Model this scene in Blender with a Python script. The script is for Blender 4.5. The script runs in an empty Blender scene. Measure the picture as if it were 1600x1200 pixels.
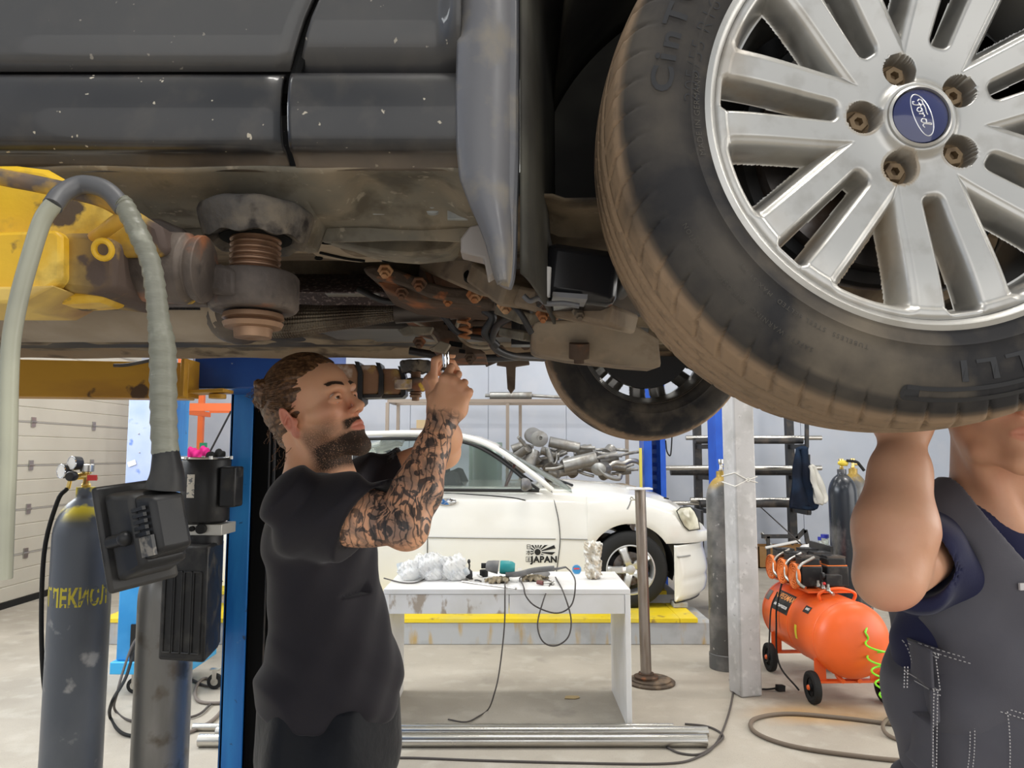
import bpy, bmesh, math, random
import numpy as np
from math import sin, cos, pi, radians, sqrt, atan2
from mathutils import Vector, Matrix, Euler, noise as mnoise

SC = bpy.context.scene
COL = SC.collection

# ------------------------------------------------------------------ camera
F_PX, CX, CY = 1155.0, 800.0, 600.0
CAM = Vector((0.0, 0.0, 1.49))
PITCH = math.atan(110.0 / F_PX)
cam_d = bpy.data.cameras.new('camera')
cam_d.sensor_width = 36.0
cam_d.lens = 36.0 * F_PX / 1600.0
cam_d.clip_start = 0.02
cam_d.clip_end = 200
cam = bpy.data.objects.new('camera', cam_d)
COL.objects.link(cam)
cam.location = CAM
cam.rotation_euler = (pi / 2 + PITCH, 0, 0)
SC.camera = cam

# ------------------------------------------------------------------ exposure, daylight, lamps
SC.view_settings.view_transform = 'Standard'
SC.view_settings.look = 'None'
SC.view_settings.gamma = 1.0
SC.view_settings.exposure = 0.22
SC.view_settings.use_curve_mapping = False
w = bpy.data.worlds.new('daylight')
SC.world = w
w.use_nodes = True
bg = w.node_tree.nodes['Background']
bg.inputs[0].default_value = (0.90, 0.95, 1.0, 1)
bg.inputs[1].default_value = 0.55


def area(name, loc, rot, sx, sy, power, col=(1, 1, 1)):
    d = bpy.data.lights.new(name, 'AREA')
    d.shape = 'RECTANGLE'
    d.size, d.size_y = sx, sy
    d.energy = power
    d.color = col
    o = bpy.data.objects.new(name, d)
    o.location = loc
    o.rotation_euler = rot
    COL.objects.link(o)
    return o


for _x in (-3.2, 0.6, 4.2):
    for _y in (0.2, 4.9, 8.4):
        area('ceiling_lamp_light', (_x, _y, 4.62), (0, 0, 0), 1.5, 0.35, 40, (1.0, 0.97, 0.92))
# added area lamps for light from the sides and front
area('left_fill_light', (-4.7, 2.6, 3.3), (0, radians(-78), 0), 1.4, 6.5, 300, (0.93, 0.97, 1.0))
area('front_fill_light', (0.4, -3.2, 1.9), (radians(84), 0, 0), 6.5, 3.0, 55, (1.0, 0.97, 0.93))  # added behind the camera to brighten the near car and people
area('right_fill_light', (6.6, 2.0, 2.2), (0, radians(86), 0), 3.2, 6.0, 240, (1.0, 0.96, 0.90))


def P(px, py, Y):
    """world point seen at pixel (px, py) at forward distance Y"""
    if py == 0:        # only x is wanted: take it at the usual height of the things
        py = 850
    u, v = (px - CX) / F_PX, (CY - py) / F_PX
    t = Y / (cos(PITCH) - v * sin(PITCH))
    return Vector((u * t, Y, CAM.z + (sin(PITCH) + v * cos(PITCH)) * t))


def PG(px, py, z=0.0):
    """world point seen at pixel (px, py) at height z"""
    u, v = (px - CX) / F_PX, (CY - py) / F_PX
    dz = sin(PITCH) + v * cos(PITCH)
    t = (z - CAM.z) / dz
    return Vector((u * t, (cos(PITCH) - v * sin(PITCH)) * t, z))


# ------------------------------------------------------------------ materials
def mat(name, base, rough=0.5, metal=0.0, layers=(), bump=None, coat=0.0, trans=0.0, ior=1.45,
        emit=None, sss=0.0, spec=None, alpha=1.0, space='Object'):
    """layers: dicts c,s,lo,hi,(st),(t: n/v/w),(m: mask channel 0..2),(r rough),(k metal),(d detail)"""
    m = bpy.data.materials.new(name)
    m.use_nodes = True
    nt = m.node_tree
    N, L = nt.nodes, nt.links
    b = N['Principled BSDF']
    tc = N.new('ShaderNodeTexCoord').outputs[space]
    att = None

    def coords(st):
        if st is None:
            return tc
        mp = N.new('ShaderNodeMapping')
        L.new(tc, mp.inputs[0])
        mp.inputs['Scale'].default_value = st
        return mp.outputs[0]

    def mix(t, fac, a, c):
        x = N.new('ShaderNodeMix')
        x.data_type = 'RGBA' if t == 'c' else 'FLOAT'
        L.new(fac, x.inputs[0])
        ia, ib, o = (6, 7, 2) if t == 'c' else (2, 3, 0)
        for i, v in ((ia, a), (ib, c)):
            if hasattr(v, 'is_output'):
                L.new(v, x.inputs[i])
            elif t == 'c':
                x.inputs[i].default_value = (*v, 1)
            else:
                x.inputs[i].default_value = v
        return x.outputs[o]

    cc, rr, mm = base, rough, metal
    for ly in layers:
        fac = None
        if ly.get('s'):
            t = ly.get('t', 'n')
            if t == 'n':
                n = N.new('ShaderNodeTexNoise')
                n.inputs['Scale'].default_value = ly['s']
                n.inputs['Detail'].default_value = ly.get('d', 4)
                n.inputs['Distortion'].default_value = ly.get('dist', 0)
                src = n.outputs['Fac']
            elif t == 'v':
                n = N.new('ShaderNodeTexVoronoi')
                n.feature = 'DISTANCE_TO_EDGE'
                n.inputs['Scale'].default_value = ly['s']
                src = n.outputs['Distance']
            elif t == 'd':
                n = N.new('ShaderNodeTexVoronoi')
                n.inputs['Scale'].default_value = ly['s']
                src = n.outputs['Distance']
            else:
                n = N.new('ShaderNodeTexWave')
                n.inputs['Scale'].default_value = ly['s']
                n.inputs['Distortion'].default_value = ly.get('dist', 0)
                n.inputs['Detail'].default_value = 2
                n.bands_direction = ly.get('dir', 'X')
                src = n.outputs['Fac']
            L.new(coords(ly.get('st')), n.inputs['Vector'])
            r = N.new('ShaderNodeMapRange')
            L.new(src, r.inputs[0])
            r.inputs[1].default_value = ly['lo']
            r.inputs[2].default_value = ly['hi']
            fac = r.outputs[0]
        if ly.get('m') is not None:
            if att is None:
                a_ = N.new('ShaderNodeAttribute')
                a_.attribute_name = 'Mask'
                sp = N.new('ShaderNodeSeparateColor')
                L.new(a_.outputs['Color'], sp.inputs[0])
                att = sp
            ms = att.outputs[ly['m']]
            if fac is None:
                fac = ms
            else:
                mu = N.new('ShaderNodeMath')
                mu.operation = 'MULTIPLY'
                mu.use_clamp = True
                L.new(fac, mu.inputs[0])
                L.new(ms, mu.inputs[1])
                if ly.get('gain'):
                    m2 = N.new('ShaderNodeMath')
                    m2.operation = 'MULTIPLY'
                    m2.use_clamp = True
                    L.new(mu.outputs[0], m2.inputs[0])
                    m2.inputs[1].default_value = ly['gain']
                    mu = m2
                fac = mu.outputs[0]
        if ly.get('a') is not None:
            mu = N.new('ShaderNodeMath')
            mu.operation = 'MULTIPLY'
            mu.use_clamp = True
            L.new(fac, mu.inputs[0])
            mu.inputs[1].default_value = ly['a']
            fac = mu.outputs[0]
        cc = mix('c', fac, cc, ly['c'])
        if 'r' in ly:
            rr = mix('f', fac, rr, ly['r'])
        if 'k' in ly:
            mm = mix('f', fac, mm, ly['k'])
    for k, v in (('Base Color', cc), ('Roughness', rr), ('Metallic', mm)):
        if hasattr(v, 'is_output'):
            L.new(v, b.inputs[k])
        else:
            b.inputs[k].default_value = (*v, 1) if k == 'Base Color' else v
    if coat:
        b.inputs['Coat Weight'].default_value = coat
        b.inputs['Coat Roughness'].default_value = 0.05
    if trans:
        b.inputs['Transmission Weight'].default_value = trans
    b.inputs['IOR'].default_value = ior
    if alpha < 1:
        b.inputs['Alpha'].default_value = alpha
    if sss:
        b.inputs['Subsurface Weight'].default_value = sss
        b.inputs['Subsurface Radius'].default_value = (0.012, 0.004, 0.002)
        b.inputs['Subsurface Scale'].default_value = 1.0
    if spec is None and rough >= .6 and not metal:
        spec = .18
    if spec is not None:
        b.inputs['Specular IOR Level'].default_value = spec
    if any(q in name for q in ('shirt', 'vest', 'pants')):
        b.inputs['Sheen Weight'].default_value = .14
        b.inputs['Sheen Roughness'].default_value = .4
    if emit:
        b.inputs['Emission Color'].default_value = (*emit[0], 1)
        b.inputs['Emission Strength'].default_value = emit[1]
    if bump:
        s, st, d = bump[:3]
        n = N.new('ShaderNodeTexNoise')
        n.inputs['Scale'].default_value = s
        n.inputs['Detail'].default_value = 5
        L.new(coords(bump[3] if len(bump) > 3 else None), n.inputs['Vector'])
        bp = N.new('ShaderNodeBump')
        bp.inputs['Strength'].default_value = st
        bp.inputs['Distance'].default_value = d
        L.new(n.outputs['Fac'], bp.inputs['Height'])
        L.new(bp.outputs[0], b.inputs['Normal'])
    return m


# ------------------------------------------------------------------ mesh builder
ORG = {}


def basis(d, up=(0, 0, 1)):
    d = Vector(d).normalized()
    u = Vector(up)
    if abs(d.dot(u.normalized())) > 0.98:
        u = Vector((1, 0, 0))
    a = u.cross(d).normalized()
    return a, d.cross(a).normalized(), d


def catmull(pts, n=6):
    p = [Vector(q) for q in pts]
    if len(p) < 3:
        return p
    p = [2 * p[0] - p[1]] + p + [2 * p[-1] - p[-2]]
    out = []
    for i in range(1, len(p) - 2):
        for k in range(n):
            t = k / n
            a, b, c, d = p[i - 1], p[i], p[i + 1], p[i + 2]
            out.append(0.5 * ((2 * b) + (c - a) * t + (2 * a - 5 * b + 4 * c - d) * t * t + (3 * b - a - 3 * c + d) * t ** 3))
    out.append(p[-2])
    return out


class MB:
    def __init__(s):
        s.v, s.f, s.m = [], [], []
        s.mask = (0, 0, 0)

    def add(s, vs, fs):
        o = len(s.v)
        s.v += [tuple(x) for x in vs]
        s.m += [s.mask] * len(vs)
        s.f += [tuple(i + o for i in f) for f in fs]
        return s

    def box(s, c, d, rot=None):
        c = Vector(c)
        R = rot.to_matrix() if isinstance(rot, Euler) else (rot if rot is not None else None)
        vs = []
        for x in (-.5, .5):
            for y in (-.5, .5):
                for z in (-.5, .5):
                    q = Vector((x * d[0], y * d[1], z * d[2]))
                    vs.append(c + (R @ q if R is not None else q))
        return s.add(vs, [(0, 1, 3, 2), (4, 6, 7, 5), (0, 4, 5, 1), (2, 3, 7, 6), (0, 2, 6, 4), (1, 5, 7, 3)])

    def bb(s, a, b):
        return s.box([(a[i] + b[i]) / 2 for i in range(3)], [abs(a[i] - b[i]) for i in range(3)])

    def beam(s, p0, p1, w_, h, up=(0, 0, 1), w1=None, h1=None):
        p0, p1 = Vector(p0), Vector(p1)
        a, b, d = basis(p1 - p0, up)
        w1 = w1 or w_
        h1 = h1 or h
        vs = []
        for p, ww, hh in ((p0, w_, h), (p1, w1, h1)):
            for x, y in ((-1, -1), (1, -1), (1, 1), (-1, 1)):
                vs.append(p + a * x * ww / 2 + b * y * hh / 2)
        return s.add(vs, [(3, 2, 1, 0), (4, 5, 6, 7), (0, 1, 5, 4), (1, 2, 6, 5), (2, 3, 7, 6), (3, 0, 4, 7)])

    def lathe(s, prof, o=(0, 0, 0), ax=(0, 0, 1), n=24, up=(0, 0, 1), closed=False, sq=None, caps=True):
        """prof: (radius, height) list along ax"""
        a, b, d = basis(ax, up)
        o = Vector(o)
        vs = []
        for r, h in prof:
            for i in range(n):
                t = 2 * pi * i / n
                x, y = cos(t), sin(t)
                if sq:
                    x, y = x * sq[0], y * sq[1]
                vs.append(o + d * h + (a * x + b * y) * r)
        fs = []
        k = len(prof)
        for j in range(k if closed else k - 1):
            for i in range(n):
                i2 = (i + 1) % n
                j2 = (j + 1) % k
                fs.append((j * n + i, j * n + i2, j2 * n + i2, j2 * n + i))
        if not closed and caps:
            if prof[0][0] > 1e-5:
                fs.append(tuple(range(n - 1, -1, -1)))
            if prof[-1][0] > 1e-5:
                fs.append(tuple((k - 1) * n + i for i in range(n)))
        return s.add(vs, fs)

    def cyl(s, p0, p1, r, r1=None, n=20):
        p0, p1 = Vector(p0), Vector(p1)
        return s.lathe([(r, 0), (r if r1 is None else r1, (p1 - p0).length)], p0, p1 - p0, n)

    def tube(s, pts, r, n=8, sm=6, closed=False, flat=None):
        p = catmull(pts, sm) if sm else [Vector(q) for q in pts]
        k = len(p)
        up = Vector((0, 0, 1))
        d0 = (p[1] - p[0]).normalized()
        if abs(d0.dot(up)) > .95:
            up = Vector((1, 0, 0))
        vs = []
        for i in range(k):
            d = (p[min(i + 1, k - 1)] - p[max(i - 1, 0)])
            if d.length < 1e-9:
                d = d0
            d.normalize()
            up = (up - d * up.dot(d))
            if up.length < 1e-6:
                up = basis(d)[0]
            up.normalize()
            a = d.cross(up)
            rr = r(i / (k - 1)) if callable(r) else r
            for j in range(n):
                t = 2 * pi * j / n
                vs.append(p[i] + (a * cos(t) * (flat or 1) + up * sin(t)) * rr)
        fs = []
        for i in range(k - 1):
            for j in range(n):
                j2 = (j + 1) % n
                fs.append((i * n + j, i * n + j2, (i + 1) * n + j2, (i + 1) * n + j))
        fs.append(tuple(range(n - 1, -1, -1)))
        fs.append(tuple((k - 1) * n + j for j in range(n)))
        return s.add(vs, fs)

    def prism(s, poly, o, u, v, depth, dv=None):
        """poly 2-D list in axes u,v from o, extruded along dv (default u x v) by depth"""
        o, u, v = Vector(o), Vector(u), Vector(v)
        d = (Vector(dv) if dv is not None else u.cross(v)).normalized() * depth
        n = len(poly)
        a = [o + u * x + v * y for x, y in poly]
        return s.add(a + [q + d for q in a], [tuple(range(n - 1, -1, -1)), tuple(range(n, 2 * n))] +
                     [(i, (i + 1) % n, (i + 1) % n + n, i + n) for i in range(n)])

    def ball(s, c, r, n=16, rot=None, m=None):
        if not hasattr(r, '__len__'):
            r = (r, r, r)
        c = Vector(c)
        m = m or max(6, n // 2)
        vs = []
        for j in range(m + 1):
            ph = pi * j / m
            for i in range(n):
                t = 2 * pi * i / n
                q = Vector((r[0] * sin(ph) * cos(t), r[1] * sin(ph) * sin(t), r[2] * cos(ph)))
                vs.append(c + (rot @ q if rot is not None else q))
        fs = [(j * n + i, (j + 1) * n + i, (j + 1) * n + (i + 1) % n, j * n + (i + 1) % n) for j in range(m) for i in range(n)]
        return s.add(vs, fs)

    def grid(s, nu, nv, fn, wrap=False, keep=None, mk=None):
        vs = [fn(i / nu if wrap else i / (nu - 1), j / (nv - 1)) for j in range(nv) for i in range(nu)]
        fs = []
        for j in range(nv - 1):
            for i in range(nu if wrap else nu - 1):
                q = (j * nu + i, j * nu + (i + 1) % nu, (j + 1) * nu + (i + 1) % nu, (j + 1) * nu + i)
                if keep is None or keep((i + .5) / nu, (j + .5) / nv):
                    fs.append(q)
        o = len(s.m)
        s.add(vs, fs)
        if mk:
            for j in range(nv):
                for i in range(nu):
                    s.m[o + j * nu + i] = mk(i / nu if wrap else i / (nu - 1), j / (nv - 1))
        return s

    def torus(s, c, ax, R, r, n=32, m=8):
        return s.lathe([(R + r * cos(2 * pi * k / m), r * sin(2 * pi * k / m)) for k in range(m)], c, ax, n, closed=True)

    def build(s, name, material, parent=None, **kw):
        return link_mesh(name, s.v, s.f, material, parent, masks=s.m, **kw)


def link_mesh(name, v, f, material, parent=None, masks=None, label=None, cat=None, group=None, kind=None, bevel=0,
              smooth=38, weld=True, solid=0, sub=0, origin=None, normals=True, bseg=2):
    v = np.asarray([tuple(q) for q in v] if not isinstance(v, np.ndarray) else v, dtype=np.float64)
    if parent is not None:
        org = np.array(ORG[parent.name])
    else:
        org = np.array(origin if origin is not None else [(v[:, 0].min() + v[:, 0].max()) / 2, (v[:, 1].min() + v[:, 1].max()) / 2, v[:, 2].min()])
    me = bpy.data.meshes.new(name)
    me.from_pydata((v - org).tolist(), [], f if isinstance(f, list) else f.tolist())
    if masks is not None and len(masks):
        ma = np.asarray(masks, dtype=np.float32)
        if ma.any():
            at = me.attributes.new('Mask', 'FLOAT_COLOR', 'POINT')
            at.data.foreach_set('color', np.concatenate([ma, np.ones((len(ma), 1), np.float32)], 1).ravel())
    if weld or normals:
        bm = bmesh.new()
        bm.from_mesh(me)
        if weld:
            bmesh.ops.remove_doubles(bm, verts=bm.verts, dist=1e-6)
            lo = [vv for vv in bm.verts if not vv.link_faces]
            if lo:
                bmesh.ops.delete(bm, geom=lo, context='VERTS')
        if normals:
            bmesh.ops.recalc_face_normals(bm, faces=bm.faces)
        bm.to_mesh(me)
        bm.free()
    me.materials.append(material)
    if smooth:
        me.shade_smooth()
        me.set_sharp_from_angle(angle=radians(smooth))
    o = bpy.data.objects.new(name, me)
    COL.objects.link(o)
    if parent is not None:
        o.parent = parent
    else:
        o.location = org
    ORG[o.name] = tuple(org)
    if solid:
        md = o.modifiers.new('solid', 'SOLIDIFY')
        md.thickness = solid
        md.offset = 0
    if bevel:
        md = o.modifiers.new('bevel', 'BEVEL')
        md.width = bevel
        md.segments = bseg
        md.limit_method = 'ANGLE'
        md.angle_limit = radians(40)
        md.harden_normals = False
    if sub:
        md = o.modifiers.new('sub', 'SUBSURF')
        md.levels = md.render_levels = sub
    tag(o, label, cat, group, kind)
    return o


def tag(o, label=None, cat=None, group=None, kind=None):
    for k, x in (('label', label), ('category', cat), ('group', group), ('kind', kind)):
        if x:
            o[k] = x
    return o


def thing(name, loc, label, cat, group=None):
    o = bpy.data.objects.new(name, None)
    o.empty_display_size = 0.1
    COL.objects.link(o)
    o.location = loc
    ORG[o.name] = tuple(loc)
    return tag(o, label, cat, group)


def sub_root(name, loc, parent):
    """a part that has sub-parts of its own"""
    o = bpy.data.objects.new(name, None)
    COL.objects.link(o)
    o.parent = parent
    o.location = Vector(loc) - Vector(ORG[parent.name])
    ORG[o.name] = tuple(loc)
    return o


def dup(root, loc, rz=None, label=None, group=None, scale=None, rot=None):
    r = root.copy()
    COL.objects.link(r)
    r.location = loc
    if rz is not None:
        r.rotation_euler = (0, 0, rz)
    if rot is not None:
        r.rotation_euler = rot
    if scale:
        r.scale = (scale,) * 3 if not hasattr(scale, '__len__') else scale
    tag(r, label, None, group)
    for ch in list(root.children):
        c = ch.copy()
        COL.objects.link(c)
        c.parent = r
        for g in list(ch.children):
            d = g.copy()
            COL.objects.link(d)
            d.parent = c
    return r


def text2d(txt, size=1.0, shear=0.0, spacing=1.0, bold=0.0):
    """flat text as (verts2d, faces), centred"""
    cu = bpy.data.curves.new('t', 'FONT')
    cu.body = txt
    cu.size = size
    cu.shear = shear
    cu.space_character = spacing
    cu.offset = bold
    cu.align_x = 'CENTER'
    cu.resolution_u = 3
    cu.fill_mode = 'FRONT'
    ob = bpy.data.objects.new('t', cu)
    COL.objects.link(ob)
    dg = bpy.context.evaluated_depsgraph_get()
    me = bpy.data.meshes.new_from_object(ob.evaluated_get(dg))
    v = [(q.co.x, q.co.y) for q in me.vertices]
    f = [tuple(p.vertices) for p in me.polygons]
    bpy.data.objects.remove(ob)
    bpy.data.curves.remove(cu)
    bpy.data.meshes.remove(me)
    return v, f


def smooth01(x, a, b):
    t = min(1, max(0, (x - a) / (b - a)))
    return t * t * (3 - 2 * t)


# ------------------------------------------------------------------ implicit surfaces (blended bodies)
class Field:
    def __init__(s, lo, hi, h):
        s.lo = np.array(lo, float)
        s.h = h
        s.n = np.ceil((np.array(hi) - s.lo) / h).astype(int) + 1
        s.v = np.full(tuple(s.n), 9.0, np.float32)

    def _win(s, lo, hi):
        a = np.clip(np.floor((np.array(lo) - s.lo) / s.h).astype(int), 0, s.n)
        b = np.clip(np.ceil((np.array(hi) - s.lo) / s.h).astype(int) + 1, 0, s.n)
        if (b <= a).any():
            return None
        g = [s.lo[i] + s.h * np.arange(a[i], b[i], dtype=np.float32) for i in range(3)]
        return (slice(a[0], b[0]), slice(a[1], b[1]), slice(a[2], b[2])), g[0][:, None, None], g[1][None, :, None], g[2][None, None, :]

    def _mix(s, sl, d, k, op):
        c = s.v[sl]
        d = d.astype(np.float32)
        if op == 'sub':
            d = -d
            hh = np.maximum(k - np.abs(c - d), 0) / max(k, 1e-6)
            s.v[sl] = np.maximum(c, d) + hh * hh * k * .25
        else:
            hh = np.maximum(k - np.abs(c - d), 0) / max(k, 1e-6)
            s.v[sl] = np.minimum(c, d) - hh * hh * k * .25

    def cap(s, p0, p1, r0, r1=None, k=.01, op='add', sq=None):
        """tapered capsule; sq=(axis, factor) squashes the section along that direction"""
        r1 = r0 if r1 is None else r1
        p0, p1 = np.array(p0, float), np.array(p1, float)
        m = max(r0, r1) * (1.0 / min(1, sq[1]) if sq else 1) + k + 3 * s.h
        w_ = s._win(np.minimum(p0, p1) - m, np.maximum(p0, p1) + m)
        if w_ is None:
            return s
        sl, x, y, z = w_
        d = p1 - p0
        L2 = max((d * d).sum(), 1e-12)
        t = np.clip(((x - p0[0]) * d[0] + (y - p0[1]) * d[1] + (z - p0[2]) * d[2]) / L2, 0, 1)
        qx, qy, qz = x - p0[0] - t * d[0], y - p0[1] - t * d[1], z - p0[2] - t * d[2]
        if sq:
            a = np.array(sq[0], float)
            a /= np.linalg.norm(a)
            e = qx * a[0] + qy * a[1] + qz * a[2]
            g = (sq[1] - 1) * e
            dist = np.sqrt((qx + g * a[0]) ** 2 + (qy + g * a[1]) ** 2 + (qz + g * a[2]) ** 2)
        else:
            dist = np.sqrt(qx * qx + qy * qy + qz * qz)
        s._mix(sl, dist - (r0 + (r1 - r0) * t), k, op)
        return s

    def chain(s, pts, rs, k=.01, op='add', sq=None):
        for i in range(len(pts) - 1):
            s.cap(pts[i], pts[i + 1], rs[i], rs[i + 1], k, op, sq)
        return s

    def ell(s, c, r, R=None, k=.01, op='add'):
        c = np.array(c, float)
        r = np.array(r if hasattr(r, '__len__') else (r,) * 3, float)
        m = r.max() + k + 3 * s.h
        w_ = s._win(c - m, c + m)
        if w_ is None:
            return s
        sl, x, y, z = w_
        x, y, z = x - c[0], y - c[1], z - c[2]
        if R is not None:
            M_ = np.array(R.transposed() if isinstance(R, Matrix) else R)
            x, y, z = [M_[i, 0] * x + M_[i, 1] * y + M_[i, 2] * z for i in range(3)]
        k0 = np.sqrt((x / r[0]) ** 2 + (y / r[1]) ** 2 + (z / r[2]) ** 2)
        k1 = np.sqrt((x / r[0] ** 2) ** 2 + (y / r[1] ** 2) ** 2 + (z / r[2] ** 2) ** 2)
        d = np.where(k1 > 1e-6, k0 * (k0 - 1) / np.maximum(k1, 1e-6), -r.min())
        s._mix(sl, d, k, op)
        return s

    def plane(s, p, n, k=.004, win=None, op='sub'):
        """remove everything on the side n points to"""
        lo, hi = win if win else (s.lo, s.lo + s.h * s.n)
        w_ = s._win(lo, hi)
        sl, x, y, z = w_
        n = np.array(n, float)
        n /= np.linalg.norm(n)
        d = -((x - p[0]) * n[0] + (y - p[1]) * n[1] + (z - p[2]) * n[2])
        s._mix(sl, d, k, op)
        return s

    def warp(s, fn, win=None):
        lo, hi = win if win else (s.lo, s.lo + s.h * s.n)
        sl, x, y, z = s._win(lo, hi)
        s.v[sl] += fn(x, y, z).astype(np.float32)
        return s

    def mesh(s):
        V = s.v
        V[[0, -1], :, :] = np.maximum(V[[0, -1], :, :], 1e-3)
        V[:, [0, -1], :] = np.maximum(V[:, [0, -1], :], 1e-3)
        V[:, :, [0, -1]] = np.maximum(V[:, :, [0, -1]], 1e-3)
        I = V < 0
        cnt = np.zeros(tuple(s.n - 1), np.int8)
        for a in (0, 1):
            for b in (0, 1):
                for c in (0, 1):
                    cnt += I[a:a + cnt.shape[0], b:b + cnt.shape[1], c:c + cnt.shape[2]]
        act = (cnt > 0) & (cnt < 8)
        ci = np.argwhere(act)
        idx = np.full(cnt.shape, -1, np.int32)
        idx[act] = np.arange(len(ci))
        acc = np.zeros((len(ci), 3))
        num = np.zeros(len(ci))
        C = [(a, b, c) for a in (0, 1) for b in (0, 1) for c in (0, 1)]
        for p in C:
            for ax in range(3):
                if p[ax]:
                    continue
                q = list(p)
                q[ax] = 1
                va = V[ci[:, 0] + p[0], ci[:, 1] + p[1], ci[:, 2] + p[2]]
                vb = V[ci[:, 0] + q[0], ci[:, 1] + q[1], ci[:, 2] + q[2]]
                cr = (va < 0) != (vb < 0)
                t = np.where(cr, va / np.where(cr, va - vb, 1), 0)
                for i in range(3):
                    acc[:, i] += np.where(cr, p[i] + (t if i == ax else 0), 0)
                num += cr
        pos = s.lo + s.h * (ci + acc / num[:, None])
        F = []
        for ax in range(3):
            o1, o2 = [(1, 2), (2, 0), (0, 1)][ax]
            A = np.take(I, range(0, I.shape[ax] - 1), ax)
            B = np.take(I, range(1, I.shape[ax]), ax)
            e = np.argwhere(A != B)
            e = e[(e[:, o1] > 0) & (e[:, o2] > 0) & (e[:, o1] < cnt.shape[o1]) & (e[:, o2] < cnt.shape[o2])]
            flip = A[e[:, 0], e[:, 1], e[:, 2]]

            def at(d1, d2):
                q = e.copy()
                q[:, o1] -= d1
                q[:, o2] -= d2
                return idx[q[:, 0], q[:, 1], q[:, 2]]
            q = np.stack([at(1, 1), at(0, 1), at(0, 0), at(1, 0)], 1)
            q[~flip] = q[~flip][:, ::-1]
            F.append(q)
        F = np.concatenate(F)
        F = F[(F >= 0).all(1)]
        # light relax
        for _ in range(1):
            a2 = np.zeros_like(pos)
            c2 = np.zeros(len(pos))
            for i in range(4):
                np.add.at(a2, F[:, i], pos[F[:, (i + 1) % 4]])
                np.add.at(a2, F[:, i], pos[F[:, (i + 3) % 4]])
                np.add.at(c2, F[:, i], 2)
            pos = pos * .5 + .5 * a2 / np.maximum(c2, 1)[:, None]
        return pos, F

    def build(s, name, material, parent=None, maskfn=None, **kw):
        pos, F = s.mesh()
        mk = maskfn(pos) if maskfn else None
        return link_mesh(name, pos, F, material, parent, masks=mk, weld=False, normals=False, smooth=kw.pop('smooth', 180), **kw)


def vnoise(p, s, seed=0):
    """cheap numpy value noise for (N,3) points"""
    q = np.asarray(p) * s + seed * 17.3
    i = np.floor(q).astype(np.int64)
    f = q - i
    f = f * f * (3 - 2 * f)
    r = 0
    for a in (0, 1):
        for b in (0, 1):
            for c in (0, 1):
                hsh = (i[:, 0] + a) * 73856093 ^ (i[:, 1] + b) * 19349663 ^ (i[:, 2] + c) * 83492791
                hsh = (hsh ^ (hsh >> 13)) * 1274126177 & 0xffffffff
                w_ = (f[:, 0] if a else 1 - f[:, 0]) * (f[:, 1] if b else 1 - f[:, 1]) * (f[:, 2] if c else 1 - f[:, 2])
                r = r + w_ * (hsh / 0xffffffff)
    return r


# common materials
M_rubber = mat('black_rubber', (.022, .022, .022), .7, bump=(90, .2, .002))
M_blackpl = mat('black_plastic', (.016, .016, .017), .38, spec=.35, layers=[dict(c=(.05, .047, .043), s=16, lo=.5, hi=.7, d=7, r=.6)], bump=(60, .08, .002))
M_steel = mat('bare_steel', (.56, .55, .52), .28, 1, layers=[dict(c=(.33, .30, .26), s=6, lo=.5, hi=.7, r=.4)])
M_stain = mat('stainless_tube', (.62, .61, .58), .25, 1, layers=[dict(c=(.45, .42, .38), s=3, lo=.45, hi=.7, st=(.6, 8, 8), r=.38)])
M_chrome = mat('chrome', (.8, .8, .8), .1, 1)
M_dark = mat('dark_metal', (.04, .04, .042), .45, .5, layers=[dict(c=(.12, .1, .085), s=7, lo=.5, hi=.7, r=.7)])
M_orange = mat('orange_paint', (.86, .13, .02), .38, layers=[dict(c=(.7, .12, .03), s=3, lo=.45, hi=.7)])
M_brass = mat('brass', (.75, .55, .2), .3, 1)
M_white = mat('white_paint', (.82, .81, .79), .35)
M_cable = mat('grey_cable', (.09, .08, .075), .6)
# ================================================================== the room
M_floor = mat('concrete_floor', (.43, .39, .33), .62, layers=[
    dict(c=(.30, .27, .225), s=1.1, lo=.42, hi=.66, d=8, a=.8),
    dict(c=(.50, .47, .41), s=6, lo=.52, hi=.72, d=8, a=.6),
    dict(c=(.17, .155, .14), s=2.3, lo=.62, hi=.72, d=6, a=.5, r=.4),
    dict(c=(.55, .30, .08), s=1.2, lo=.3, hi=.6, m=0, a=.7),
    dict(c=(.2, .19, .18), s=160, lo=.62, hi=.7, d=2, a=.5)], bump=(120, .25, .003))
mb = MB()


def _fl(u, v):
    return Vector((-7 + 15 * u, -8 + 19 * v, 0))


def _flm(u, v):
    p = _fl(u, v)
    c = PG(1300, 1115)
    d = ((p.x - c.x) / .55) ** 2 + ((p.y - c.y) / .22) ** 2
    return (max(0, 1 - d), 0, 0)


mb.grid(226, 200, _fl, mk=_flm)
mb.build('floor', M_floor, kind='structure', smooth=0, weld=False, normals=False)

M_wallp = mat('wall_panel', (.56, .60, .68), .45, layers=[dict(c=(.48, .51, .58), s=.9, lo=.4, hi=.7, a=.6), dict(c=(.62, .63, .68), s=4, lo=.5, hi=.7, a=.4)])
BY = 10.9
LX = -4.95
mb = MB()
x = LX
while x < 8:
    mb.bb((x + .004, BY, 0), (x + 1.146, BY + .1, 4.8))
    x += 1.15
mb.bb((LX, BY + .02, 0), (8, BY + .12, 4.8))
mb.build('wall_back', M_wallp, kind='structure', smooth=0, weld=False)
M_trim = mat('trim_white', (.7, .7, .7), .5)

M_door = mat('cream_door_panel', (.60, .57, .49), .45, layers=[dict(c=(.52, .49, .42), s=1.5, lo=.4, hi=.7, a=.6)], bump=(180, .15, .001))
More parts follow.
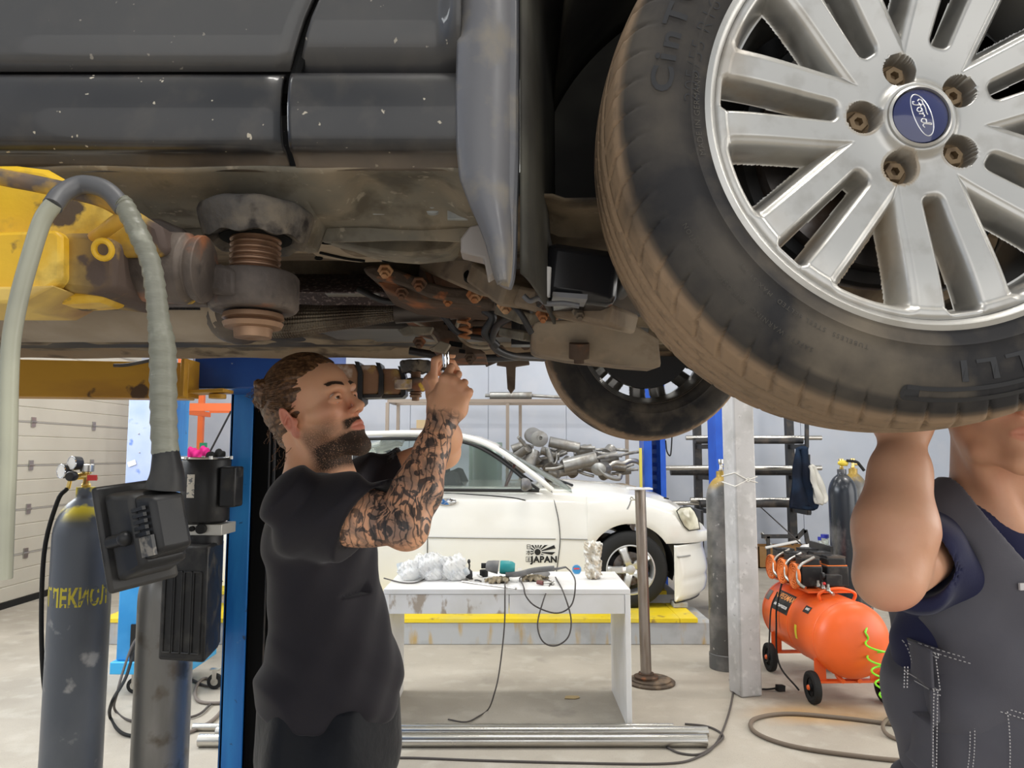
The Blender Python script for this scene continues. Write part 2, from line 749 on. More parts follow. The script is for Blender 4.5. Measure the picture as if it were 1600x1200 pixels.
# left wall: sectional garage door between y=4 and y=10, wall around it
mb = MB()
mb.bb((LX - .12, -1.5, 0), (LX, 3.2, 4.8))
mb.bb((LX - .12, 9.75, 0), (LX, BY + .1, 4.8))
mb.bb((LX - .12, 3.2, 3.6), (LX, 9.75, 4.8))
mb.build('wall_left', M_wallp, kind='structure', smooth=0)
DX = LX + .02
mb = MB()
z = .06
k = 0
secs = []
while z < 3.5:
    for q in range(3):
        a, b = z + q * .145, z + (q + 1) * .145
        prof = [(0, a), (-.012, a + .006), (-.012, b - .006), (0, b)]
        mb.add([Vector((DX - d_, yy, zz)) for yy in (3.2, 9.75) for d_, zz in [(0.05, a), (0, a), (-.008, a + .008), (-.008, b - .008), (0, b), (.05, b)]],
               [(i, i + 1, i + 7, i + 6) for i in range(5)])
    z += .145 * 3 + .006
    secs.append(z - .003)
    k += 1
door = mb.build('door_1', M_door, kind='structure', smooth=20, weld=False)
M_hinge = mat('zinc_hinge', (.5, .5, .48), .35, 1)
for zz in secs[:6]:
    for yy in (4.3, 5.3, 6.45, 7.6, 8.7):
        h = MB()
        h.bb((DX + .006, yy - .035, zz - .05), (DX + .018, yy + .035, zz - .012))
        h.bb((DX + .006, yy - .035, zz + .012), (DX + .018, yy + .035, zz + .05))
        h.cyl((DX + .018, yy - .04, zz), (DX + .018, yy + .04, zz), .011, n=10)
        h.build('hinge', M_hinge, door)
for zz in secs[:6]:
    h = MB()
    h.bb((DX + .007, 3.2, zz - .006), (DX + .012, 9.75, zz + .006))
    h.build('section_seam', M_dark if False else mat('seam_aluminium', (.42, .4, .37), .4), door)
h = MB()
h.bb((DX - .01, 3.2, 0), (DX + .02, 9.75, .06))
h.build('rubber_seal', M_rubber, door)
h = MB()
h.cyl((DX + .005, 9.1, .82), (DX + .05, 9.1, .82), .03)
h.ball((DX + .06, 9.1, .82), (.025, .08, .045), n=14)
h.build('handle', M_blackpl, door)

M_ceil = mat('ceiling_paint', (.62, .62, .60), .7)
mb = MB()
mb.bb((-7, -1.5, 4.8), (8, BY + .2, 4.95))
mb.build('ceiling', M_ceil, kind='structure', smooth=0)
# lamps seen nowhere in the photo but giving the hall its light
M_lamp = mat('lamp_diffuser', (.9, .9, .88), .5, emit=((1, .97, .92), 3.0))
_i = 0
for _x in (-3.2, 0.6, 4.2):
    for _y in (0.2, 4.9, 8.4):
        lab = '%s ceiling tube lamp %s' % ({-3.2: 'left', .6: 'middle', 4.2: 'right'}[_x], {.2: 'above the camera end of the hall', 4.9: 'over the middle of the hall', 8.4: 'near the back wall'}[_y])
        t = thing('ceiling_lamp', (_x, _y, 4.66), lab, 'lamp', 'ceiling lamps')
        m1 = MB()
        m1.bb((_x - .78, _y - .2, 4.66), (_x + .78, _y + .2, 4.8))
        m1.build('housing', M_white, t)
        m1 = MB()
        m1.bb((_x - .75, _y - .175, 4.645), (_x + .75, _y + .175, 4.66))
        m1.build('diffuser', M_lamp, t)
# grey concrete-coloured steel column on the right
M_col = mat('grey_column_paint', (.47, .46, .46), .6, layers=[dict(c=(.36, .35, .34), s=5, lo=.45, hi=.7), dict(c=(.60, .59, .58), s=14, lo=.56, hi=.7, a=.8), dict(c=(.2, .19, .19), s=24, lo=.68, hi=.74, a=.7)], bump=(30, .2, .004))
cb = PG(1173, 1092)
R_ = Euler((0, 0, radians(14)))
mb = MB()
mb.box((cb.x, cb.y + .1, 2.4), (.148, .148, 4.8), R_)
mb.build('column', M_col, bevel=.012, label='square grey painted concrete column between orange compressor and gas cylinder', cat='column')
# white twine around column
mb = MB()
c0 = Vector((cb.x, cb.y + .1, 0))
M_twine = mat('white_twine', (.75, .73, .68), .8)
Rm = R_.to_matrix()
for za, zb in ((1.375, 1.325), (1.29, 1.335)):
    pts = []
    hw = .079
    corners = [(-hw, -hw), (hw, -hw), (hw, hw), (-hw, hw), (-hw, -hw)]
    for i, (a, b) in enumerate(corners):
        q = c0 + Rm @ Vector((a, b, 0))
        q.z = za + (zb - za) * (1 - abs(i - 2) / 2)
        pts.append(q)
        if i == 0:
            m_ = c0 + Rm @ Vector((0.01, -hw - .002, 0))
            m_.z = 1.33
            pts.append(m_)
    mb.tube(pts, .003, n=6, sm=0)
mk = c0 + Rm @ Vector((0.01, -.083, 0))
mk.z = 1.33
mb.torus(mk, (0, 1, 0), .011, .003, 14, 6)
mb.build('twine', M_twine, label='white twine tied around the grey column', cat='string')
# ================================================================== the raised dark car
BYD = .72            # body side plane
M_paint = mat('black_car_paint', (.014, .014, .016), .36, 0, coat=.35, layers=[
    dict(c=(.060, .056, .054), s=3.2, lo=.38, hi=.7, r=.5, a=.9), dict(c=(.07, .06, .05), s=30, lo=.5, hi=.75, d=7, a=.5),
    dict(c=(.5, .45, .36), s=95, lo=.715, hi=.74, d=2, r=.8),
    dict(c=(.085, .083, .082), m=1, r=.5),
    dict(c=(.17, .13, .095), m=0, r=.75, s=9, lo=.25, hi=.6, d=6)])
M_under = mat('dusty_shaded_underbody', (.095, .072, .05), .8, layers=[  # dust colours, darkened further to stand for shade under the car
    dict(c=(.25, .195, .13), s=7, lo=.42, hi=.62, d=9),
    dict(c=(.05, .042, .036), s=9, lo=.55, hi=.72, d=7),
    dict(c=(.34, .29, .22), s=26, lo=.66, hi=.74, d=3, a=.6)], bump=(28, .5, .006))
M_under2 = mat('grey_underseal', (.17, .155, .125), .7, layers=[
    dict(c=(.29, .235, .165), s=7, lo=.42, hi=.62, d=9), dict(c=(.09, .075, .055), s=22, lo=.52, hi=.68, d=8, a=.8), dict(c=(.42, .37, .29), s=60, lo=.62, hi=.7, d=5, a=.6),
    dict(c=(.10, .09, .075), s=12, lo=.58, hi=.72, d=6)], bump=(40, .4, .004))
M_rust = mat('rusty_iron', (.085, .058, .042), .85, layers=[
    dict(c=(.28, .105, .045), s=14, lo=.5, hi=.68, d=8),
    dict(c=(.20, .165, .125), s=8, lo=.55, hi=.7, d=6)], bump=(60, .7, .004))
M_rustb = mat('rusty_bright', (.30, .12, .05), .8, layers=[dict(c=(.5, .3, .16), s=20, lo=.5, hi=.65, d=6), dict(c=(.07, .05, .04), s=12, lo=.55, hi=.7)], bump=(60, .6, .003))
M_liner = mat('wheel_arch_liner', (.040, .038, .034), .75, layers=[dict(c=(.105, .10, .08), s=5, lo=.4, hi=.7, d=6), dict(c=(.03, .028, .026), s=2, lo=.5, hi=.6)], bump=(50, .3, .003))
M_flap = mat('dusty_grey_plastic', (.125, .125, .135), .36, layers=[dict(c=(.20, .18, .15), s=24, lo=.5, hi=.7, d=8, r=.7), dict(c=(.30, .25, .18), m=0, r=.9)], bump=(30, .15, .003))
M_hole = mat('black_opening', (.008, .008, .008), .9)
M_heat = mat('exhaust_steel_dark', (.10, .085, .075), .5, .7, layers=[dict(c=(.2, .16, .12), s=7, lo=.5, hi=.7, r=.8, k=0)], bump=(40, .3, .003))

car = thing('raised_car', (0, 1.5, 1.72), 'large dark car raised overhead on the lift with silver wheels', 'car')
WC = Vector((P(1452, 170, .70).x, .70, P(1452, 170, .70).z))      # wheel centre on outer face
WR = .316


def side_profile(z, X, front):
    """depth of the body side at height z"""
    y = BYD
    return y


# ---- side shell: door, sill strips, front fender, built as long curved skins with thickness
zs_door = P(200, 108, BYD).z      # bottom edge of door
z_sill0 = P(200, 124, BYD).z
z_sill1 = P(200, 248, BYD + .015).z
seam_x = lambda z: P(458, 118, BYD).x + max(0, (z - zs_door)) * .30 + max(0, z - zs_door - .05) * .12


def skin(fn, nu, nv, keep=None, mk=None):
    return MB().grid(nu, nv, fn, keep=keep, mk=mk)


# front door (left of the seam) from far left to the seam
def f_door(u, v):
    z = zs_door + (2.72 - zs_door) * v
    xr = seam_x(z) - .004
    X = -1.25 + (xr + 1.25) * u
    y = BYD - .012 * sin(pi * min(1, v * 1.4)) + .03 * max(0, v - .55)
    if v < .02:
        y += .006
    return Vector((X, y, z))


m1 = skin(f_door, 60, 50, mk=lambda u, v: (0, .62, 0))
m1.build('front_door', M_paint, car, solid=.012)


def f_rdoor(u, v):
    z = zs_door + (2.72 - zs_door) * v
    X = -2.3 + (1.042) * u
    return Vector((X, BYD - .012 * sin(pi * min(1, v * 1.4)) + .03 * max(0, v - .55), z))


skin(f_rdoor, 20, 30).build('rear_door', M_paint, car, solid=.012)
m1 = MB()
m1.grid(12, 10, lambda u, v: Vector((-3.3 + .995 * u, BYD - .005 + .05 * (1 - u) ** 2, zs_door - .05 + v * .9)))
m1.build('rear_fender', M_paint, car, solid=.012)

# sill: crease under the door, bulging, then rolled under
SP = [(BYD + .022, z_sill0 + .010), (BYD + .004, z_sill0 + .004), (BYD - .004, z_sill0 - .006), (BYD - .008, z_sill0 - .03),
      (BYD - .006, z_sill0 - .052), (BYD + .0, z_sill0 - .07), (BYD + .012, z_sill1 + .004), (BYD + .03, z_sill1 - .006)]
SPc = catmull([(0, a, b) for a, b in SP], 6)


def f_sill(x0, x1, notch=False):
    def fn(u, v):
        q = SPc[min(len(SPc) - 1, int(round(v * (len(SPc) - 1))))]
        X = x0 + (x1 - x0) * u
        dy = 0
        if v > .55:
            dy = .004 * sin(X * 23) * (v - .55)
        return Vector((X, q.y + dy, q.z))
    return fn


def mk_sill(u, v):
    return (smooth01(v, .72, 1.0) * .9, 0, 0)


xs = P(450, 200, BYD).x
m1 = MB().grid(90, len(SPc), f_sill(-2.3, xs - .005), mk=mk_sill)
m1.build('side_sill', M_paint, car, solid=.006)


# front fender lower part right of the seam, up to the arch edge
x_arch = P(722, 150, BYD).x


def f_fend(u, v):
    # v 0 top .. 1 bottom underside
    if v < .55:
        z = 2.72 + (z_sill0 + .012 - 2.72) * (v / .55)
        x0 = seam_x(z) + .004
        x1 = x_arch
        if z > WC.z:
            x1 = max(x_arch, WC.x - 5)
        y = BYD - .012 * sin(pi * min(1, (z - zs_door) / .83 * 1.4)) + .03 * max(0, (z - zs_door) / .83 - .55)
        y += -.002 + .010 * smooth01(z, z_sill0 + .05, z_sill0 + .0)
        y -= .022 * smooth01(u, .82, 1.0) * smooth01(z, z_sill0, z_sill0 + .06)
    else:
        t = (v - .55) / .45
        q = SPc[min(len(SPc) - 1, int(round(t * (len(SPc) - 1))))]
        x0, x1 = xs + .003, x_arch
        y, z = q.y - .003, q.z
    return Vector((x0 + (x1 - x0) * u, y, z))


m1 = MB().grid(40, 90, f_fend, mk=lambda u, v: (smooth01(v, .86, 1) * .9, .5 * smooth01(v, .56, .52), 0))
m1.build('front_fender', M_paint, car, solid=.006)

# fender above the wheel and in front of it (outside the frame, seen from the side only)
RA = .385


def f_arch(u, v):
    a = pi * ((1 - u) * .74 - .16)
    r = RA + (.02 if v < .01 else 0)
    ex, ez = WC.x + r * cos(a), WC.z + .02 + r * sin(a)
    X = ex + (cos(a) * .4) * v
    Z = max(z_sill1, ez + (2.75 - ez) * v) if sin(a) > .1 else ez * (1 - v) + v * (ez - .0)
    X = min(max(X, x_arch + .001 if cos(a) < 0 and Z < 2.1 else -9), 1.15)
    if X < x_arch + .02 and cos(a) < -.2:
        X = x_arch + .001
    return Vector((X, BYD - .03 + .06 * v + .12 * max(0, X - .8) ** 1, Z))


MB().grid(60, 14, f_arch).build('wheel_arch_panel', M_paint, car, solid=.006)
m1 = MB()
m1.grid(30, 16, lambda u, v: Vector((WC.x + .40 + .30 * v ** .5, .74 + .12 * v + u * (.86 - .12 * v) * 1.0, 1.80 + .55 * (1 - v) if False else 1.80 + .55 * v)))
m1.build('front_bumper', M_paint, car, solid=.01)
m1 = MB()
m1.grid(30, 20, lambda u, v: Vector((-3.2 + 4.3 * u, .76 + 1.58 * v, 2.73 + .05 * sin(pi * v))))
m1.build('roof_deck', M_paint, car, solid=.01)

# seam groove strip (black gap)
m1 = MB()
m1.tube([(seam_x(z_), BYD + .006, z_) for z_ in np.linspace(z_sill1 + .02, 2.7, 16)], .006, n=6, sm=0)
m1.bb((-2.3, BYD + .008, zs_door - .022), (xs, BYD + .03, zs_door + .01))
m1.build('door_gap', M_hole, car)
# body core behind panels
m1 = MB()
m1.bb((-3.2, BYD + .035, z_sill0 - .01), (x_arch - .01, BYD + .06, 2.7))
m1.build('inner_side', M_hole, car)

# ---- wheel-arch lip with long mud flap
LIP = [(-20, 722, 806), (60, 718, 806), (150, 716, 805), (230, 717, 805), (280, 722, 803), (320, 738, 801), (350, 752, 800), (380, 764, 799), (410, 772, 797), (430, 777, 794), (443, 783, 789)]


def f_lip(u, v):
    t = v * (len(LIP) - 1)
    i = min(int(t), len(LIP) - 2)
    f = t - i
    py = LIP[i][0] * (1 - f) + LIP[i + 1][0] * f
    a = LIP[i][1] * (1 - f) + LIP[i + 1][1] * f
    b = LIP[i][2] * (1 - f) + LIP[i + 1][2] * f
    Y = BYD - .012 - .016 * sin(pi * min(1, u * 1.15)) + .012 * u
    q = P(a + (b - a) * u, py, BYD - .012)
    z = q.z
    if v < .001:
        z = 2.16
    return Vector((q.x, Y, z))


def mk_lip(u, v):
    return (smooth01(v, .5, .95) * smooth01(u, .45, .9), 0, 0)


fl = MB().grid(24, 70, f_lip, mk=mk_lip)
fl.build('mud_flap', M_flap, car, solid=.008)
# bead along the flap's rear edge
m1 = MB()
m1.tube([f_lip(1, t / 12) + Vector((0, .004, 0)) for t in range(13)], lambda t: .004 + .003 * t, n=8, sm=4)
m1.build('flap_bead', M_flap, car)

# ---- wheel arch liner (curved tub)
def f_liner(u, v):
    a = pi * (1.06 - u * 1.12)
    r = RA + .0
    bx = WC.x + .005 + (r + .02) * cos(a)
    bz = WC.z + .02 + r * sin(a)
    if a > pi * .9:
        bx = P(806, 300, .80).x + .05 * v
    return Vector((bx, BYD + .0 + v * .42, bz))


x_l = P(806, 200, .73).x
m1 = MB()
# rear wall of the arch: from lip plane going inward
m1.grid(18, 40, lambda u, v: Vector((x_l + .006 + .055 * u ** .8 + .05 * smooth01(v, .35, 0) * 0 + .10 * smooth01(v, .6, 1) ** 2 * (1 + u), BYD - .004 + .40 * u,
                                     1.668 + .02 * u + (2.2 - 1.668) * v + .02 * sin(9 * v))), keep=None)
m1.build('arch_liner', M_liner, car, solid=.004)
m1 = MB()
m1.grid(50, 8, lambda u, v: Vector((WC.x + (RA + .0) * cos(pi * .86 * (1 - u)), BYD + .0 + .42 * v, WC.z + .03 + RA * sin(pi * .86 * (1 - u)))))
m1.build('arch_tub', M_liner, car, solid=.004)
m1 = MB()
m1.bb((x_l + .02, 1.12, 1.88), (WC.x + .42, 1.15, 2.5))
m1.build('inner_wing', M_liner, car)

# ---- underside of the sill : sloped box with dents and hole, pinch weld flange
xa, xb = -2.3, x_arch + .02
y0, y1 = BYD + .022, .885


def f_us(u, v):
    X = xa + (xb - xa) * u
    z = z_sill1 - .006 - .020 * v - .006 * sin(pi * v)
    px = CX + X / .8 * F_PX
    z -= .030 * smooth01(px, 395, 440) * (1 - smooth01(px, 455, 470)) * smooth01(v, .15, .8)
    z -= .016 * smooth01(px, 200, 185) * smooth01(v, .2, .6)
    z += .022 * smooth01(px, 520, 560) * (1 - smooth01(px, 680, 730)) * sin(pi * v)
    z += .0015 * sin(X * 40 + 3 * v)
    return Vector((X, y0 + (y1 - y0) * v, z))


m1 = MB().grid(220, 20, f_us)
m1.build('sill_underside', M_under2, car, solid=.003)
m1 = MB()
zf = z_sill1 - .028
for i in range(60):
    a = xa + (xb - xa) * i / 60
    b = xa + (xb - xa) * (i + 1) / 60
    w1, w2 = .0016 * sin(a * 37), .0016 * sin(b * 37)
    m1.add([(a, y1 + w1, zf + .005), (b, y1 + w2, zf + .005), (b, y1 + w2, zf - .014 + w2), (a, y1 + w1, zf - .014 + w1),
            (a, y1 + w1 + .004, zf + .005), (b, y1 + w2 + .004, zf + .005), (b, y1 + w2 + .004, zf - .014 + w2), (a, y1 + w1 + .004, zf - .014 + w1)],
           [(0, 3, 2, 1), (4, 5, 6, 7), (3, 7, 6, 2)])
m1.build('pinch_weld', M_under2, car)
# drain hole and grommet
g = P(222, 266, .80)
m1 = MB()
m1.lathe([(.019, -.002), (.0165, .001), (.013, .001), (.012, -.004), (.0, -.004)], (g.x, .80, z_sill1 - .013), (0, .25, -1), 24)
m1.build('grommet', M_hole, car)
# bracket rail with two bolts
M_rail = mat('grey_zinc_rail', (.30, .31, .30), .5, .3, layers=[dict(c=(.26, .22, .17), s=8, lo=.5, hi=.68, r=.8), dict(c=(.4, .4, .38), s=30, lo=.6, hi=.7)], bump=(40, .3, .003))
a_, b_ = P(470, 318, .86), P(752, 332, .86)
m1 = MB()
m1.prism([(a_.x, -.004), (a_.x + .03, -.011), (b_.x - .03, -.013), (b_.x, -.013), (b_.x + .03, -.006), (b_.x, .012), (a_.x, .010)], (0, .862, P(600, 320, .862).z), (1, 0, 0), (0, 0, 1), .006, (0, 1, 0))
rl = m1.build('bracket_rail', M_rail, car, bevel=.0015)
for px, py in ((549, 316), (676, 320)):
    q = P(px, py, .856)
    m1 = MB()
    m1.lathe([(0, -.0085), (.004, -.0085), (.0065, -.007), (.0065, -.002), (.011, -.001), (.012, .004)], q, (0, 1, 0), 6 * 4)
    m1.build('bolt', M_rail, rl)
# short plate right end
m1 = MB()
q = P(745, 325, .85)
m1.box(q + Vector((0, .005, 0)), (.07, .006, .026))
m1.build('end_plate', M_rail, car, bevel=.001)
# plastic clip hook by the flap
m1 = MB()
q = P(745, 378, .80)
m1.prism([(-.018, .004), (-.008, .018), (.012, .022), (.03, .012), (.034, -.01), (.02, -.035), (.012, -.04), (.008, -.018), (-.018, -.012)], q, (1, 0, 0), (0, 0, 1), .03, (0, 1, 0))
m1.build('plastic_clip', mat('clip_plastic', (.28, .25, .23), .35), car, bevel=.002)

# ---- floor pan : height field with beads, tunnel and dimples
def f_pan(u, v):
    X = -2.9 + 4.0 * u
    Y = .885 + (2.33 - .885) * v
    z = 1.805
    z += .020 * smooth01(abs(Y - 1.48), .32, .26) + .13 * smooth01(abs(Y - 1.48), .22, .12)     # tunnel
    z += .006 * smooth01(abs((X * 3.3) % 1 - .5), .28, .34) * smooth01(abs(Y - 1.48), .3, .34)
    z += -.018 * smooth01(abs(Y - 1.04), .07, .05) * smooth01(X, -.9, -.8)      # outrigger beads
    z += -.014 * smooth01(abs(Y - 1.95), .08, .06)
    z += .004 * sin(X * 14 + Y * 5) * sin(Y * 17)
    return Vector((X, Y, z))


m1 = MB().grid(260, 110, f_pan)
m1.build('floor_pan', M_under, car, solid=.003)

# raised stamped seat bracket with curved lower edge and tan plate with holes
m1 = MB()
A = [P(x, y, 1.0) for x, y in ((470, 338), (752, 345), (700, 392), (640, 398), (600, 395), (560, 388), (505, 378), (480, 362))]
m1.add([q for q in A] + [q + Vector((0, .10, .012)) for q in A], [tuple(range(8)), tuple(range(15, 7, -1))] + [(i, (i + 1) % 8, (i + 1) % 8 + 8, i + 8) for i in range(8)])
m1.build('side_rail_box', M_under2, car, bevel=.004)


def pan_plate(poly, Y0, dz, th, name, mt, holes=(), bev=.004):
    """plate hanging under the floor: polygon given as (x px, y px) on a horizontal plane of height dz"""
    pts = [PG(x, y, dz) for x, y in poly]
    mm = MB()
    n = len(pts)
    mm.add(pts + [p_ + Vector((0, 0, th)) for p_ in pts], [tuple(range(n - 1, -1, -1)), tuple(range(n, 2 * n))] + [(i, (i + 1) % n, (i + 1) % n + n, i + n) for i in range(n)])
    o_ = mm.build(name, mt, car, bevel=bev)
    for hx, hy, hr in holes:
        c = PG(hx, hy, dz)
        h_ = MB()
        h_.lathe([(hr * 1.25, -.0005), (hr * 1.2, -.003), (hr, -.003), (hr, .001), (0, .001)], c, (0, 0, 1), 18)
        h_.build('hole', M_hole, o_)
    return o_


M_tan = mat('dusty_tan_steel', (.27, .215, .155), .8, layers=[dict(c=(.38, .32, .24), s=5, lo=.45, hi=.7, d=6), dict(c=(.13, .10, .075), s=11, lo=.56, hi=.72, d=6)], bump=(40, .4, .004))
pan_plate([(455, 372), (520, 366), (660, 380), (700, 396), (672, 405), (640, 409), (560, 411), (495, 403), (478, 388)], 1, 1.785, .012, 'floor_plate', M_tan, [(509, 376, .008), (583, 386, .011), (604, 405, .006), (498, 402, .005)])
m1 = MB()
m1.tube([PG(500, 395, 1.783), PG(540, 404, 1.783), PG(570, 408, 1.783)], .002, n=6)
m1.build('slot', M_hole, car)
# ribbed wheel-well hump sweeping behind (bright lip curve)
m1 = MB()
m1.tube([P(650, 366, 1.1), P(668, 372, 1.1), P(685, 384, 1.1), P(700, 392, 1.1), P(752, 394, 1.1)], .004, n=8)
m1.build('flange_lip', M_tan, car)
# ================================================================== wheels of the raised car
M_tyre = mat('tyre_rubber', (.026, .025, .026), .62, layers=[
    dict(c=(.075, .066, .056), s=9, lo=.45, hi=.66, d=9, r=.75),
    dict(c=(.34, .235, .15), s=7, lo=.28, hi=.50, d=8, m=0, r=.9),
    dict(c=(.16, .12, .085), s=60, lo=.55, hi=.7, d=3, m=0, a=.5, r=.9),
    dict(c=(.15, .125, .095), s=6, lo=.5, hi=.66, d=9, m=1, r=.85)], bump=(140, .15, .001))
M_letter = mat('black_tyre_lettering', (.016, .016, .018), .45)
M_letter2 = mat('moulded_tyre_lettering', (.075, .068, .06), .7)
M_alloy = mat('silver_alloy', (.50, .49, .465), .36, .8, layers=[
    dict(c=(.36, .34, .31), s=30, lo=.52, hi=.66, d=7, a=.5), dict(c=(.52, .47, .38), s=9, lo=.5, hi=.72, d=6, m=0, r=.6, k=.2),
    dict(c=(.28, .19, .10), m=0, s=14, lo=.52, hi=.66, d=5, r=.8, k=0, a=.8)], bump=(60, .03, .001))
M_lug = mat('rusty_lug_bolt', (.24, .17, .10), .6, .5, layers=[dict(c=(.12, .08, .05), s=60, lo=.5, hi=.7)])
M_disc = mat('brake_disc_iron', (.22, .20, .19), .38, .9, layers=[dict(c=(.16, .11, .08), s=20, lo=.45, hi=.62, r=.7, st=(1, 1, 1))])
M_badge = mat('badge_blue', (.008, .014, .10), .12, 0, coat=1)

NS = 7
SP0 = radians(174.6)


def win_field(x, y):
    """signed distance-like value: >0 inside an opening (metres)"""
    r = math.hypot(x, y)
    a = atan2(y, x)
    k = (a - SP0) / (2 * pi / NS)
    dk = (k - round(k)) * (2 * pi / NS)          # angle from the nearest slot axis
    best = -1
    # narrow slot inside the twin spoke
    px, py = r * cos(dk), r * sin(dk)
    wd = .0105 + (px - .075) / .13 * .0085
    c0, c1 = .080, .206
    dx = max(c0 - px, px - c1)
    dy = abs(py) - wd
    q = -max(dx, dy)
    if dx > -.008 and dy > -.008:
        q = -(math.hypot(dx + .008, dy + .008) - .008)
    best = q
    # wide opening between twin spokes
    dk2 = pi / NS - abs(dk)
    sx, sy = r * cos(dk2), r * sin(dk2)
    half = (sx - .072) * .36
    d1 = (half - sy) * .95
    if sx > .160:
        d1 = min(d1, .0317 + (sx - .16) * .48 - sy)
    d2 = .2065 - r
    q = min(d1, d2)
    if d1 < .014 and d2 < .014:
        q = .014 - math.hypot(.014 - d1, .014 - d2)
    return max(best, q if q < 0 else max(q * .42, q - .0065))


def make_wheel(name, centre, parent, s=1, detail=True, axle=1):
    """s=+1 : outer face looks to -Y"""
    c = centre
    w_ = bpy.data.objects.new(name, None)
    COL.objects.link(w_)
    w_.parent = parent
    org = Vector(ORG[parent.name])
    w_.location = c - org
    ORG[w_.name] = tuple(c)

    def T(x, d, z):         # local: x right, z up, d inward depth
        return (c.x + x, c.y + s * d, c.z + z)
    # tyre section : (radius, depth)
    W_ = .205
    sec = []
    out = [(.204, .012), (.2075, .006), (.214, .001), (.222, -.001), (.234, -.004), (.2365, -.0055), (.239, -.004), (.25, -.006), (.262, -.0065),
           (.272, -.006), (.280, -.0045), (.287, -.002), (.292, .001), (.296, .004), (.2995, .008), (.303, .013), (.3055, .018)]
    for r, d in out:
        sec.append((r, d))
    for k in range(29):
        t = k / 28
        d = .022 + t * (W_ - .044)
        r = WR - .0075 * abs(2 * t - 1) ** 2.2
        for g in (.24, .415, .585, .76):
            if abs(t - g) < .02:
                r -= .006
        sec.append((r, d))
    for r, d in reversed(out):
        sec.append((r, W_ - d))
    nt = 900 if detail else 256
    ns = len(sec)
    ring = np.zeros((ns, nt, 3))
    msk = np.zeros((ns, nt, 3))
    th = np.arange(nt) / nt * 2 * pi
    for i, (r, d) in enumerate(sec):
        rr = np.full(nt, r)
        if detail or True:
            npitch = 62
            sh = (r - .288) / .02          # 0..1 over the shoulder
            skew = (1.0 - min(d, W_ - d) / .04)
            ph = (th / (2 * pi) * npitch + skew * .55 * (1 if d < W_ / 2 else -1)) % 1
            if .2865 < r and min(d, W_ - d) < .052:
                lat = np.exp(-((ph - .5) / .05) ** 2)
                rr = rr - .0045 * lat * (1 if min(d, W_ - d) > .0015 else .5)
            elif .052 <= min(d, W_ - d) and min(d, W_ - d) > .06:
                ph2 = (th / (2 * pi) * npitch * 1 + d * 30) % 1
                rr = rr - .002 * np.exp(-((ph2 - .5) / .04) ** 2) * 1
        ring[i, :, 0] = rr * np.cos(th)
        ring[i, :, 1] = d
        ring[i, :, 2] = rr * np.sin(th)
        msk[i, :, 0] = smooth01(min(d, W_ - d), .008, .022) if r > .295 else 0
        msk[i, :, 1] = 1 if r < .29 else .3
    V = ring.reshape(-1, 3)
    V = np.stack([c.x + V[:, 0], c.y + s * V[:, 1], c.z + V[:, 2]], 1)
    Fq = [(i * nt + j, i * nt + (j + 1) % nt, (i + 1) * nt + (j + 1) % nt, (i + 1) * nt + j) for i in range(ns - 1) for j in range(nt)]
    link_mesh('tyre', V, Fq, M_tyre, w_, masks=msk.reshape(-1, 3), smooth=50, weld=False)

    # alloy face : polar height field with openings
    nr, na = (90, 980) if detail else (40, 420)
    rad = [.029 + (.2105 - .029) * (k / (nr - 1)) for k in range(nr)]

    def face_d(r, q):
        base = .020 - .0 * r
        base = .019 * (1 - smooth01(r, .05, .2)) + .004
        base += -.004 * smooth01(r, .045, .035) * 1
        return base
    vs, ms, dep = [], [], []
    lug_a = [radians(177.5 + 72 * k) for k in range(5)]
    LR = .054
    for r in rad:
        for j in range(na):
            a = 2 * pi * j / na
            x, z = r * cos(a), r * sin(a)
            q = win_field(x, z) if r > .07 else -1
            d = face_d(r, q)
            drop = 0
            if q > -.0022:
                drop = .004 * smooth01(q, -.0022, .0035) + .030 * smooth01(q, .0015, .0078)
                # soft chamfer of the wide openings
            lf = min(math.hypot(x - LR * cos(b), z - LR * sin(b)) for b in lug_a)
            if lf < .0172:
                drop = max(drop, .024 * smooth01(.0172 - lf, 0, .0030))
            d -= .0035 * smooth01(r, .040, .034) * (1 - smooth01(r, .034, .030))
            ring_ = .003 * smooth01(abs(r - .204), .006, .003)
            dep.append(q)
            vs.append(T(x, d + drop + .0 - ring_, z))
            dirt = smooth01(q, .001, .006) * .9 + .35 * smooth01(r, .17, .2)
            if lf < .02:
                dirt = max(dirt, .8)
            ms.append((min(1, dirt * .8), 0, 0))
    fs = []
    for i in range(nr - 1):
        for j in range(na):
            j2 = (j + 1) % na
            if min(dep[i * na + j], dep[i * na + j2], dep[(i + 1) * na + j], dep[(i + 1) * na + j2]) > .0083:
                continue
            fs.append((i * na + j, i * na + j2, (i + 1) * na + j2, (i + 1) * na + j))
    link_mesh('alloy_face', vs, fs, M_alloy, w_, masks=ms, smooth=60, weld=False, solid=0)
    # rim lip and barrel
    m = MB()
    m.lathe([(.2095, .008), (.2115, .000), (.2165, -.003), (.2215, -.001), (.2225, .003), (.219, .006), (.212, .012)], c, (0, s, 0), 160 if detail else 80, caps=False)
    m.lathe([(.2105, .004), (.207, .03), (.200, .05), (.187, .075), (.185, .14), (.200, .17), (.206, .198), (.216, .204), (.216, .198)], c, (0, s, 0), 96, caps=False)
    m.build('rim', M_alloy, w_, weld=False, smooth=50)
    # centre cap
    m = MB()
    m.lathe([(.0335, .024), (.032, .015), (.0295, .0135), (.0285, .0165)], c, (0, s, 0), 60, caps=False)
    m.build('cap_ring', M_alloy, w_)
    m = MB()
    m.lathe([(.0285, .019), (.0275, .0155), (.02, .0132), (.01, .0122), (0, .0119)], c, (0, s, 0), 60)
    cap = m.build('centre_cap', M_badge, w_, label='round blue centre cap' if detail else None)
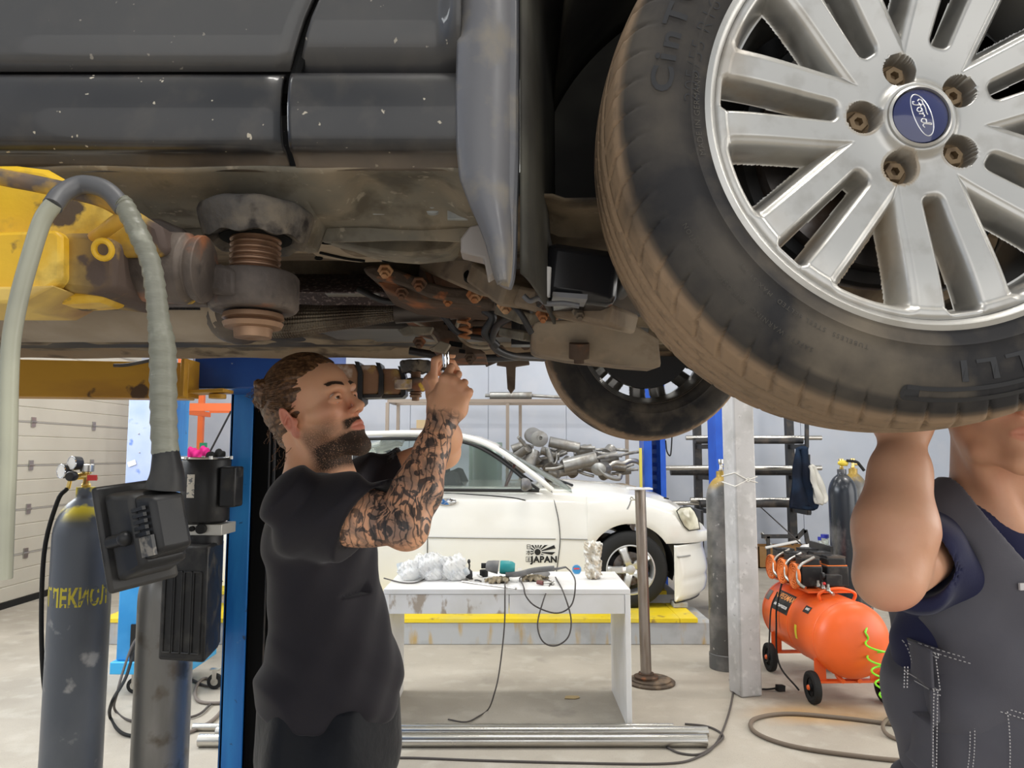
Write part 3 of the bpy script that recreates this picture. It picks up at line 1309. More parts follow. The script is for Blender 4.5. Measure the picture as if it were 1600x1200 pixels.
    # lug bolts
    for b in lug_a:
        bc = Vector(T(LR * cos(b), .034, LR * sin(b)))
        m = MB()
        m.lathe([(.0116, .010), (.0116, .003), (.0098, -.0005), (.0048, -.0008), (.0044, .006), (0, .006)], bc, (0, s, 0), 6, up=(cos(b + .3), 0, sin(b + .3)))
        m.lathe([(.0172, .008), (.0172, .0095), (0, .0095)], bc, (0, s, 0), 20)
        m.build('lug_bolt', M_lug, w_, smooth=30)
    # hub, brake disc, backing plate, caliper
    m = MB()
    dd = .085
    m.lathe([(.03, .040), (.066, .048), (.070, .052), (.072, dd), (.138, dd), (.139, dd + .007), (.139, dd + .018), (.138, dd + .024), (.07, dd + .024)], c, (0, s, 0), 96, caps=False)
    if detail:
        m.mask = (0, 0, 0)
    m.build('brake_disc', M_disc, w_, smooth=35)
    m = MB()
    m.lathe([(.152, dd + .02), (.155, dd + .026), (.154, dd + .040), (.05, dd + .040)], c, (0, s, 0), 48)
    m.lathe([(.05, dd + .02), (.05, dd + .12)], c, (0, s, 0), 24)
    m.build('backing_plate', M_dark, w_)
    m = MB()
    for a in np.linspace(-.45, .45, 9):
        q = T(.125 * cos(a + .5), dd + .012, .125 * sin(a + .5))
        m.box(q, (.05, .085, .040), Euler((0, -(a + .5), 0)))
    m.build('caliper', M_dark, w_, bevel=.004)
    return w_, T, cap


def arc_text(txt, size, rad, a0, T, name, mt, parent, depth=-.0095, spacing=1.1, shear=0, sx=1.0, bold=0.0, dfn=None):
    """letters with their tops pointing outward, reading clockwise, centred on angle a0"""
    v, f = text2d(txt, size, shear, spacing, bold)
    # subdivide through a bmesh so that long faces follow the curve
    bm = bmesh.new()
    bv = [bm.verts.new((x * sx, y, 0)) for x, y in v]
    for q in f:
        try:
            bm.faces.new([bv[i] for i in q])
        except ValueError:
            pass
    bmesh.ops.triangulate(bm, faces=bm.faces)
    bmesh.ops.subdivide_edges(bm, edges=[e for e in bm.edges if e.calc_length() > size * .2], cuts=2)
    bm.verts.index_update()
    vs = []
    for q in bm.verts:
        a = a0 - q.co.x / rad
        r = rad + q.co.y
        d = (dfn(r) if dfn else depth)
        vs.append(T(r * cos(a), d, r * sin(a)))
    fs = [tuple(q.index for q in fc.verts) for fc in bm.faces]
    bm.free()
    return link_mesh(name, vs, fs, mt, parent, smooth=0, weld=False)


def side_d(r):
    pts = [(.204, .012), (.214, .001), (.222, -.001), (.234, -.004), (.239, -.004), (.25, -.006), (.262, -.0065), (.272, -.006), (.280, -.0045), (.287, -.002), (.292, .001), (.2995, .008)]
    return float(np.interp(r, [p_[0] for p_ in pts], [p_[1] for p_ in pts])) - .0009


wn, Tn, cap = make_wheel('front_wheel', WC, car)
# tyre writing
tyre = [o for o in wn.children if o.name.startswith('tyre')][0]
arc_text('CinTURATO', .030, .2555, radians(150), Tn, 'tyre_lettering', M_letter, wn, dfn=side_d, spacing=1.25, sx=1.25, bold=.0008)
arc_text('PIRELLI', .028, .252, radians(292), Tn, 'tyre_lettering', M_letter, wn, dfn=side_d, spacing=1.35, sx=1.5, bold=.0006)
m = MB()
for rr_, aa, bb in ((.2785, 262, 330), (.2885, 262, 330)):
    n_ = 60
    vs = []
    for i in range(n_ + 1):
        a = radians(aa + (bb - aa) * i / n_)
        for r in (rr_ - .002, rr_ + .002):
            vs.append(Tn(r * cos(a), side_d(r), r * sin(a)))
    m.add(vs, [(2 * i, 2 * i + 1, 2 * i + 3, 2 * i + 2) for i in range(n_)])
vs = []
for i in range(13):
    a = radians(262.2) - .022 * sin(pi * i / 12)
    for r in (.2835 + .0072 * cos(pi * i / 12),):
        vs.append(Tn(r * cos(a), side_d(r), r * sin(a)))
for i in range(5):
    a = radians(264.5)
    r = .2765 + .014 * i / 4
    vs.append(Tn(r * cos(a), side_d(r), r * sin(a)))
m.add(vs, [tuple(list(range(13)) + [13, 14, 15, 16, 17])])
m.build('tyre_lettering', M_letter, wn, smooth=0, normals=False, weld=False)
arc_text('MADE IN GERMANY', .0085, .2275, radians(182), Tn, 'sidewall_text', M_letter2, wn, dfn=side_d, spacing=1.1)
arc_text('205/55 R16 91V', .021, .229, radians(160), Tn, 'sidewall_text', M_letter, wn, dfn=side_d, spacing=1.1, bold=-.0004)
arc_text('SAFETY WARNING  EXPLOSION  OPERATION', .0065, .2705, radians(224), Tn, 'sidewall_text', M_letter2, wn, dfn=side_d, spacing=1.35)
arc_text('TUBELESS  STEEL BELTED  MAX 51 PSI', .0065, .2475, radians(236), Tn, 'sidewall_text', M_letter2, wn, dfn=side_d, spacing=1.35)
# badge: oval outline and script
bt = radians(-72)
um, vm = (cos(bt), sin(bt)), (-sin(bt), cos(bt))


def TB(x, y, d=0):
    return Tn(x * um[0] + y * vm[0], .0128 + .1 * 0 - .0006 - d + .0014 * ((x * x + y * y) / .0004), x * um[1] + y * vm[1])


m = MB()
oc = -.0015
pts = [TB(.0225 * cos(t), .0088 * sin(t) - 0) for t in np.linspace(0, 2 * pi, 49)]
m.tube(pts, .00065, n=6, sm=0)
# hand-shaped script strokes
S = [
    [(-.0148, .0005), (-.0160, .0028), (-.0140, .0052), (-.0105, .0050), (-.0060, .0056), (-.0010, .0048), (.0020, .0052)],
    [(-.0095, .0050), (-.0102, .0015), (-.0112, -.0025), (-.0130, -.0052), (-.0155, -.0045), (-.0150, -.0028)],
    [(-.0128, .0008), (-.0100, .0016), (-.0078, .0012)],
    [(-.0050, .0014), (-.0072, .0006), (-.0078, -.0020), (-.0062, -.0040), (-.0040, -.0030), (-.0035, -.0004), (-.0050, .0014), (-.0025, .0010)],
    [(-.0015, .0014), (-.0008, .0004), (-.0016, -.0036), (-.0008, -.0005), (.0012, .0013), (.0026, .0008), (.0022, -.0002)],
    [(.0090, .0006), (.0070, .0014), (.0048, -.0002), (.0044, -.0028), (.0062, -.0040), (.0084, -.0022), (.0108, .0050), (.0124, .0052), (.0110, .0020), (.0096, -.0020), (.0108, -.0038), (.0134, -.0026)],
]
for st in S:
    m.tube([TB(x, y * .92, .0002) for x, y in st], .00062, n=6, sm=5)
m.build('badge_script', mat('badge_silver', (.75, .75, .78), .25, .6), wn)

# far wheel of the same axle and the rear pair out of the picture
WF = P(1003, 533, 2.36)
wf, Tf, _c = make_wheel('front_wheel', Vector((WC.x, 2.40, P(1003, 536, 2.36).z)), car, s=-1, detail=False)
# ================================================================== things under the raised car
def U(name, mt, build, **kw):
    m_ = MB()
    build(m_)
    return m_.build(name, mt, car, **kw)


# far sill (brown dusty box seen from below) and far side shell
M_farsill = mat('dusty_far_sill', (.22, .155, .10), .85, layers=[dict(c=(.25, .20, .14), s=5, lo=.42, hi=.68, d=7), dict(c=(.07, .05, .035), s=10, lo=.56, hi=.7, d=5), dict(c=(.4, .34, .26), s=60, lo=.7, hi=.76, a=.5)], bump=(50, .4, .004))
zb = P(400, 556, 2.30).z
U('far_sill', M_farsill, lambda m: m.grid(80, 14, lambda u, v: Vector((-2.6 + 3.15 * u - .0, 2.20 + .22 * v, zb - .012 * sin(pi * min(1, v * 1.5)) + .06 * max(0, v - .75) * 4 + .018 * (1 - v) ** 2 + .002 * sin(u * 60)))), solid=.004)
U('far_side', M_paint, lambda m: m.bb((-3.2, 2.37, zb + .03), (WC.x - .40, 2.42, 2.72)), bevel=.01)
U('far_fender', M_paint, lambda m: m.grid(40, 8, lambda u, v: Vector((WC.x + (.38 + .3 * v) * cos(pi * (1 - u)), 2.41, WC.z + .06 + (.36 + .3 * v) * sin(pi * (1 - u))))), solid=.01)

# long members under the car, darks painted for the shade between them
M_dk = mat('gap_shade', (.035, .03, .028), .6, layers=[dict(c=(.075, .062, .05), s=6, lo=.5, hi=.7)])  # near-black colour paints the shaded gap between silencer and far sill
U('gap_shade_beam', M_dk, lambda m: m.beam((-2.6, 1.98, 1.812), P(745, 516, 1.98), .26, .05), bevel=.008)
U('dark_panel', mat('shaded_undertray', (.05, .044, .04), .55, layers=[dict(c=(.1, .085, .07), s=5, lo=.45, hi=.7)]),  # colour darkened to carry the shade under the car
  lambda m: m.prism([(P(492, 515, 1.75).x, 0), (P(500, 515, 1.75).x, .0), (P(800, 515, 1.75).x, 0), (P(800, 515, 1.75).x, .26), (P(560, 0, 1.75).x, .26), (P(492, 0, 1.75).x, .2)],
                    (0, 1.70, P(600, 519, 1.75).z), (1, 0, 0), (0, 1, .03), .03, (0, 0, 1)), bevel=.006)
# resonator / silencer box: long pressed box with dark rounded end
yb = 1.30
za, zc = P(100, 476, yb).z, P(100, 522, yb).z
M_box = mat('dusty_lightened_silencer', (.33, .265, .19), .72, .15, layers=[dict(c=(.42, .35, .27), s=8, lo=.4, hi=.65, d=8), dict(c=(.12, .07, .05), s=9, lo=.58, hi=.74, d=5)], bump=(30, .3, .004))  # dusty tan, lightened to paint the box brighter than the shade around
bx0, bx1 = -2.4, P(338, 500, yb).x


def sil(m):
    prof = []
    for k in range(17):
        t = pi * k / 16
        prof.append((-cos(t) * .105, -sin(t) * (za - zc)))
    prof = [(-.105, .012)] + prof + [(.105, .012)]
    m.prism(prof, (bx0, yb + .08, za), (0, 1, 0), (0, 0, 1), bx1 - bx0, (1, 0, 0))


so = U('silencer', M_box, sil, smooth=50)


def silcap(m):
    prof = [(-.112, .006)] + [(-cos(pi * k / 16) * .112, -sin(pi * k / 16) * (za - zc + .004)) for k in range(17)] + [(.112, .006)]
    m.prism(prof, (bx1 - .004, yb + .08, za), (0, 1, 0), (0, 0, 1), .010, (1, 0, 0))


m_ = MB()
silcap(m_)
m_.build('end_flange', M_box, so, smooth=50)
m_ = MB()
m_.ball((bx1 + .004, yb + .08, za - .012), (.05, .104, (za - zc) * .86), n=24)
m_.build('end_cap', M_heat, so)
m_ = MB()
m_.beam((bx0, yb - .022, za - .008), (bx1 - .02, yb - .022, za - .008), .006, .012)
n_ = 110
for i in range(n_):
    X = bx1 - .03 - i * .012
    m_.box((X, yb - .027, za - .008), (.004, .006, .012), Euler((0, .5, 0)))
m_.build('crimped_seam', M_dark, so, smooth=0)

# braided flexible exhaust section: criss-cross woven sleeve
fa, fb = P(385, 508, 1.52), P(640, 488, 1.52)
fl_ = MB()
L_ = (fb - fa)
nu_, nv_ = 300, 64


def flex(u, v):
    a = 2 * pi * v
    r = .026 + .008 * sin(pi * smooth01(u, 0, .55)) - .012 * smooth01(u, .5, 1)
    r += .0017 * sin(a * 12 + u * 210) * sin(a * 12 - u * 210)
    X = fa + L_ * u
    q = Vector((0, cos(a), sin(a))) * r
    return X + q


fl_.grid(nu_, nv_ * 2, flex)
fl_.build('braided_flex_pipe', mat('braided_steel', (.20, .17, .13), .45, .7, layers=[dict(c=(.08, .06, .045), s=8, lo=.45, hi=.65)]), car, smooth=60)
U('exhaust_pipe', M_heat, lambda m: m.tube([fb + Vector((-.03, 0, 0)), fb + Vector((.1, 0, .01)), fb + Vector((.25, .02, .05)), fb + Vector((.5, .0, .08))], .024, n=16))
U('exhaust_pipe', M_heat, lambda m: m.tube([fa + Vector((.02, 0, 0)), fa + Vector((-.10, -.06, .01)), fa + Vector((-.22, -.12, .012))], .026, n=16))
# heat shield with speckled surface above the flex pipe
U('heat_shield', mat('speckled_heat_shield', (.075, .055, .055), .6, .3, layers=[dict(c=(.25, .2, .19), s=130, lo=.56, hi=.62, d=3)], bump=(150, .8, .003)),
  lambda m: m.grid(40, 12, lambda u, v: Vector((P(440, 470, 1.55).x + .33 * u, 1.40 + .32 * v, 1.80 + .07 * sin(pi * v) - .012 * (1 - u) * 0))), solid=.003)
U('bracket_strip', M_rail, lambda m: m.beam(P(510, 459, 1.46), P(592, 459, 1.46), .03, .006), bevel=.001)

# front subframe: big rusty dark arm in an S curve
def arm(m):
    top = [(566, 418), (580, 414), (612, 418), (640, 428), (668, 440), (700, 448), (735, 451), (765, 455), (772, 462)]
    bot = [(572, 428), (590, 436), (612, 440), (640, 450), (668, 462), (695, 468), (730, 472), (758, 477), (771, 478)]
    Y_ = 1.22
    n = len(top)
    A = [P(x, y, Y_) for x, y in top]
    B = [P(x, y, Y_) for x, y in bot]
    D = Vector((0, .14, .01))
    vs = A + B + [q + D for q in A] + [q + D for q in B]
    fs = []
    for i in range(n - 1):
        fs += [(i, i + 1, n + i + 1, n + i), (2 * n + i, 3 * n + i, 3 * n + i + 1, 2 * n + i + 1), (i, 2 * n + i, 2 * n + i + 1, i + 1), (n + i, n + i + 1, 3 * n + i + 1, 3 * n + i)]
    fs += [(0, n, 3 * n, 2 * n), (n - 1, 3 * n - 1, 4 * n - 1, 2 * n - 1)]
    m.add(vs, fs)


M_arm = mat('brown_rusty_subframe', (.075, .055, .042), .8, layers=[dict(c=(.16, .12, .085), s=9, lo=.45, hi=.68, d=7), dict(c=(.33, .12, .05), s=22, lo=.6, hi=.68, d=6)], bump=(60, .7, .005))
sf = U('subframe', M_arm, arm, bevel=.005)


def sub2(m):
    # underside plate with rusty edge below the arm, reaching to the cross member
    P1 = [(590, 440), (600, 452), (640, 468), (690, 474), (765, 478), (768, 470), (720, 462), (650, 452), (612, 440)]
    pts = [P(x, y, 1.25) for x, y in P1]
    n = len(pts)
    m.add(pts + [q + Vector((0, .12, -.004)) for q in pts], [tuple(range(n)), tuple(range(2 * n - 1, n - 1, -1))] + [(i, (i + 1) % n, (i + 1) % n + n, i + n) for i in range(n)])


m_ = MB()
sub2(m_)
m_.build('lower_plate', M_rust, sf, bevel=.003)


def blob(name, mt, prims, lo, hi, h=.005, par=None, amp=.003, fr=60, op=None):
    f = Field(lo, hi, h)
    for q in prims:
        f.cap(*q[:4], k=q[4] if len(q) > 4 else .008)
    if op:
        op(f)
    f.warp(lambda x, y, z: amp * np.sin(x * fr) * np.sin(y * fr * 1.3 + 1) * np.sin(z * fr * .8 + 2))
    return f.build(name, mt, par or car)


# slotted cross member sweeping down toward the tool: stepped steel with slots
c1 = [(624, 478), (640, 476), (700, 478), (742, 482), (735, 500), (716, 512), (722, 530), (745, 542), (760, 552), (700, 553), (672, 545), (690, 540), (684, 524), (662, 508), (630, 500)]
pts = [P(x, y, 1.60) for x, y in c1]
n = len(pts)
m_ = MB()
m_.add(pts + [q + Vector((0, .22, .0)) for q in pts], [tuple(range(n)), tuple(range(2 * n - 1, n - 1, -1))] + [(i, (i + 1) % n, (i + 1) % n + n, i + n) for i in range(n)])
xm = m_.build('cross_member', M_rust, car, bevel=.005)
for i, (x, y, a, b) in enumerate([(690, 488, 12, 4), (694, 497, 14, 4), (700, 506, 14, 4), (706, 515, 12, 4), (668, 494, 10, 4), (712, 538, 22, 8), (690, 549, 14, 5), (722, 549, 10, 6)]):
    q = P(x, y, 1.598)
    m_ = MB()
    m_.box(q, (a * .0013, .006, b * .0013), Euler((0, .15, 0)))
    m_.build('slot', M_hole, xm)
# bright lipped plates at left of the cross member
M_lip = mat('light_dusty_edge', (.36, .31, .24), .7, layers=[dict(c=(.2, .14, .09), s=20, lo=.5, hi=.65)])
m_ = MB()
m_.tube([P(x, y, 1.585) for x, y in ((624, 480), (628, 492), (640, 499), (658, 508), (670, 517), (680, 530), (683, 540), (672, 546))], .003, n=8)
m_.tube([P(x, y, 1.585) for x, y in ((716, 500), (714, 515), (722, 531), (738, 541), (758, 543), (772, 540))], .004, n=8)
m_.tube([P(x, y, 1.50) for x, y in ((735, 478), (738, 490), (730, 500), (716, 502))], .006, n=8)
m_.build('plate_edge', M_lip, xm)
m_ = MB()
m_.prism([(0, 0), (.055, .004), (.062, .018), (.008, .020), (-.012, .012)], P(630, 524, 1.5), (1, 0, 0), (0, 0, 1), .02, (0, 1, 0))
m_.prism([(0, 0), (.03, -.006), (.042, .012), (.02, .02)], P(672, 547, 1.5), (1, 0, 0), (0, 0, 1), .02, (0, 1, 0))
m_.build('tab', M_under2, xm, bevel=.002)
U('steering_knuckle', M_rust, lambda m: (m.tube([P(724, 500, 1.45), P(742, 488, 1.42), P(752, 476, 1.4), P(760, 482, 1.4)], lambda t: .013 - .004 * t, n=10),
                                         m.tube([P(728, 504, 1.45), P(750, 504, 1.43), P(766, 503, 1.42)], .007, n=8)), smooth=50)
m_ = MB()
for x, y in ((672, 482), (690, 481), (706, 483), (724, 482)):
    q = P(x, y, 1.50)
    m_.lathe([(.011, .008), (.011, -.006), (.006, -.007), (.006, -.012), (0, -.012)], q, (0, 0, 1), 6)
m_.build('rusty_nuts', M_rustb, xm)
# bellhousing/engine dark masses to the right
blob('gearbox', M_dark, [((-.02, 1.6, 1.90), (.5, 1.62, 1.93), .13, .12), ((.05, 1.75, 1.86), (.3, 1.9, 1.86), .07, .08), ((-.1, 1.4, 1.9), (.2, 1.35, 1.92), .07, .06)],
     (-.3, 1.2, 1.70), (.75, 2.05, 2.15), .012, amp=.006, fr=40)
U('drive_shaft', M_dark, lambda m: (m.cyl((WC.x - .17, 1.05, 1.83), (WC.x - .2, 2.1, 1.83), .016), m.lathe([(.03, 0), (.045, .02), (.035, .03), (.042, .05), (.028, .06), (.034, .08), (.02, .10)], (WC.x - .17, 1.1, 1.83), (0, 1, 0), 20)))
U('steering_rod', M_rust, lambda m: m.tube([P(738, 520, 1.7), P(780, 519, 1.7), P(812, 516, 1.68), P(822, 540, 1.62)], .012))
U('plastic_connector', M_blackpl, lambda m: (m.box(P(806, 508, 1.45), (.018, .03, .05)), m.box(P(822, 510, 1.45), (.022, .03, .042)), m.box(P(822, 536, 1.47), (.06, .04, .012))), bevel=.002)
# lower control arm: broad tan pressed steel arm reaching to the wheel
M_ctrl = mat('tan_control_arm', (.22, .165, .115), .75, layers=[dict(c=(.10, .075, .055), s=24, lo=.5, hi=.66, d=8), dict(c=(.34, .28, .21), s=6, lo=.4, hi=.66, d=6), dict(c=(.12, .08, .05), s=9, lo=.56, hi=.7, d=5), dict(c=(.3, .12, .05), s=14, lo=.66, hi=.72)], bump=(40, .3, .004))


def ctrl(m):
    top = [(833, 502), (850, 500), (880, 499), (930, 496), (985, 500), (1030, 530)]
    bot = [(830, 548), (848, 553), (890, 561), (935, 566), (990, 572), (1035, 575)]
    n = len(top)
    A = [P(x, y, 1.12) for x, y in top]
    B = [P(x, y, 1.18) for x, y in bot]
    vs = A + B + [q + Vector((0, .16, .01)) for q in A] + [q + Vector((0, .10, .005)) for q in B]
    fs = []
    for i in range(n - 1):
        fs += [(i, i + 1, n + i + 1, n + i), (2 * n + i, 3 * n + i, 3 * n + i + 1, 2 * n + i + 1), (i, 2 * n + i, 2 * n + i + 1, i + 1), (n + i, n + i + 1, 3 * n + i + 1, 3 * n + i)]
    fs += [(0, n, 3 * n, 2 * n), (n - 1, 3 * n - 1, 4 * n - 1, 2 * n - 1)]
    m.add(vs, fs)


ca = U('control_arm', M_ctrl, ctrl, bevel=.008)
m_ = MB()
m_.lathe([(.016, -.012), (.016, .012), (.008, .014), (.008, .02), (0, .02)], P(905, 548, 1.15), (0, .3, -1), 20)
m_.build('ball_joint', M_rust, ca)
# long rail that runs from the sill to the arm
U('front_rail', M_ctrl, lambda m: (m.beam(P(780, 432, 1.15), P(835, 470, 1.08), .12, .035), m.beam(P(830, 470, 1.10), P(975, 500, 1.02), .10, .03), m.beam(P(700, 408, 1.3), P(800, 448, 1.18), .12, .05)), bevel=.006)
m_ = MB()
m_.lathe([(.012, -.004), (.012, .004), (0, .004)], P(736, 432, 1.165), (0, 1, -.6), 16)
m_.build('rail_hole', M_hole, car)
m_ = MB()
m_.lathe([(.05, 0), (.05, .10)], P(716, 424, 1.35), (-.4, 1, .2), 24)
m_.build('round_bush', M_rust, car)
# black washer-bottle-like shape and white strip beside the arch liner
U('black_tank', mat('glossy_black_plastic', (.015, .015, .017), .2), lambda m: m.box(P(900, 440, .99), (.10, .10, .075), Euler((0, .12, .1))), bevel=.014)
U('white_strip', M_white, lambda m: m.tube([P(855, 418, .93), P(854, 440, .93), P(853, 464, .93)], .0055, n=8))
U('metal_tray', M_flap, lambda m: (m.tube([P(818, 462, .92), P(828, 470, .92), P(842, 466, .92), P(855, 474, .92), P(880, 474, .92), P(905, 478, .92)], .0035, n=8), m.beam(P(862, 466, .94), P(915, 470, .94), .05, .006)), smooth=50)
# hanging bracket below far sill, right of the hands
M_brk = mat('brown_bracket', (.16, .12, .09), .8, layers=[dict(c=(.08, .06, .05), s=12, lo=.5, hi=.65)])
U('hanging_bracket', M_brk, lambda m: (m.prism([(-.03, .02), (.055, .02), (.06, -.006), (.02, -.012), (.018, -.075), (.006, -.09), (-.004, -.075), (-.008, -.012), (-.035, -.008)], P(795, 566, 2.1), (1, 0, 0), (0, 0, 1), .02, (0, 1, 0)),
                                       m.beam(P(760, 570, 2.1), P(800, 553, 2.12), .03, .012)), bevel=.002)
rnd = random.Random(8)
for x, y, Y_, r_ in ((602, 424, 1.21, .009), (655, 444, 1.21, .009), (742, 462, 1.21, .010), (628, 458, 1.24, .008), (700, 468, 1.24, .008), (790, 478, 1.1, .009), (765, 505, 1.5, .011), (848, 492, 1.05, .007), (905, 488, 1.0, .007), (780, 548, 1.6, .010), (655, 535, 1.5, .009), (735, 560, 1.6, .009)):
    U('bolt', M_rustb if rnd.random() < .4 else M_rust, lambda m: m.lathe([(r_ * 1.5, .004), (r_ * 1.5, .001), (r_, 0), (r_, -.008), (r_ * .6, -.009), (r_ * .6, -.014), (0, -.014)], P(x, y, Y_), (0, .8, 1), 6))
for pts_, r_ in (([(560, 452, 1.4), (600, 470, 1.38), (650, 474, 1.4), (690, 492, 1.4), (716, 520, 1.42), (760, 530, 1.42)], .006), ([(830, 486, 1.2), (800, 494, 1.22), (775, 512, 1.3), (770, 540, 1.35), (800, 556, 1.4), (850, 560, 1.5)], .007),
                 ([(770, 466, 1.12), (790, 470, 1.1), (812, 488, 1.08), (830, 520, 1.1)], .005), ([(640, 548, 1.8), (690, 556, 1.8), (760, 560, 1.85), (830, 556, 1.9)], .010), ([(756, 484, 1.3), (770, 496, 1.3), (758, 520, 1.32), (776, 540, 1.35)], .008)):
    U('underbody_hose', M_dark, lambda m: m.tube([P(*q) for q in pts_], r_, n=8), smooth=60)
U('ribbed_bracket', M_under2, lambda m: (m.beam(P(790, 484, 1.25), P(832, 500, 1.2), .05, .02), m.beam(P(796, 520, 1.3), P(834, 528, 1.25), .05, .016)), bevel=.003)
U('heat_plate', M_rust, lambda m: m.prism([(0, 0), (.09, -.012), (.15, -.004), (.16, .02), (.08, .03), (.01, .022)], P(752, 500, 1.45), (1, 0, 0), (0, 0, 1), .06, (0, 1, 0)), bevel=.004)
U('spring_clip', M_rustb, lambda m: m.tube([P(726, 486, 1.36) + Vector((.012 * cos(t * 1.9), .012 * sin(t * 1.9), -.004 * t)) for t in range(14)], .003, n=6, sm=2))
U('engine_block', M_dark, lambda m: m.bb((.15, 1.35, 2.0), (.95, 2.05, 2.5)), bevel=.03)
U('strut', M_dark, lambda m: (m.cyl((WC.x, 1.08, WC.z + .02), (WC.x - .02, 1.15, 2.4), .028), m.lathe([(.09, 0), (.09, .008), (.03, .01)], (WC.x, 1.10, 2.16), (0, 0, 1), 24), m.beam((WC.x, .93, WC.z), (WC.x, 1.08, WC.z + .05), .08, .10)))
# ================================================================== two-post lift
M_yel = mat('worn_yellow_paint', (.80, .50, .015), .42, layers=[
    dict(c=(.70, .40, .02), s=4, lo=.4, hi=.7),
    dict(c=(.92, .70, .16), s=16, lo=.55, hi=.68, d=7, a=.6),
    dict(c=(.42, .26, .03), s=34, lo=.54, hi=.68, d=7, a=.7),
    dict(c=(.10, .07, .045), s=13, lo=.60, hi=.63, d=8, r=.8),
    dict(c=(.08, .055, .045), s=13, lo=.34, hi=.50, d=9, m=0, r=.8, gain=1.6)], bump=(50, .3, .003))
M_yel2 = mat('ochre_beam_paint', (.50, .26, .02), .5, layers=[dict(c=(.36, .17, .02), s=3, lo=.45, hi=.7, st=(.5, 3, 3)), dict(c=(.09, .05, .025), s=9, lo=.63, hi=.68, d=7, r=.8)], bump=(40, .2, .003))
M_iron = mat('dark_worn_iron', (.075, .060, .052), .6, .3, layers=[
    dict(c=(.17, .135, .11), s=14, lo=.45, hi=.66, d=8), dict(c=(.035, .03, .028), s=30, lo=.54, hi=.66, d=7), dict(c=(.26, .10, .045), s=13, lo=.60, hi=.68, d=8, k=0), dict(c=(.60, .38, .03), s=11, lo=.68, hi=.70, d=5, k=0)], bump=(50, .6, .004))
M_pad = mat('old_rubber_pad', (.085, .078, .072), .75, layers=[dict(c=(.20, .165, .125), s=16, lo=.45, hi=.64, d=8), dict(c=(.035, .03, .028), s=36, lo=.54, hi=.66, d=6)], bump=(40, .9, .006))
M_screw = mat('rusty_screw', (.27, .16, .10), .5, .6, layers=[dict(c=(.14, .08, .05), s=18, lo=.5, hi=.65), dict(c=(.34, .21, .13), s=8, lo=.55, hi=.7)])
M_blue = mat('blue_lift_paint', (.012, .13, .42), .35, layers=[dict(c=(.03, .24, .58), s=2.5, lo=.4, hi=.7, st=(4, 4, .6)), dict(c=(.02, .05, .12), s=20, lo=.66, hi=.70, d=5), dict(c=(.30, .42, .5), s=9, lo=.66, hi=.74, a=.6)], bump=(80, .1, .002))
M_blued = mat('deep_blue_paint', (.012, .055, .27), .32, layers=[dict(c=(.02, .09, .36), s=3, lo=.45, hi=.7), dict(c=(.35, .4, .5), s=40, lo=.72, hi=.75, a=.7)])


def screw_jack(parent, c, ztop, zpad_r, r, zbot, s=1.0):
    """threaded spindle with pad, c=(x,y)"""
    m_ = MB()
    z = zbot
    prof = [(r * .8, z)]
    pitch = .0062 * s
    while z < ztop - .03 * s:
        prof += [(r * .88, z), (r, z + pitch * .35), (r, z + pitch * .6), (r * .88, z + pitch * .95)]
        z += pitch
    prof.append((r * .8, ztop - .02 * s))
    m_.lathe(prof, (c[0], c[1], 0), (0, 0, 1), 36)
    m_.build('screw_spindle', M_screw, parent, smooth=30)


def pad(parent, c, ztop, R):
    m_ = MB()
    m_.lathe([(R * .45, -.030), (R * .62, -.030), (R * .64, -.022), (0, -.021)], (c[0], c[1], ztop), (0, 0, 1), 48)
    m_.build('pad_socket', M_hole, parent)
    m_ = MB()
    n = 64
    prof = [(.66, -.028), (.80, -.034), (.86, -.034), (.97, -.012), (1.0, -.004), (.98, 0), (.9, .003), (0, .002)]
    o_ = len(m_.v)
    m_.lathe([(R * a, b) for a, b in prof], (c[0], c[1], ztop), (0, 0, 1), n)
    m_.v = [(x, y, z + .0022 * sin(9 * atan2(y - c[1], x - c[0])) * (1 if z < ztop - .02 else .3)) for x, y, z in m_.v]
    m_.build('rubber_pad', M_pad, parent, smooth=60)


def make_holder(parent, c, ztop, R, zring, rr, r):
    pad(parent, c, ztop, R)
    screw_jack(parent, c, ztop, R, r, zring - .012)
    m_ = MB()
    m_.lathe([(r * 1.02, -.021), (rr * .93, -.021), (rr, -.016), (rr, .016), (rr * .93, .021), (r * 1.02, .021)], (c[0], c[1], zring), (0, 0, 1), 40)
    m_.build('ring_eye', M_iron, parent, bevel=.002)
    m_ = MB()
    m_.lathe([(r * .9, -.022), (r * 1.15, -.024), (r * 1.2, -.029), (r * .95, -.031), (r * 1.18, -.034), (r * 1.1, -.039), (r * .75, -.040), (r * .72, -.050), (r * .35, -.051), (0, -.046)], (c[0], c[1], zring), (0, 0, 1), 24)
    m_.build('screw_nut', M_screw, parent)


# ---- near arm (in front, left), with a pivoting sleeve, locking rod and pad under the sill
ya = .83
pc = P(402, 330, ya)
pc = Vector((P(400, 330, .80).x, .803, 1.0))
liftN = thing('car_lift', (-1.35, .48, 0), 'near car lift with thick worn yellow arm and rusty screw pad under the dark car', 'car lift')
near = sub_root('lift_arm', (-.45, ya, 1.60), liftN)
ztop = z_sill1 - .027
zr = P(400, 444, .76).z
make_holder(near, (pc.x, pc.y), ztop - .008, .062, zr, .048, .0275)
# big yellow rounded end plate of the arm


def Q(px, py, Y=.69):
    return P(px, py, Y)


def ip(px, py, Y=.80):
    return np.array(P(px, py, Y))


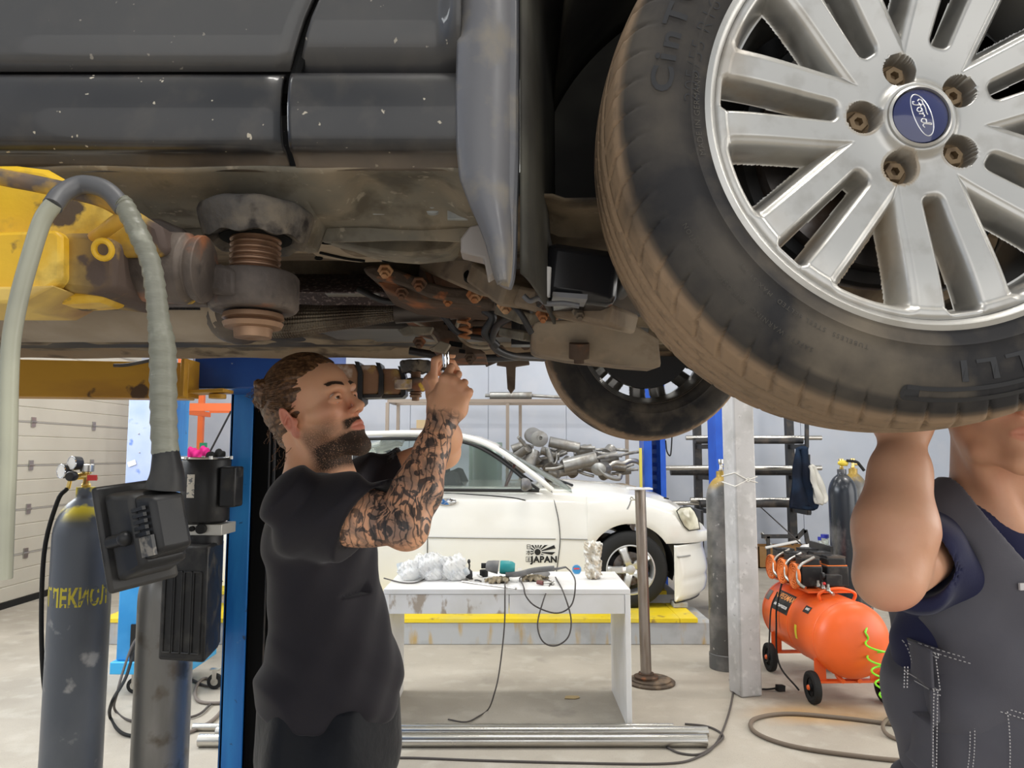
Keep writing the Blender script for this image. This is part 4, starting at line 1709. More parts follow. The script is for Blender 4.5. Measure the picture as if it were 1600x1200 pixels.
poly = [(-900, 262), (20, 256), (70, 262), (110, 285), (150, 310), (215, 330), (250, 352), (262, 392), (245, 398), (170, 400), (160, 470), (100, 474), (0, 465), (-900, 470)]
m_ = MB()
pp = [Q(x, y, .690) for x, y in poly]
o0 = pp[0]
m_.prism([(q.x, q.z) for q in pp], (0, .690, 0), (1, 0, 0), (0, 0, 1), .045, (0, 1, 0))
m_.v = [v for v in m_.v]
m_.mask = (0, 0, 0)
msk = []
for (x, y, z) in m_.v:
    px = CX + x / .690 * F_PX
    msk.append((smooth01(px, 120, 260) * .75, 0, 0))
m_.m = msk
m_.build('arm_plate', M_yel, near, bevel=.006)
m_ = MB()
pp = [Q(x, y, .672) for x, y in [(-900, 400), (95, 362), (104, 372), (104, 440), (60, 470), (0, 466), (-900, 480)]]
m_.prism([(q.x, q.z) for q in pp], (0, .664, 0), (1, 0, 0), (0, 0, 1), .055, (0, 1, 0))
m_.build('inner_tube', M_yel, near, bevel=.004)
# lower yellow flange, slanted
m_ = MB()
pts = [Q(-900, 448, .668), Q(38, 452, .668), Q(98, 450, .668), Q(45, 478, .668), Q(-900, 476, .668)]
m_.prism([(q.x, q.z) for q in pts], (0, .655, 0), (1, 0, 0), (0, 0, 1), .09, (0, 1, 0))
m_.build('lower_flange', mat('pale_worn_yellow', (.72, .50, .12), .5, layers=[dict(c=(.30, .17, .07), s=7, lo=.5, hi=.66, d=6)], bump=(40, .3, .003)), near, bevel=.003)
# pivot block and sleeves
m_ = MB()
bb_ = [Q(104, 366, .685), Q(150, 366, .685), Q(188, 378, .685), Q(188, 455, .685), Q(160, 462, .685), Q(100, 455, .685)]
m_.prism([(q.x, q.z) for q in bb_], (0, .676, 0), (1, 0, 0), (0, 0, 1), .10, (0, 1, 0))
m_.m = [(.62 if v[0] > bb_[1].x - .02 else .3, 0, 0) for v in m_.v]
m_.build('pivot_block', M_yel, near, bevel=.006)
m_ = MB()
q0, q1 = Q(186, 415, .735), Q(300, 420, .735)
ax = (q1 - q0)
m_.lathe([(.028, 0), (.034, .004), (.034, .012), (.028, .016), (.027, .020), (.033, .022), (.036, .028), (.036, .072), (.031, .077), (.034, .082), (.034, .088), (.02, .09)], q0, ax, 36)
m_.build('pivot_sleeve', M_iron, near, bevel=.001)
m_ = MB()
pts = [Q(296, 418, .765), Q(350, 416, .765), Q(375, 425, .765), Q(375, 468, .765), Q(345, 462, .765), Q(296, 458, .765)]
m_.prism([(q.x, q.z) for q in pts], (0, .752, 0), (1, 0, 0), (0, 0, 1), .055, (0, 1, 0))
m_.build('eye_link', M_iron, near, bevel=.005)
# dark curved cheek plate behind
m_ = MB()
pts = [Q(180, 330, .76), Q(235, 332, .76), Q(272, 348, .76), Q(300, 380, .76), Q(318, 415, .76), Q(312, 470, .76), Q(190, 470, .76)]
m_.prism([(q.x, q.z) for q in pts], (0, .778, 0), (1, 0, 0), (0, 0, 1), .02, (0, 1, 0))
m_.build('cheek_plate', M_iron, near, bevel=.003)
# locking rod with bent end
m_ = MB()
m_.tube([Q(-500, 150, .620), Q(-60, 262, .620), Q(60, 288, .630), Q(150, 308, .640), Q(192, 328, .650)], .0075, n=12)
m_.tube([Q(190, 326, .650), Q(192, 338, .650), Q(175, 352, .655), Q(145, 374, .685)], .0065, n=12)
m_.build('locking_rod', mat('rod_yellow_rust', (.62, .36, .03), .5, layers=[dict(c=(.10, .08, .07), s=14, lo=.46, hi=.56, d=6), dict(c=(.5, .24, .04), s=9, lo=.5, hi=.7)]), near)
m_ = MB()
m_.torus(Q(161, 390, .655), (0, 1, .3), .008, .0028, 20, 8)
m_.build('hitch_ring', M_yel, near)
# cobwebby dust threads hanging beneath

# ---- far post, carriage and arms
LYp = 3.0
xl0, xl1 = P(352, 900, LYp).x, P(445, 900, LYp).x
liftF = thing('car_lift', ((xl0 + xl1) / 2, LYp + .1, 0), 'far car lift, tall blue post behind the tattooed mechanic with ochre arm', 'car lift')
postF = sub_root('lift_post', ((xl0 + xl1) / 2, LYp + .1, 0), liftF)
m_ = MB()
m_.bb((xl0, LYp, 0.02), (xl0 + .088, LYp + .012, 2.9))
m_.bb((xl0, LYp, 0.02), (xl0 + .012, LYp + .30, 2.9))
m_.bb((xl0, LYp + .29, 0.02), (xl1 + .10, LYp + .30, 2.9))
m_.bb((xl1 + .10, LYp, 0.02), (xl1 + .112, LYp + .30, 2.9))
m_.bb((xl1 + .075, LYp, 0.02), (xl1 + .112, LYp + .012, 2.9))
m_.build('post_channel', M_blue, postF, bevel=.003)
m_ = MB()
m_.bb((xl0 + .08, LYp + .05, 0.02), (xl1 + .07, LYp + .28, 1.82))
m_.build('channel_shade_fill', M_hole, postF)  # black block standing in for the shaded inside of the channel
m_ = MB()
m_.cyl((xl1 + .03, LYp + .03, .02), (xl1 + .03, LYp + .03, 2.9), .012)
m_.build('ram_rod', M_chrome, postF)
m_ = MB()
m_.cyl((xl0 + .175, LYp + .02, .02), (xl0 + .175, LYp + .02, 2.7), .006)
m_.cyl((xl0 + .155, LYp + .02, .02), (xl0 + .155, LYp + .02, 2.7), .004)
m_.build('chain', M_dark, postF)
m_ = MB()
m_.bb((xl0 - .1, LYp - .1, 0), (xl1 + .2, LYp + .4, .02))
m_.build('base_plate', M_blue, postF, bevel=.002)

carr = sub_root('lift_carriage', (P(375, 600, 2.75).x, 2.8, P(375, 607, 2.70).z), liftF)
m_ = MB()
a_, b_ = P(303, 560, 2.70), P(470, 607, 2.70)
m_.bb((a_.x, 2.70, b_.z), (b_.x + .1, LYp - .012, a_.z + .05))
m_.build('carriage_beam', M_blued, carr, bevel=.006)
m_ = MB()
m_.bb((a_.x - .012, 2.72, b_.z + .004), (a_.x - .001, 2.95, a_.z + .05))
m_.build('end_plate', M_white, carr)

arm2 = sub_root('lift_arm', (P(150, 600, 2.6).x, 2.6, P(150, 620, 2.6).z), liftF)
m_ = MB()
pA, pB = P(-260, 588, 2.45), P(300, 597, 2.66)
m_.beam(pA, pB, .11, .128)
m_.build('arm_tube', M_yel2, arm2, bevel=.004)
m_ = MB()
q = P(330, 612, 2.66)
m_.beam(P(295, 614, 2.66), P(357, 611, 2.66), .1, .012)
m_.lathe([(.03, -.016), (.03, 0)], P(340, 616, 2.66), (0, 0, 1), 20)
m_.beam(P(294, 592, 2.64), P(300, 592, 2.64), .13, .135)
m_.build('pivot_tongue', M_yel2, arm2, bevel=.002)
m_ = MB()
m_.tube([P(178, 571, 2.5), P(200, 570, 2.5), P(240, 562, 2.5), P(262, 556, 2.5)], .006, n=8, sm=4)
m_.build('lock_cable', M_dark, arm2)

arm3 = sub_root('lift_arm', (P(600, 600, 2.3).x, 2.35, P(600, 612, 2.3).z), liftF)
M_rusty_arm = mat('flaked_rusty_arm', (.36, .20, .12), .7, layers=[dict(c=(.62, .42, .12), s=9, lo=.5, hi=.6, d=6), dict(c=(.62, .50, .42), s=14, lo=.55, hi=.62, d=6), dict(c=(.12, .08, .06), s=8, lo=.58, hi=.66, d=6)], bump=(60, .5, .003))
ys = 2.33
for i, (x0, x1, y0_, y1_, zt) in enumerate([(480, 560, 569, 628, 0), (560, 592, 570, 616, 1), (594, 626, 575, 616, 2)]):
    m_ = MB()
    a0, a1 = P(x0, y0_, ys), P(x1, y1_, ys)
    m_.prism([(a0.x, a0.z), (a1.x - .012, a0.z), (a1.x, a0.z - .03), (a1.x, a1.z + .01), (a1.x - .01, a1.z), (a0.x, a1.z)], (0, ys - .01 + i * .012, 0), (1, 0, 0), (0, 0, 1), .085 - .02 * i, (0, 1, 0))
    m_.build('arm_section', M_rusty_arm, arm3, bevel=.004)
    m_ = MB()
    m_.prism([(a1.x - .012, a0.z + .008), (a1.x + .002, a0.z + .006), (a1.x + .014, a0.z - .03), (a1.x + .014, a1.z), (a1.x + .004, a1.z - .01), (a1.x - .06, a1.z - .012), (a1.x - .06, a1.z - .002), (a1.x - .002, a1.z), (a1.x, a0.z - .03)], (0, ys - .014 + i * .012, 0), (1, 0, 0), (0, 0, 1), .1 - .02 * i, (0, 1, 0))
    m_.build('dark_edge', M_dark, arm3)
cx_ = P(649, 600, ys)
m_ = MB()
m_.beam(P(618, 601, ys), P(645, 601, ys), .05, .030)
m_.build('eye_link', M_rusty_arm, arm3, bevel=.003)
zt_ = P(650, 565, ys).z
make_holder(arm3, (cx_.x, ys + .01), zt_, .052, P(650, 601, ys).z, .030, .0165)

# near post stands behind the camera's left side, out of the frame; its arm end is carried there
postN = sub_root('lift_post', (-1.35, .48, 0), liftN)
m_ = MB()
m_.bb((-1.50, .33, .02), (-1.49, .62, 2.9))
m_.bb((-1.22, .33, .02), (-1.21, .62, 2.9))
m_.bb((-1.50, .33, .02), (-1.21, .34, 2.9))
m_.build('post_channel', M_blue, postN, bevel=.003)
m_ = MB()
m_.bb((-1.6, .25, 0), (-1.1, .75, .02))
m_.build('base_plate', M_blue, postN)
m_ = MB()
m_.bb((-1.48, .40, 1.60), (-1.22, .80, 1.76))
m_.build('carriage', M_blued, postN, bevel=.004)

# ---- control hose with hanging black box
M_hose = mat('taped_grey_hose', (.19, .19, .15), .42, layers=[dict(c=(.20, .20, .165), s=14, lo=.45, hi=.65, st=(1, 1, 1)), dict(c=(.36, .36, .30), s=30, lo=.6, hi=.72)], bump=(14, .5, .008, (1, 1, 4)))
hz = .62
hose = thing('control_hose', tuple(P(250, 730, hz)), 'grey taped hose looped over the yellow arm and hanging with black box', 'hose')
m_ = MB()
right = [(150, 298), (172, 300), (196, 325), (215, 362), (235, 410), (243, 455), (248, 500), (254, 545), (255, 600), (256, 660), (259, 715), (262, 745)]
left = [(4, 905), (8, 800), (12, 700), (14, 600), (18, 530), (30, 465), (48, 400), (66, 345), (84, 318)]
arcp = [(84, 318), (100, 299), (125, 289), (150, 290), (172, 300)]


def hp(L, Y=hz, dy=0):
    return [P(x, y, Y) for x, y in L]


pts = catmull(hp(left, .60), 8)
m_.tube(hp(left, .60), .0070, n=14, sm=8)
m_.build('hose_section', mat('translucent_hose', (.42, .42, .32), .35, layers=[dict(c=(.30, .30, .24), s=9, lo=.4, hi=.7)]), hose)
m_ = MB()
m_.tube([P(82, 322, .60), P(98, 302, .61), P(125, 289, .62), P(152, 291, .62), P(174, 303, .62), P(193, 326, .62)], .0080, n=14, sm=8)
m_.build('hose_bend', mat('dark_grey_hose', (.10, .10, .105), .45), hose)
m_ = MB()
rp = catmull([P(190, 318, .62)] + hp(right[2:], .62), 10)


def wrap_r(t):
    # spiral tape gives a stepped outline
    return .0078 + .0022 * smooth01(t, .45, .6) + .0012 * ((t * 26) % 1)


m_.tube(rp, wrap_r, n=16, sm=0)
m_.build('taped_hose', M_hose, hose)
m_ = MB()
m_.tube([P(259, 705, .62), P(261, 740, .62), P(258, 765, .62)], lambda t: .0105 + .006 * t, n=14, sm=6)
m_.build('strain_relief', M_blackpl, hose)
# the black box : flanged tapered housing
cbx = P(240, 826, .62)
Rb = Euler((radians(6), radians(-12), radians(-34))).to_matrix()


def B(x, y, z):
    return cbx + Rb @ (Vector((x, y, z)) * .84)


def taper(m, x0, x1, a0, b0, a1, b1, zoff=0):
    vs = [B(x0, sx * a0, sz * b0 + zoff) for sx, sz in ((-1, -1), (1, -1), (1, 1), (-1, 1))] + [B(x1, sx * a1, sz * b1 + zoff) for sx, sz in ((-1, -1), (1, -1), (1, 1), (-1, 1))]
    m.add(vs, [(3, 2, 1, 0), (4, 5, 6, 7), (0, 1, 5, 4), (1, 2, 6, 5), (2, 3, 7, 6), (3, 0, 4, 7)])


m_ = MB()
taper(m_, -.036, -.028, .036, .052, .036, .052)
m_.build('flange', M_blackpl, hose, bevel=.003)
m_ = MB()
taper(m_, -.028, .012, .030, .044, .024, .036)
m_.build('housing', M_blackpl, hose, bevel=.005)
m_ = MB()
taper(m_, .010, .034, .022, .032, .017, .026, .002)
m_.build('cover', M_blackpl, hose, bevel=.004)
m_ = MB()
m_ = MB()
m_.tube([B(-.024, -.031, -.004), B(-.002, -.0285, -.004)], .0052, n=14, sm=0)
m_.ball(B(-.002, -.0285, -.004), .0062, 14)
m_.build('hinge_lug', M_blackpl, hose)
m_ = MB()
for k_ in range(5):
    m_.box(B(.018 + .003 * 0, -.0225 + .0001, .02 - k_ * .006), (.016, .003, .003), Rb)
m_.build('rib', M_blackpl, hose)
m_ = MB()
m_.box(B(.020, -.0205, -.016), (.018, .003, .016), Rb)
m_.build('worn_sticker', mat('worn_sticker', (.22, .2, .17), .5, layers=[dict(c=(.05, .05, .05), s=90, lo=.45, hi=.55)]), hose)
# ================================================================== people
M_skin = mat('tanned_skin', (.78, .42, .25), .48, sss=.12, layers=[
    dict(c=(.68, .32, .18), s=16, lo=.42, hi=.7, d=6, a=.6),
    dict(c=(.60, .16, .12), m=2, a=.85),
    dict(c=(.045, .026, .016), m=1, s=420, lo=.12, hi=.5, d=2, gain=1.5, r=.8),
    dict(c=(.17, .13, .115), m=0, s=17, lo=.42, hi=.60, d=4, dist=1.2, a=.75),
    dict(c=(.028, .030, .034), m=0, s=34, lo=.50, hi=.55, d=4, dist=2.0, a=.88),
    dict(c=(.025, .027, .030), m=0, s=24, t='w', lo=.84, hi=.95, dist=8, a=.7)], bump=(220, .12, .0006))
M_skin2 = mat('fair_skin', (.68, .37, .23), .45, sss=.12, layers=[dict(c=(.58, .27, .16), s=14, lo=.42, hi=.7, d=6, a=.6), dict(c=(.66, .22, .15), m=2, a=.7), dict(c=(.30, .16, .10), m=1, s=260, lo=.5, hi=.62, d=3, a=.5)], bump=(160, .2, .0008))
M_hair = mat('brown_hair', (.075, .036, .017), .38, layers=[dict(c=(.24, .125, .058), s=110, lo=.42, hi=.68, d=3)], bump=(160, .4, .001, (.5, 2, 2)))
M_eyew = mat('eye_white', (.72, .68, .64), .15, layers=[dict(c=(.09, .04, .02), m=0), dict(c=(.005, .005, .005), m=1)])
M_tee = mat('black_tshirt_cotton', (.019, .017, .021), .72, layers=[dict(c=(.024, .022, .027), s=2.5, lo=.4, hi=.7)], bump=(420, .25, .0008))
M_jog = mat('black_track_pants', (.008, .009, .012), .6, bump=(30, .3, .01))
M_vest = mat('grey_work_vest', (.125, .122, .14), .8, layers=[dict(c=(.095, .092, .108), s=5, lo=.4, hi=.7)], bump=(500, .3, .0007))
M_navy = mat('navy_tshirt', (.018, .020, .055), .85, layers=[dict(c=(.03, .032, .075), s=4, lo=.4, hi=.7)], bump=(400, .25, .0008))
M_stitch = mat('white_stitching', (.62, .60, .60), .8)
M_boot = mat('work_boot', (.02, .018, .016), .6)


def nrm(v):
    return Vector(v).normalized()


class Head:
    def __init__(s, H, fwd, up, sc):
        s.H = Vector(H)
        s.f = nrm(fwd)
        s.l = nrm(Vector(up).cross(s.f))       # his left
        s.u = s.f.cross(s.l).normalized()
        s.s = sc
        s.R = Matrix((s.f, s.l, s.u)).transposed()

    def w(s, x, y, z):
        return s.H + (s.f * x + s.l * y + s.u * z) * s.s

    def loc(s, pos):
        d = np.asarray(pos) - np.array(s.H)
        return np.stack([d @ np.array(s.f), d @ np.array(s.l), d @ np.array(s.u)], 1) / s.s

    def sculpt(h, F):
        s = h.s

        def E(c, r, k=.012, op='add', R=None):
            F.ell(h.w(*c), [q * s for q in r], h.R if R is None else h.R @ R, k * s, op)

        def C(a, b, r0, r1=None, k=.008, op='add'):
            F.cap(h.w(*a), h.w(*b), r0 * s, (r0 if r1 is None else r1) * s, k * s, op)
        E((-.002, 0, .050), (.088, .076, .082), .01)
        E((-.034, 0, .026), (.056, .064, .058), .03)
        E((.038, 0, .045), (.056, .060, .055), .03)
        E((.036, 0, -.018), (.052, .052, .070), .03)
        for y in (-1, 1):
            C((.0, y * .052, -.030), (.030, y * .043, -.078), .016, .013, .025)
            C((.030, y * .043, -.078), (.074, y * .012, -.098), .013, .014, .02)
            E((.060, y * .041, -.012), (.020, .016, .015), .02)
            C((.030, y * .058, -.006), (.062, y * .040, -.012), .010, .012, .016)
        E((.075, 0, -.094), (.018, .020, .016), .02)
        E((.074, 0, -.055), (.022, .027, .026), .02)
        C((.086, -.034, .030), (.091, .034, .030), .0085, None, .014)
        for y in (-1, 1):
            C((.091, y * .009, .027), (.083, y * .040, .031), .0075, .006, .012)
            E((.093, y * .031, .010), (.013, .017, .010), .010, 'sub')
        # nose
        C((.089, 0, .022), (.108, 0, -.016), .0070, .0085, .010)
        E((.110, 0, -.022), (.0115, .0095, .0085), .008)
        for y in (-1, 1):
            E((.099, y * .0115, -.026), (.0105, .0062, .0068), .006)
            E((.103, y * .0065, -.0325), (.0045, .0035, .0030), .003, 'sub')
        # mouth
        for y in (-1, 1):
            C((.0955, 0, -.0515), (.086, y * .022, -.0560), .0048, .0030, .006)
            C((.0935, 0, -.0635), (.085, y * .020, -.0580), .0060, .0030, .006)
            C((.1015, 0, -.0570), (.088, y * .024, -.0570), .0016, .001, .003, 'sub')
        # lids
        for y in (-1, 1):
            up_ = [(.083, .015, .0065), (.0905, .022, .0125), (.0925, .031, .0145), (.089, .040, .0125), (.080, .047, .0070)]
            lo_ = [(.083, .015, .0055), (.0885, .022, .0025), (.0895, .031, .0012), (.086, .040, .0028), (.080, .047, .0060)]
            for L_ in (up_, lo_):
                q = catmull([(a, y * b, c) for a, b, c in L_], 3)
                for i in range(len(q) - 1):
                    C(q[i], q[i + 1], .0030, None, .003)
        # ears
        for y in (-1, 1):
            Re = Euler((y * -.25, .18, y * .38)).to_matrix()
            E((-.010, y * .077, .002), (.019, .0065, .032), .006, 'add', Re)
            E((-.006, y * .0845, .006), (.0115, .0060, .020), .004, 'sub', Re)
            C((-.004, y * .083, .010), (-.014, y * .086, -.002), .0030, None, .004)
            E((-.004, y * .076, -.026), (.009, .005, .009), .006)
            E((.004, y * .075, -.004), (.006, .006, .008), .005)

    def masks(h, pos, beard=True):
        q = h.loc(pos)
        x, y, z = q[:, 0], np.abs(q[:, 1]), q[:, 2]
        near = (x > -.03) & (z > -.135) & (z < .06) & (y < .09)

        def sm(v, a, b):
            t = np.clip((v - a) / (b - a), 0, 1)
            return t * t * (3 - 2 * t)
        G = np.zeros(len(q))
        lipd = np.hypot(y / .026, (z + .0582) / .0115)
        lip = sm(lipd, 1.12, .86) * (x > .078)
        if beard:
            jaw = sm(z, -.050, -.078) * sm(x, -.012, .02)
            side = sm(y, .030, .052) * sm(z, -.012, -.05) * sm(x, -.01, .01)
            must = sm(z, -.036, -.042) * sm(z, -.064, -.054) * sm(y, .036, .026) * (x > .07)
            chin = sm(z, -.060, -.070) * sm(y, .046, .03) * (x > .05)
            under = sm(z, -.135, -.110)
            G = np.maximum(np.maximum(jaw * .78, side * .45), np.maximum(must * .85, chin * 1.0)) * under * (1 - lip)
        bx = (y - .012) / .034
        bz = .0335 + .0055 * np.sin(np.clip(bx, 0, 1) * 2.2) - .0
        brow = sm(np.abs(z - bz), .0052, .0028) * (bx > -.05) * (bx < 1.05) * (x > .062)
        G = np.maximum(G, brow * .95) * near
        ear = sm(y, .070, .078) * (np.abs(z) < .045) * (np.abs(x + .01) < .04)
        B_ = np.maximum(lip * .85, ear * .75)
        B_ = np.maximum(B_, .25 * sm(np.hypot(x - .09, z + .02), .03, .01))
        cheek = .3 * sm(np.sqrt((x - .065) ** 2 + (y - .045) ** 2 + (z + .012) ** 2), .035, .01)
        B_ = np.maximum(B_, cheek) * near
        far_ = np.linalg.norm(q, axis=1) > .16
        G[far_] = 0
        B_[far_] = 0
        return np.stack([np.zeros(len(q)), G, B_], 1)

    def eyes(h, parent, look=(1, 0, .1)):
        for y in (-1, 1):
            c = h.w(.0795, y * .031, .0090)
            R = .0118 * h.s
            d = (h.R @ nrm(look))
            m_ = MB()
            a, b, dd = basis(d)
            n = 28
            for j in range(19):
                ph = pi * j / 18
                for i in range(n):
                    t = 2 * pi * i / n
                    m_.v.append(tuple(c + (a * sin(ph) * cos(t) + b * sin(ph) * sin(t) + dd * cos(ph)) * R))
                    m_.m.append((1 if ph < .60 else 0, 1 if ph < .30 else 0, 0))
            m_.f = [(j * n + i, (j + 1) * n + i, (j + 1) * n + (i + 1) % n, j * n + (i + 1) % n) for j in range(18) for i in range(n)]
            m_.build('eye', M_eyew, parent, weld=False)


def hand(F, wr, d, n, side, curls, splay=0.0, thumb=None, s=1.0, k=.006):
    """wr wrist point, d to knuckles, n back-of-hand normal, side towards the index finger
    curls: per finger (mcp, pip, dip) in degrees; thumb: list of 4 points in (d,side,n) metres"""
    d, n = nrm(d), nrm(n)
    side = nrm(Vector(side) - d * Vector(side).dot(d))
    n = nrm(n - d * n.dot(d) - side * n.dot(side))
    wr = Vector(wr)

    def W(a, b, c):
        return wr + (d * a + side * b + n * c) * s
    for i, off in enumerate((.030, .011, -.009, -.028)):
        L0 = (.090, .093, .088, .079)[i]
        F.cap(W(.008, off * .5, 0), W(L0, off, .001), .0150 * s, .0112 * s, .016 * s)
        F.ell(W(L0, off, .006), .0085 * s, None, .006 * s)      # knuckle
        Ls = [(.044, .027, .021), (.048, .031, .022), (.045, .029, .022), (.035, .021, .019)][i]
        rs = [(.0094, .0084, .0076, .0066), (.0096, .0085, .0077, .0067), (.0092, .0081, .0074, .0064), (.0082, .0072, .0066, .0058)][i]
        p = W(L0, off, 0)
        ang = 0
        sd = side * (off * splay)
        for q in range(3):
            ang += radians(curls[i][q])
            dr = nrm(d * cos(ang) - n * sin(ang) + sd)
            p2 = p + dr * Ls[q] * s
            F.cap(p, p2, rs[q] * s, rs[q + 1] * s, (.004 if q else .006) * s)
            p = p2
    if thumb:
        T_ = [W(*q) for q in thumb]
        F.chain(T_, [.0165 * s, .0125 * s, .0102 * s, .0082 * s], k=.008 * s)
    F.ell(W(.030, .018, -.010), (.022 * s,) * 3, None, .018 * s)
    F.ell(W(.040, -.022, -.008), (.020 * s,) * 3, None, .018 * s)
    return W


# ------------------------------------------------------------------ the tattooed mechanic
YM = 1.62
man = thing('person', (P(512, 1130, YM).x, YM, 0), 'person with hair bun, tattooed arm and black t-shirt reaching up under the car', 'person')
H1 = Head(P(492, 653, YM), Euler((0, 0, radians(-23))).to_matrix() @ Vector((cos(radians(23)), 0, sin(radians(23)))), (-.25, -.03, 1), 1.04)
Rsh, Lsh = P(480, 790, 1.45), P(560, 765, 1.80)
Rel, Lel = P(634, 822, 1.37), P(693, 706, 1.80)
Rwr, Lwr = P(688, 664, 1.455), P(690, 650, 1.66)
nb = P(500, 740, YM)
F1 = Field((-.66, 1.20, .98), (-.05, 1.98, 1.73), .0023)
H1.sculpt(F1)
# neck with sternomastoid, trapezius
F1.cap(H1.w(-.030, 0, -.035), nb + Vector((-.012, 0, -.03)), .052, .058, .03)
F1.cap(H1.w(.0, -.050, -.045), nb + Vector((.055, -.01, -.03)), .018, .016, .02)
F1.cap(H1.w(.0, .050, -.045), nb + Vector((.055, .02, -.03)), .018, .016, .02)
F1.cap(nb + Vector((-.03, 0, -.04)), Rsh + Vector((0, .04, -.02)), .036, .034, .03)
F1.cap(nb + Vector((-.03, 0, -.04)), Lsh + Vector((0, -.03, -.02)), .036, .034, .03)
F1.ell(P(500, 860, YM), (.10, .13, .20), None, .05)
# arms
F1.cap(Rsh + Vector((.02, 0, -.02)), Rel, .042, .037, .02)
F1.ell(Rsh + (Rel - Rsh) * .55 + Vector((0, 0, .010)), (.075, .042, .044), None, .02)
F1.ell(Rsh + (Rel - Rsh) * .55 + Vector((0, 0, -.014)), (.085, .040, .042), None, .02)
F1.ell(Rel + Vector((.004, 0, -.008)), (.034, .033, .034), None, .02)
fd = (Rwr - Rel)
F1.cap(Rel, Rel + fd * .33, .038, .045, .015)
F1.cap(Rel + fd * .33, Rel + fd * .75, .045, .033, .015)
F1.cap(Rel + fd * .75, Rwr, .033, .0265, .012)
F1.cap(Rel + fd * .12 + Vector((-.020, -.0, .012)), Rel + fd * .5 + Vector((-.010, 0, 0)), .028, .026, .02)
F1.cap(Rwr, Rwr + fd * .06, .0265, .026, .01)
F1.cap(Lsh, Lel, .050, .038, .02)
fd2 = (Lwr - Lel)
F1.cap(Lel, Lel + fd2 * .4, .038, .042, .02)
F1.cap(Lel + fd2 * .4, Lwr, .042, .027, .02)
# hands
hd = nrm((.36, .06, .92))
hand(F1, Rwr + Vector((.002, .002, .004)), hd, (.05, -1, .02), (-.9, 0, .38),
     [(42, 62, 30), (62, 78, 40), (70, 82, 45), (74, 80, 45)], thumb=[(.018, .022, -.006), (.045, .036, -.012), (.074, .032, -.016), (.098, .024, -.014)], s=.93)
hand(F1, Lwr + Vector((-.002, -.004, .004)), (-.26, -.25, .93), (-.75, .6, .1), (.1, -.6, .3),
     [(20, 60, 30), (45, 75, 40), (55, 80, 45), (60, 80, 45)], thumb=[(.018, .022, -.008), (.045, .034, -.024), (.074, .026, -.036), (.095, .014, -.040)], s=.93)


def m1fn(pos):
    mk_ = H1.masks(pos)
    # tattoo on the near arm from below the shoulder to the wrist
    def along(a, b):
        a, b = np.array(a), np.array(b)
        d = b - a
        t = ((pos - a) @ d) / (d @ d)
        r = np.linalg.norm(pos - a - np.clip(t, 0, 1)[:, None] * d, axis=1)
        return t, r
    t1, r1 = along(Rsh, Rel)
    t2, r2 = along(Rel, Rwr)
    near_ = (pos[:, 1] < 1.52) | (r2 < .05)
    a = (t1 > .25) * (r1 < .09) * (t1 <= 1.25)
    b = (t2 > -.2) * (r2 < .085)
    fade = np.clip((1.14 - t2) / .14, 0, 1)
    elb = np.clip((np.linalg.norm(pos - (np.array(Rel) + [.0, 0, -.045]), axis=1) - .02) / .03, .15, 1)
    mk_[:, 0] = np.where(near_ & (pos[:, 1] < 1.545), np.maximum(a * .85, b * 1.0) * fade * elb, 0)
    mk_[:, 0] *= (pos[:, 0] > Rsh.x + .05)
    # face region is never tattooed
    mk_[:, 0] *= (np.linalg.norm(pos - np.array(H1.H), axis=1) > .17)
    return mk_


body = F1.build('body', M_skin, man, maskfn=m1fn)
H1.eyes(man, (1, .05, .10))

# hair : cap over the skull pulled back into a bun
FH = Field(H1.H - Vector((.19, .13, .12)), H1.H + Vector((.15, .13, .20)), .0022)
s_ = H1.s
FH.ell(H1.w(-.002, 0, .056), [.0935 * s_, .0790 * s_, .0855 * s_], H1.R, .01)
FH.ell(H1.w(-.034, 0, .026), [.062 * s_, .066 * s_, .070 * s_], H1.R, .03)
FH.cap(H1.w(-.062, 0, -.02), H1.w(-.048, 0, -.055), .032 * s_, .024 * s_, .03)


def cutface(x, y, z):
    pts_ = np.stack(np.broadcast_arrays(x, y, z), -1).reshape(-1, 3)
    q = H1.loc(pts_)
    X, Y_, Z = q[:, 0], np.abs(q[:, 1]), q[:, 2]
    # hairline: forward limit depends on height and side
    lim = np.interp(Z, [-.08, -.035, -.01, .02, .05, .075, .092, .11, .15], [-.042, -.032, -.008, .030, .046, .066, .086, .104, .104])
    lim = lim + .003 * np.sin(Z * 160) * (Z < .06)
    ramp = (X - lim) * 1.0
    return (np.clip(ramp, 0, .03) * 1.5).reshape(np.broadcast(x, y, z).shape)


def strands(x, y, z):
    pts_ = np.stack(np.broadcast_arrays(x, y, z), -1).reshape(-1, 3)
    q = H1.loc(pts_)
    a = np.arctan2(q[:, 1], q[:, 2] - .02)
    r = np.hypot(q[:, 1], q[:, 2] - .02)
    w_ = .0006 * np.sin(a * 34 + q[:, 0] * 25) + .0006 * np.sin(a * 71 + q[:, 0] * 40 + 1) + .0012 * np.sin(a * 15 - q[:, 0] * 70)
    return (w_ * np.clip(r / .04, 0, 1)).reshape(np.broadcast(x, y, z).shape)


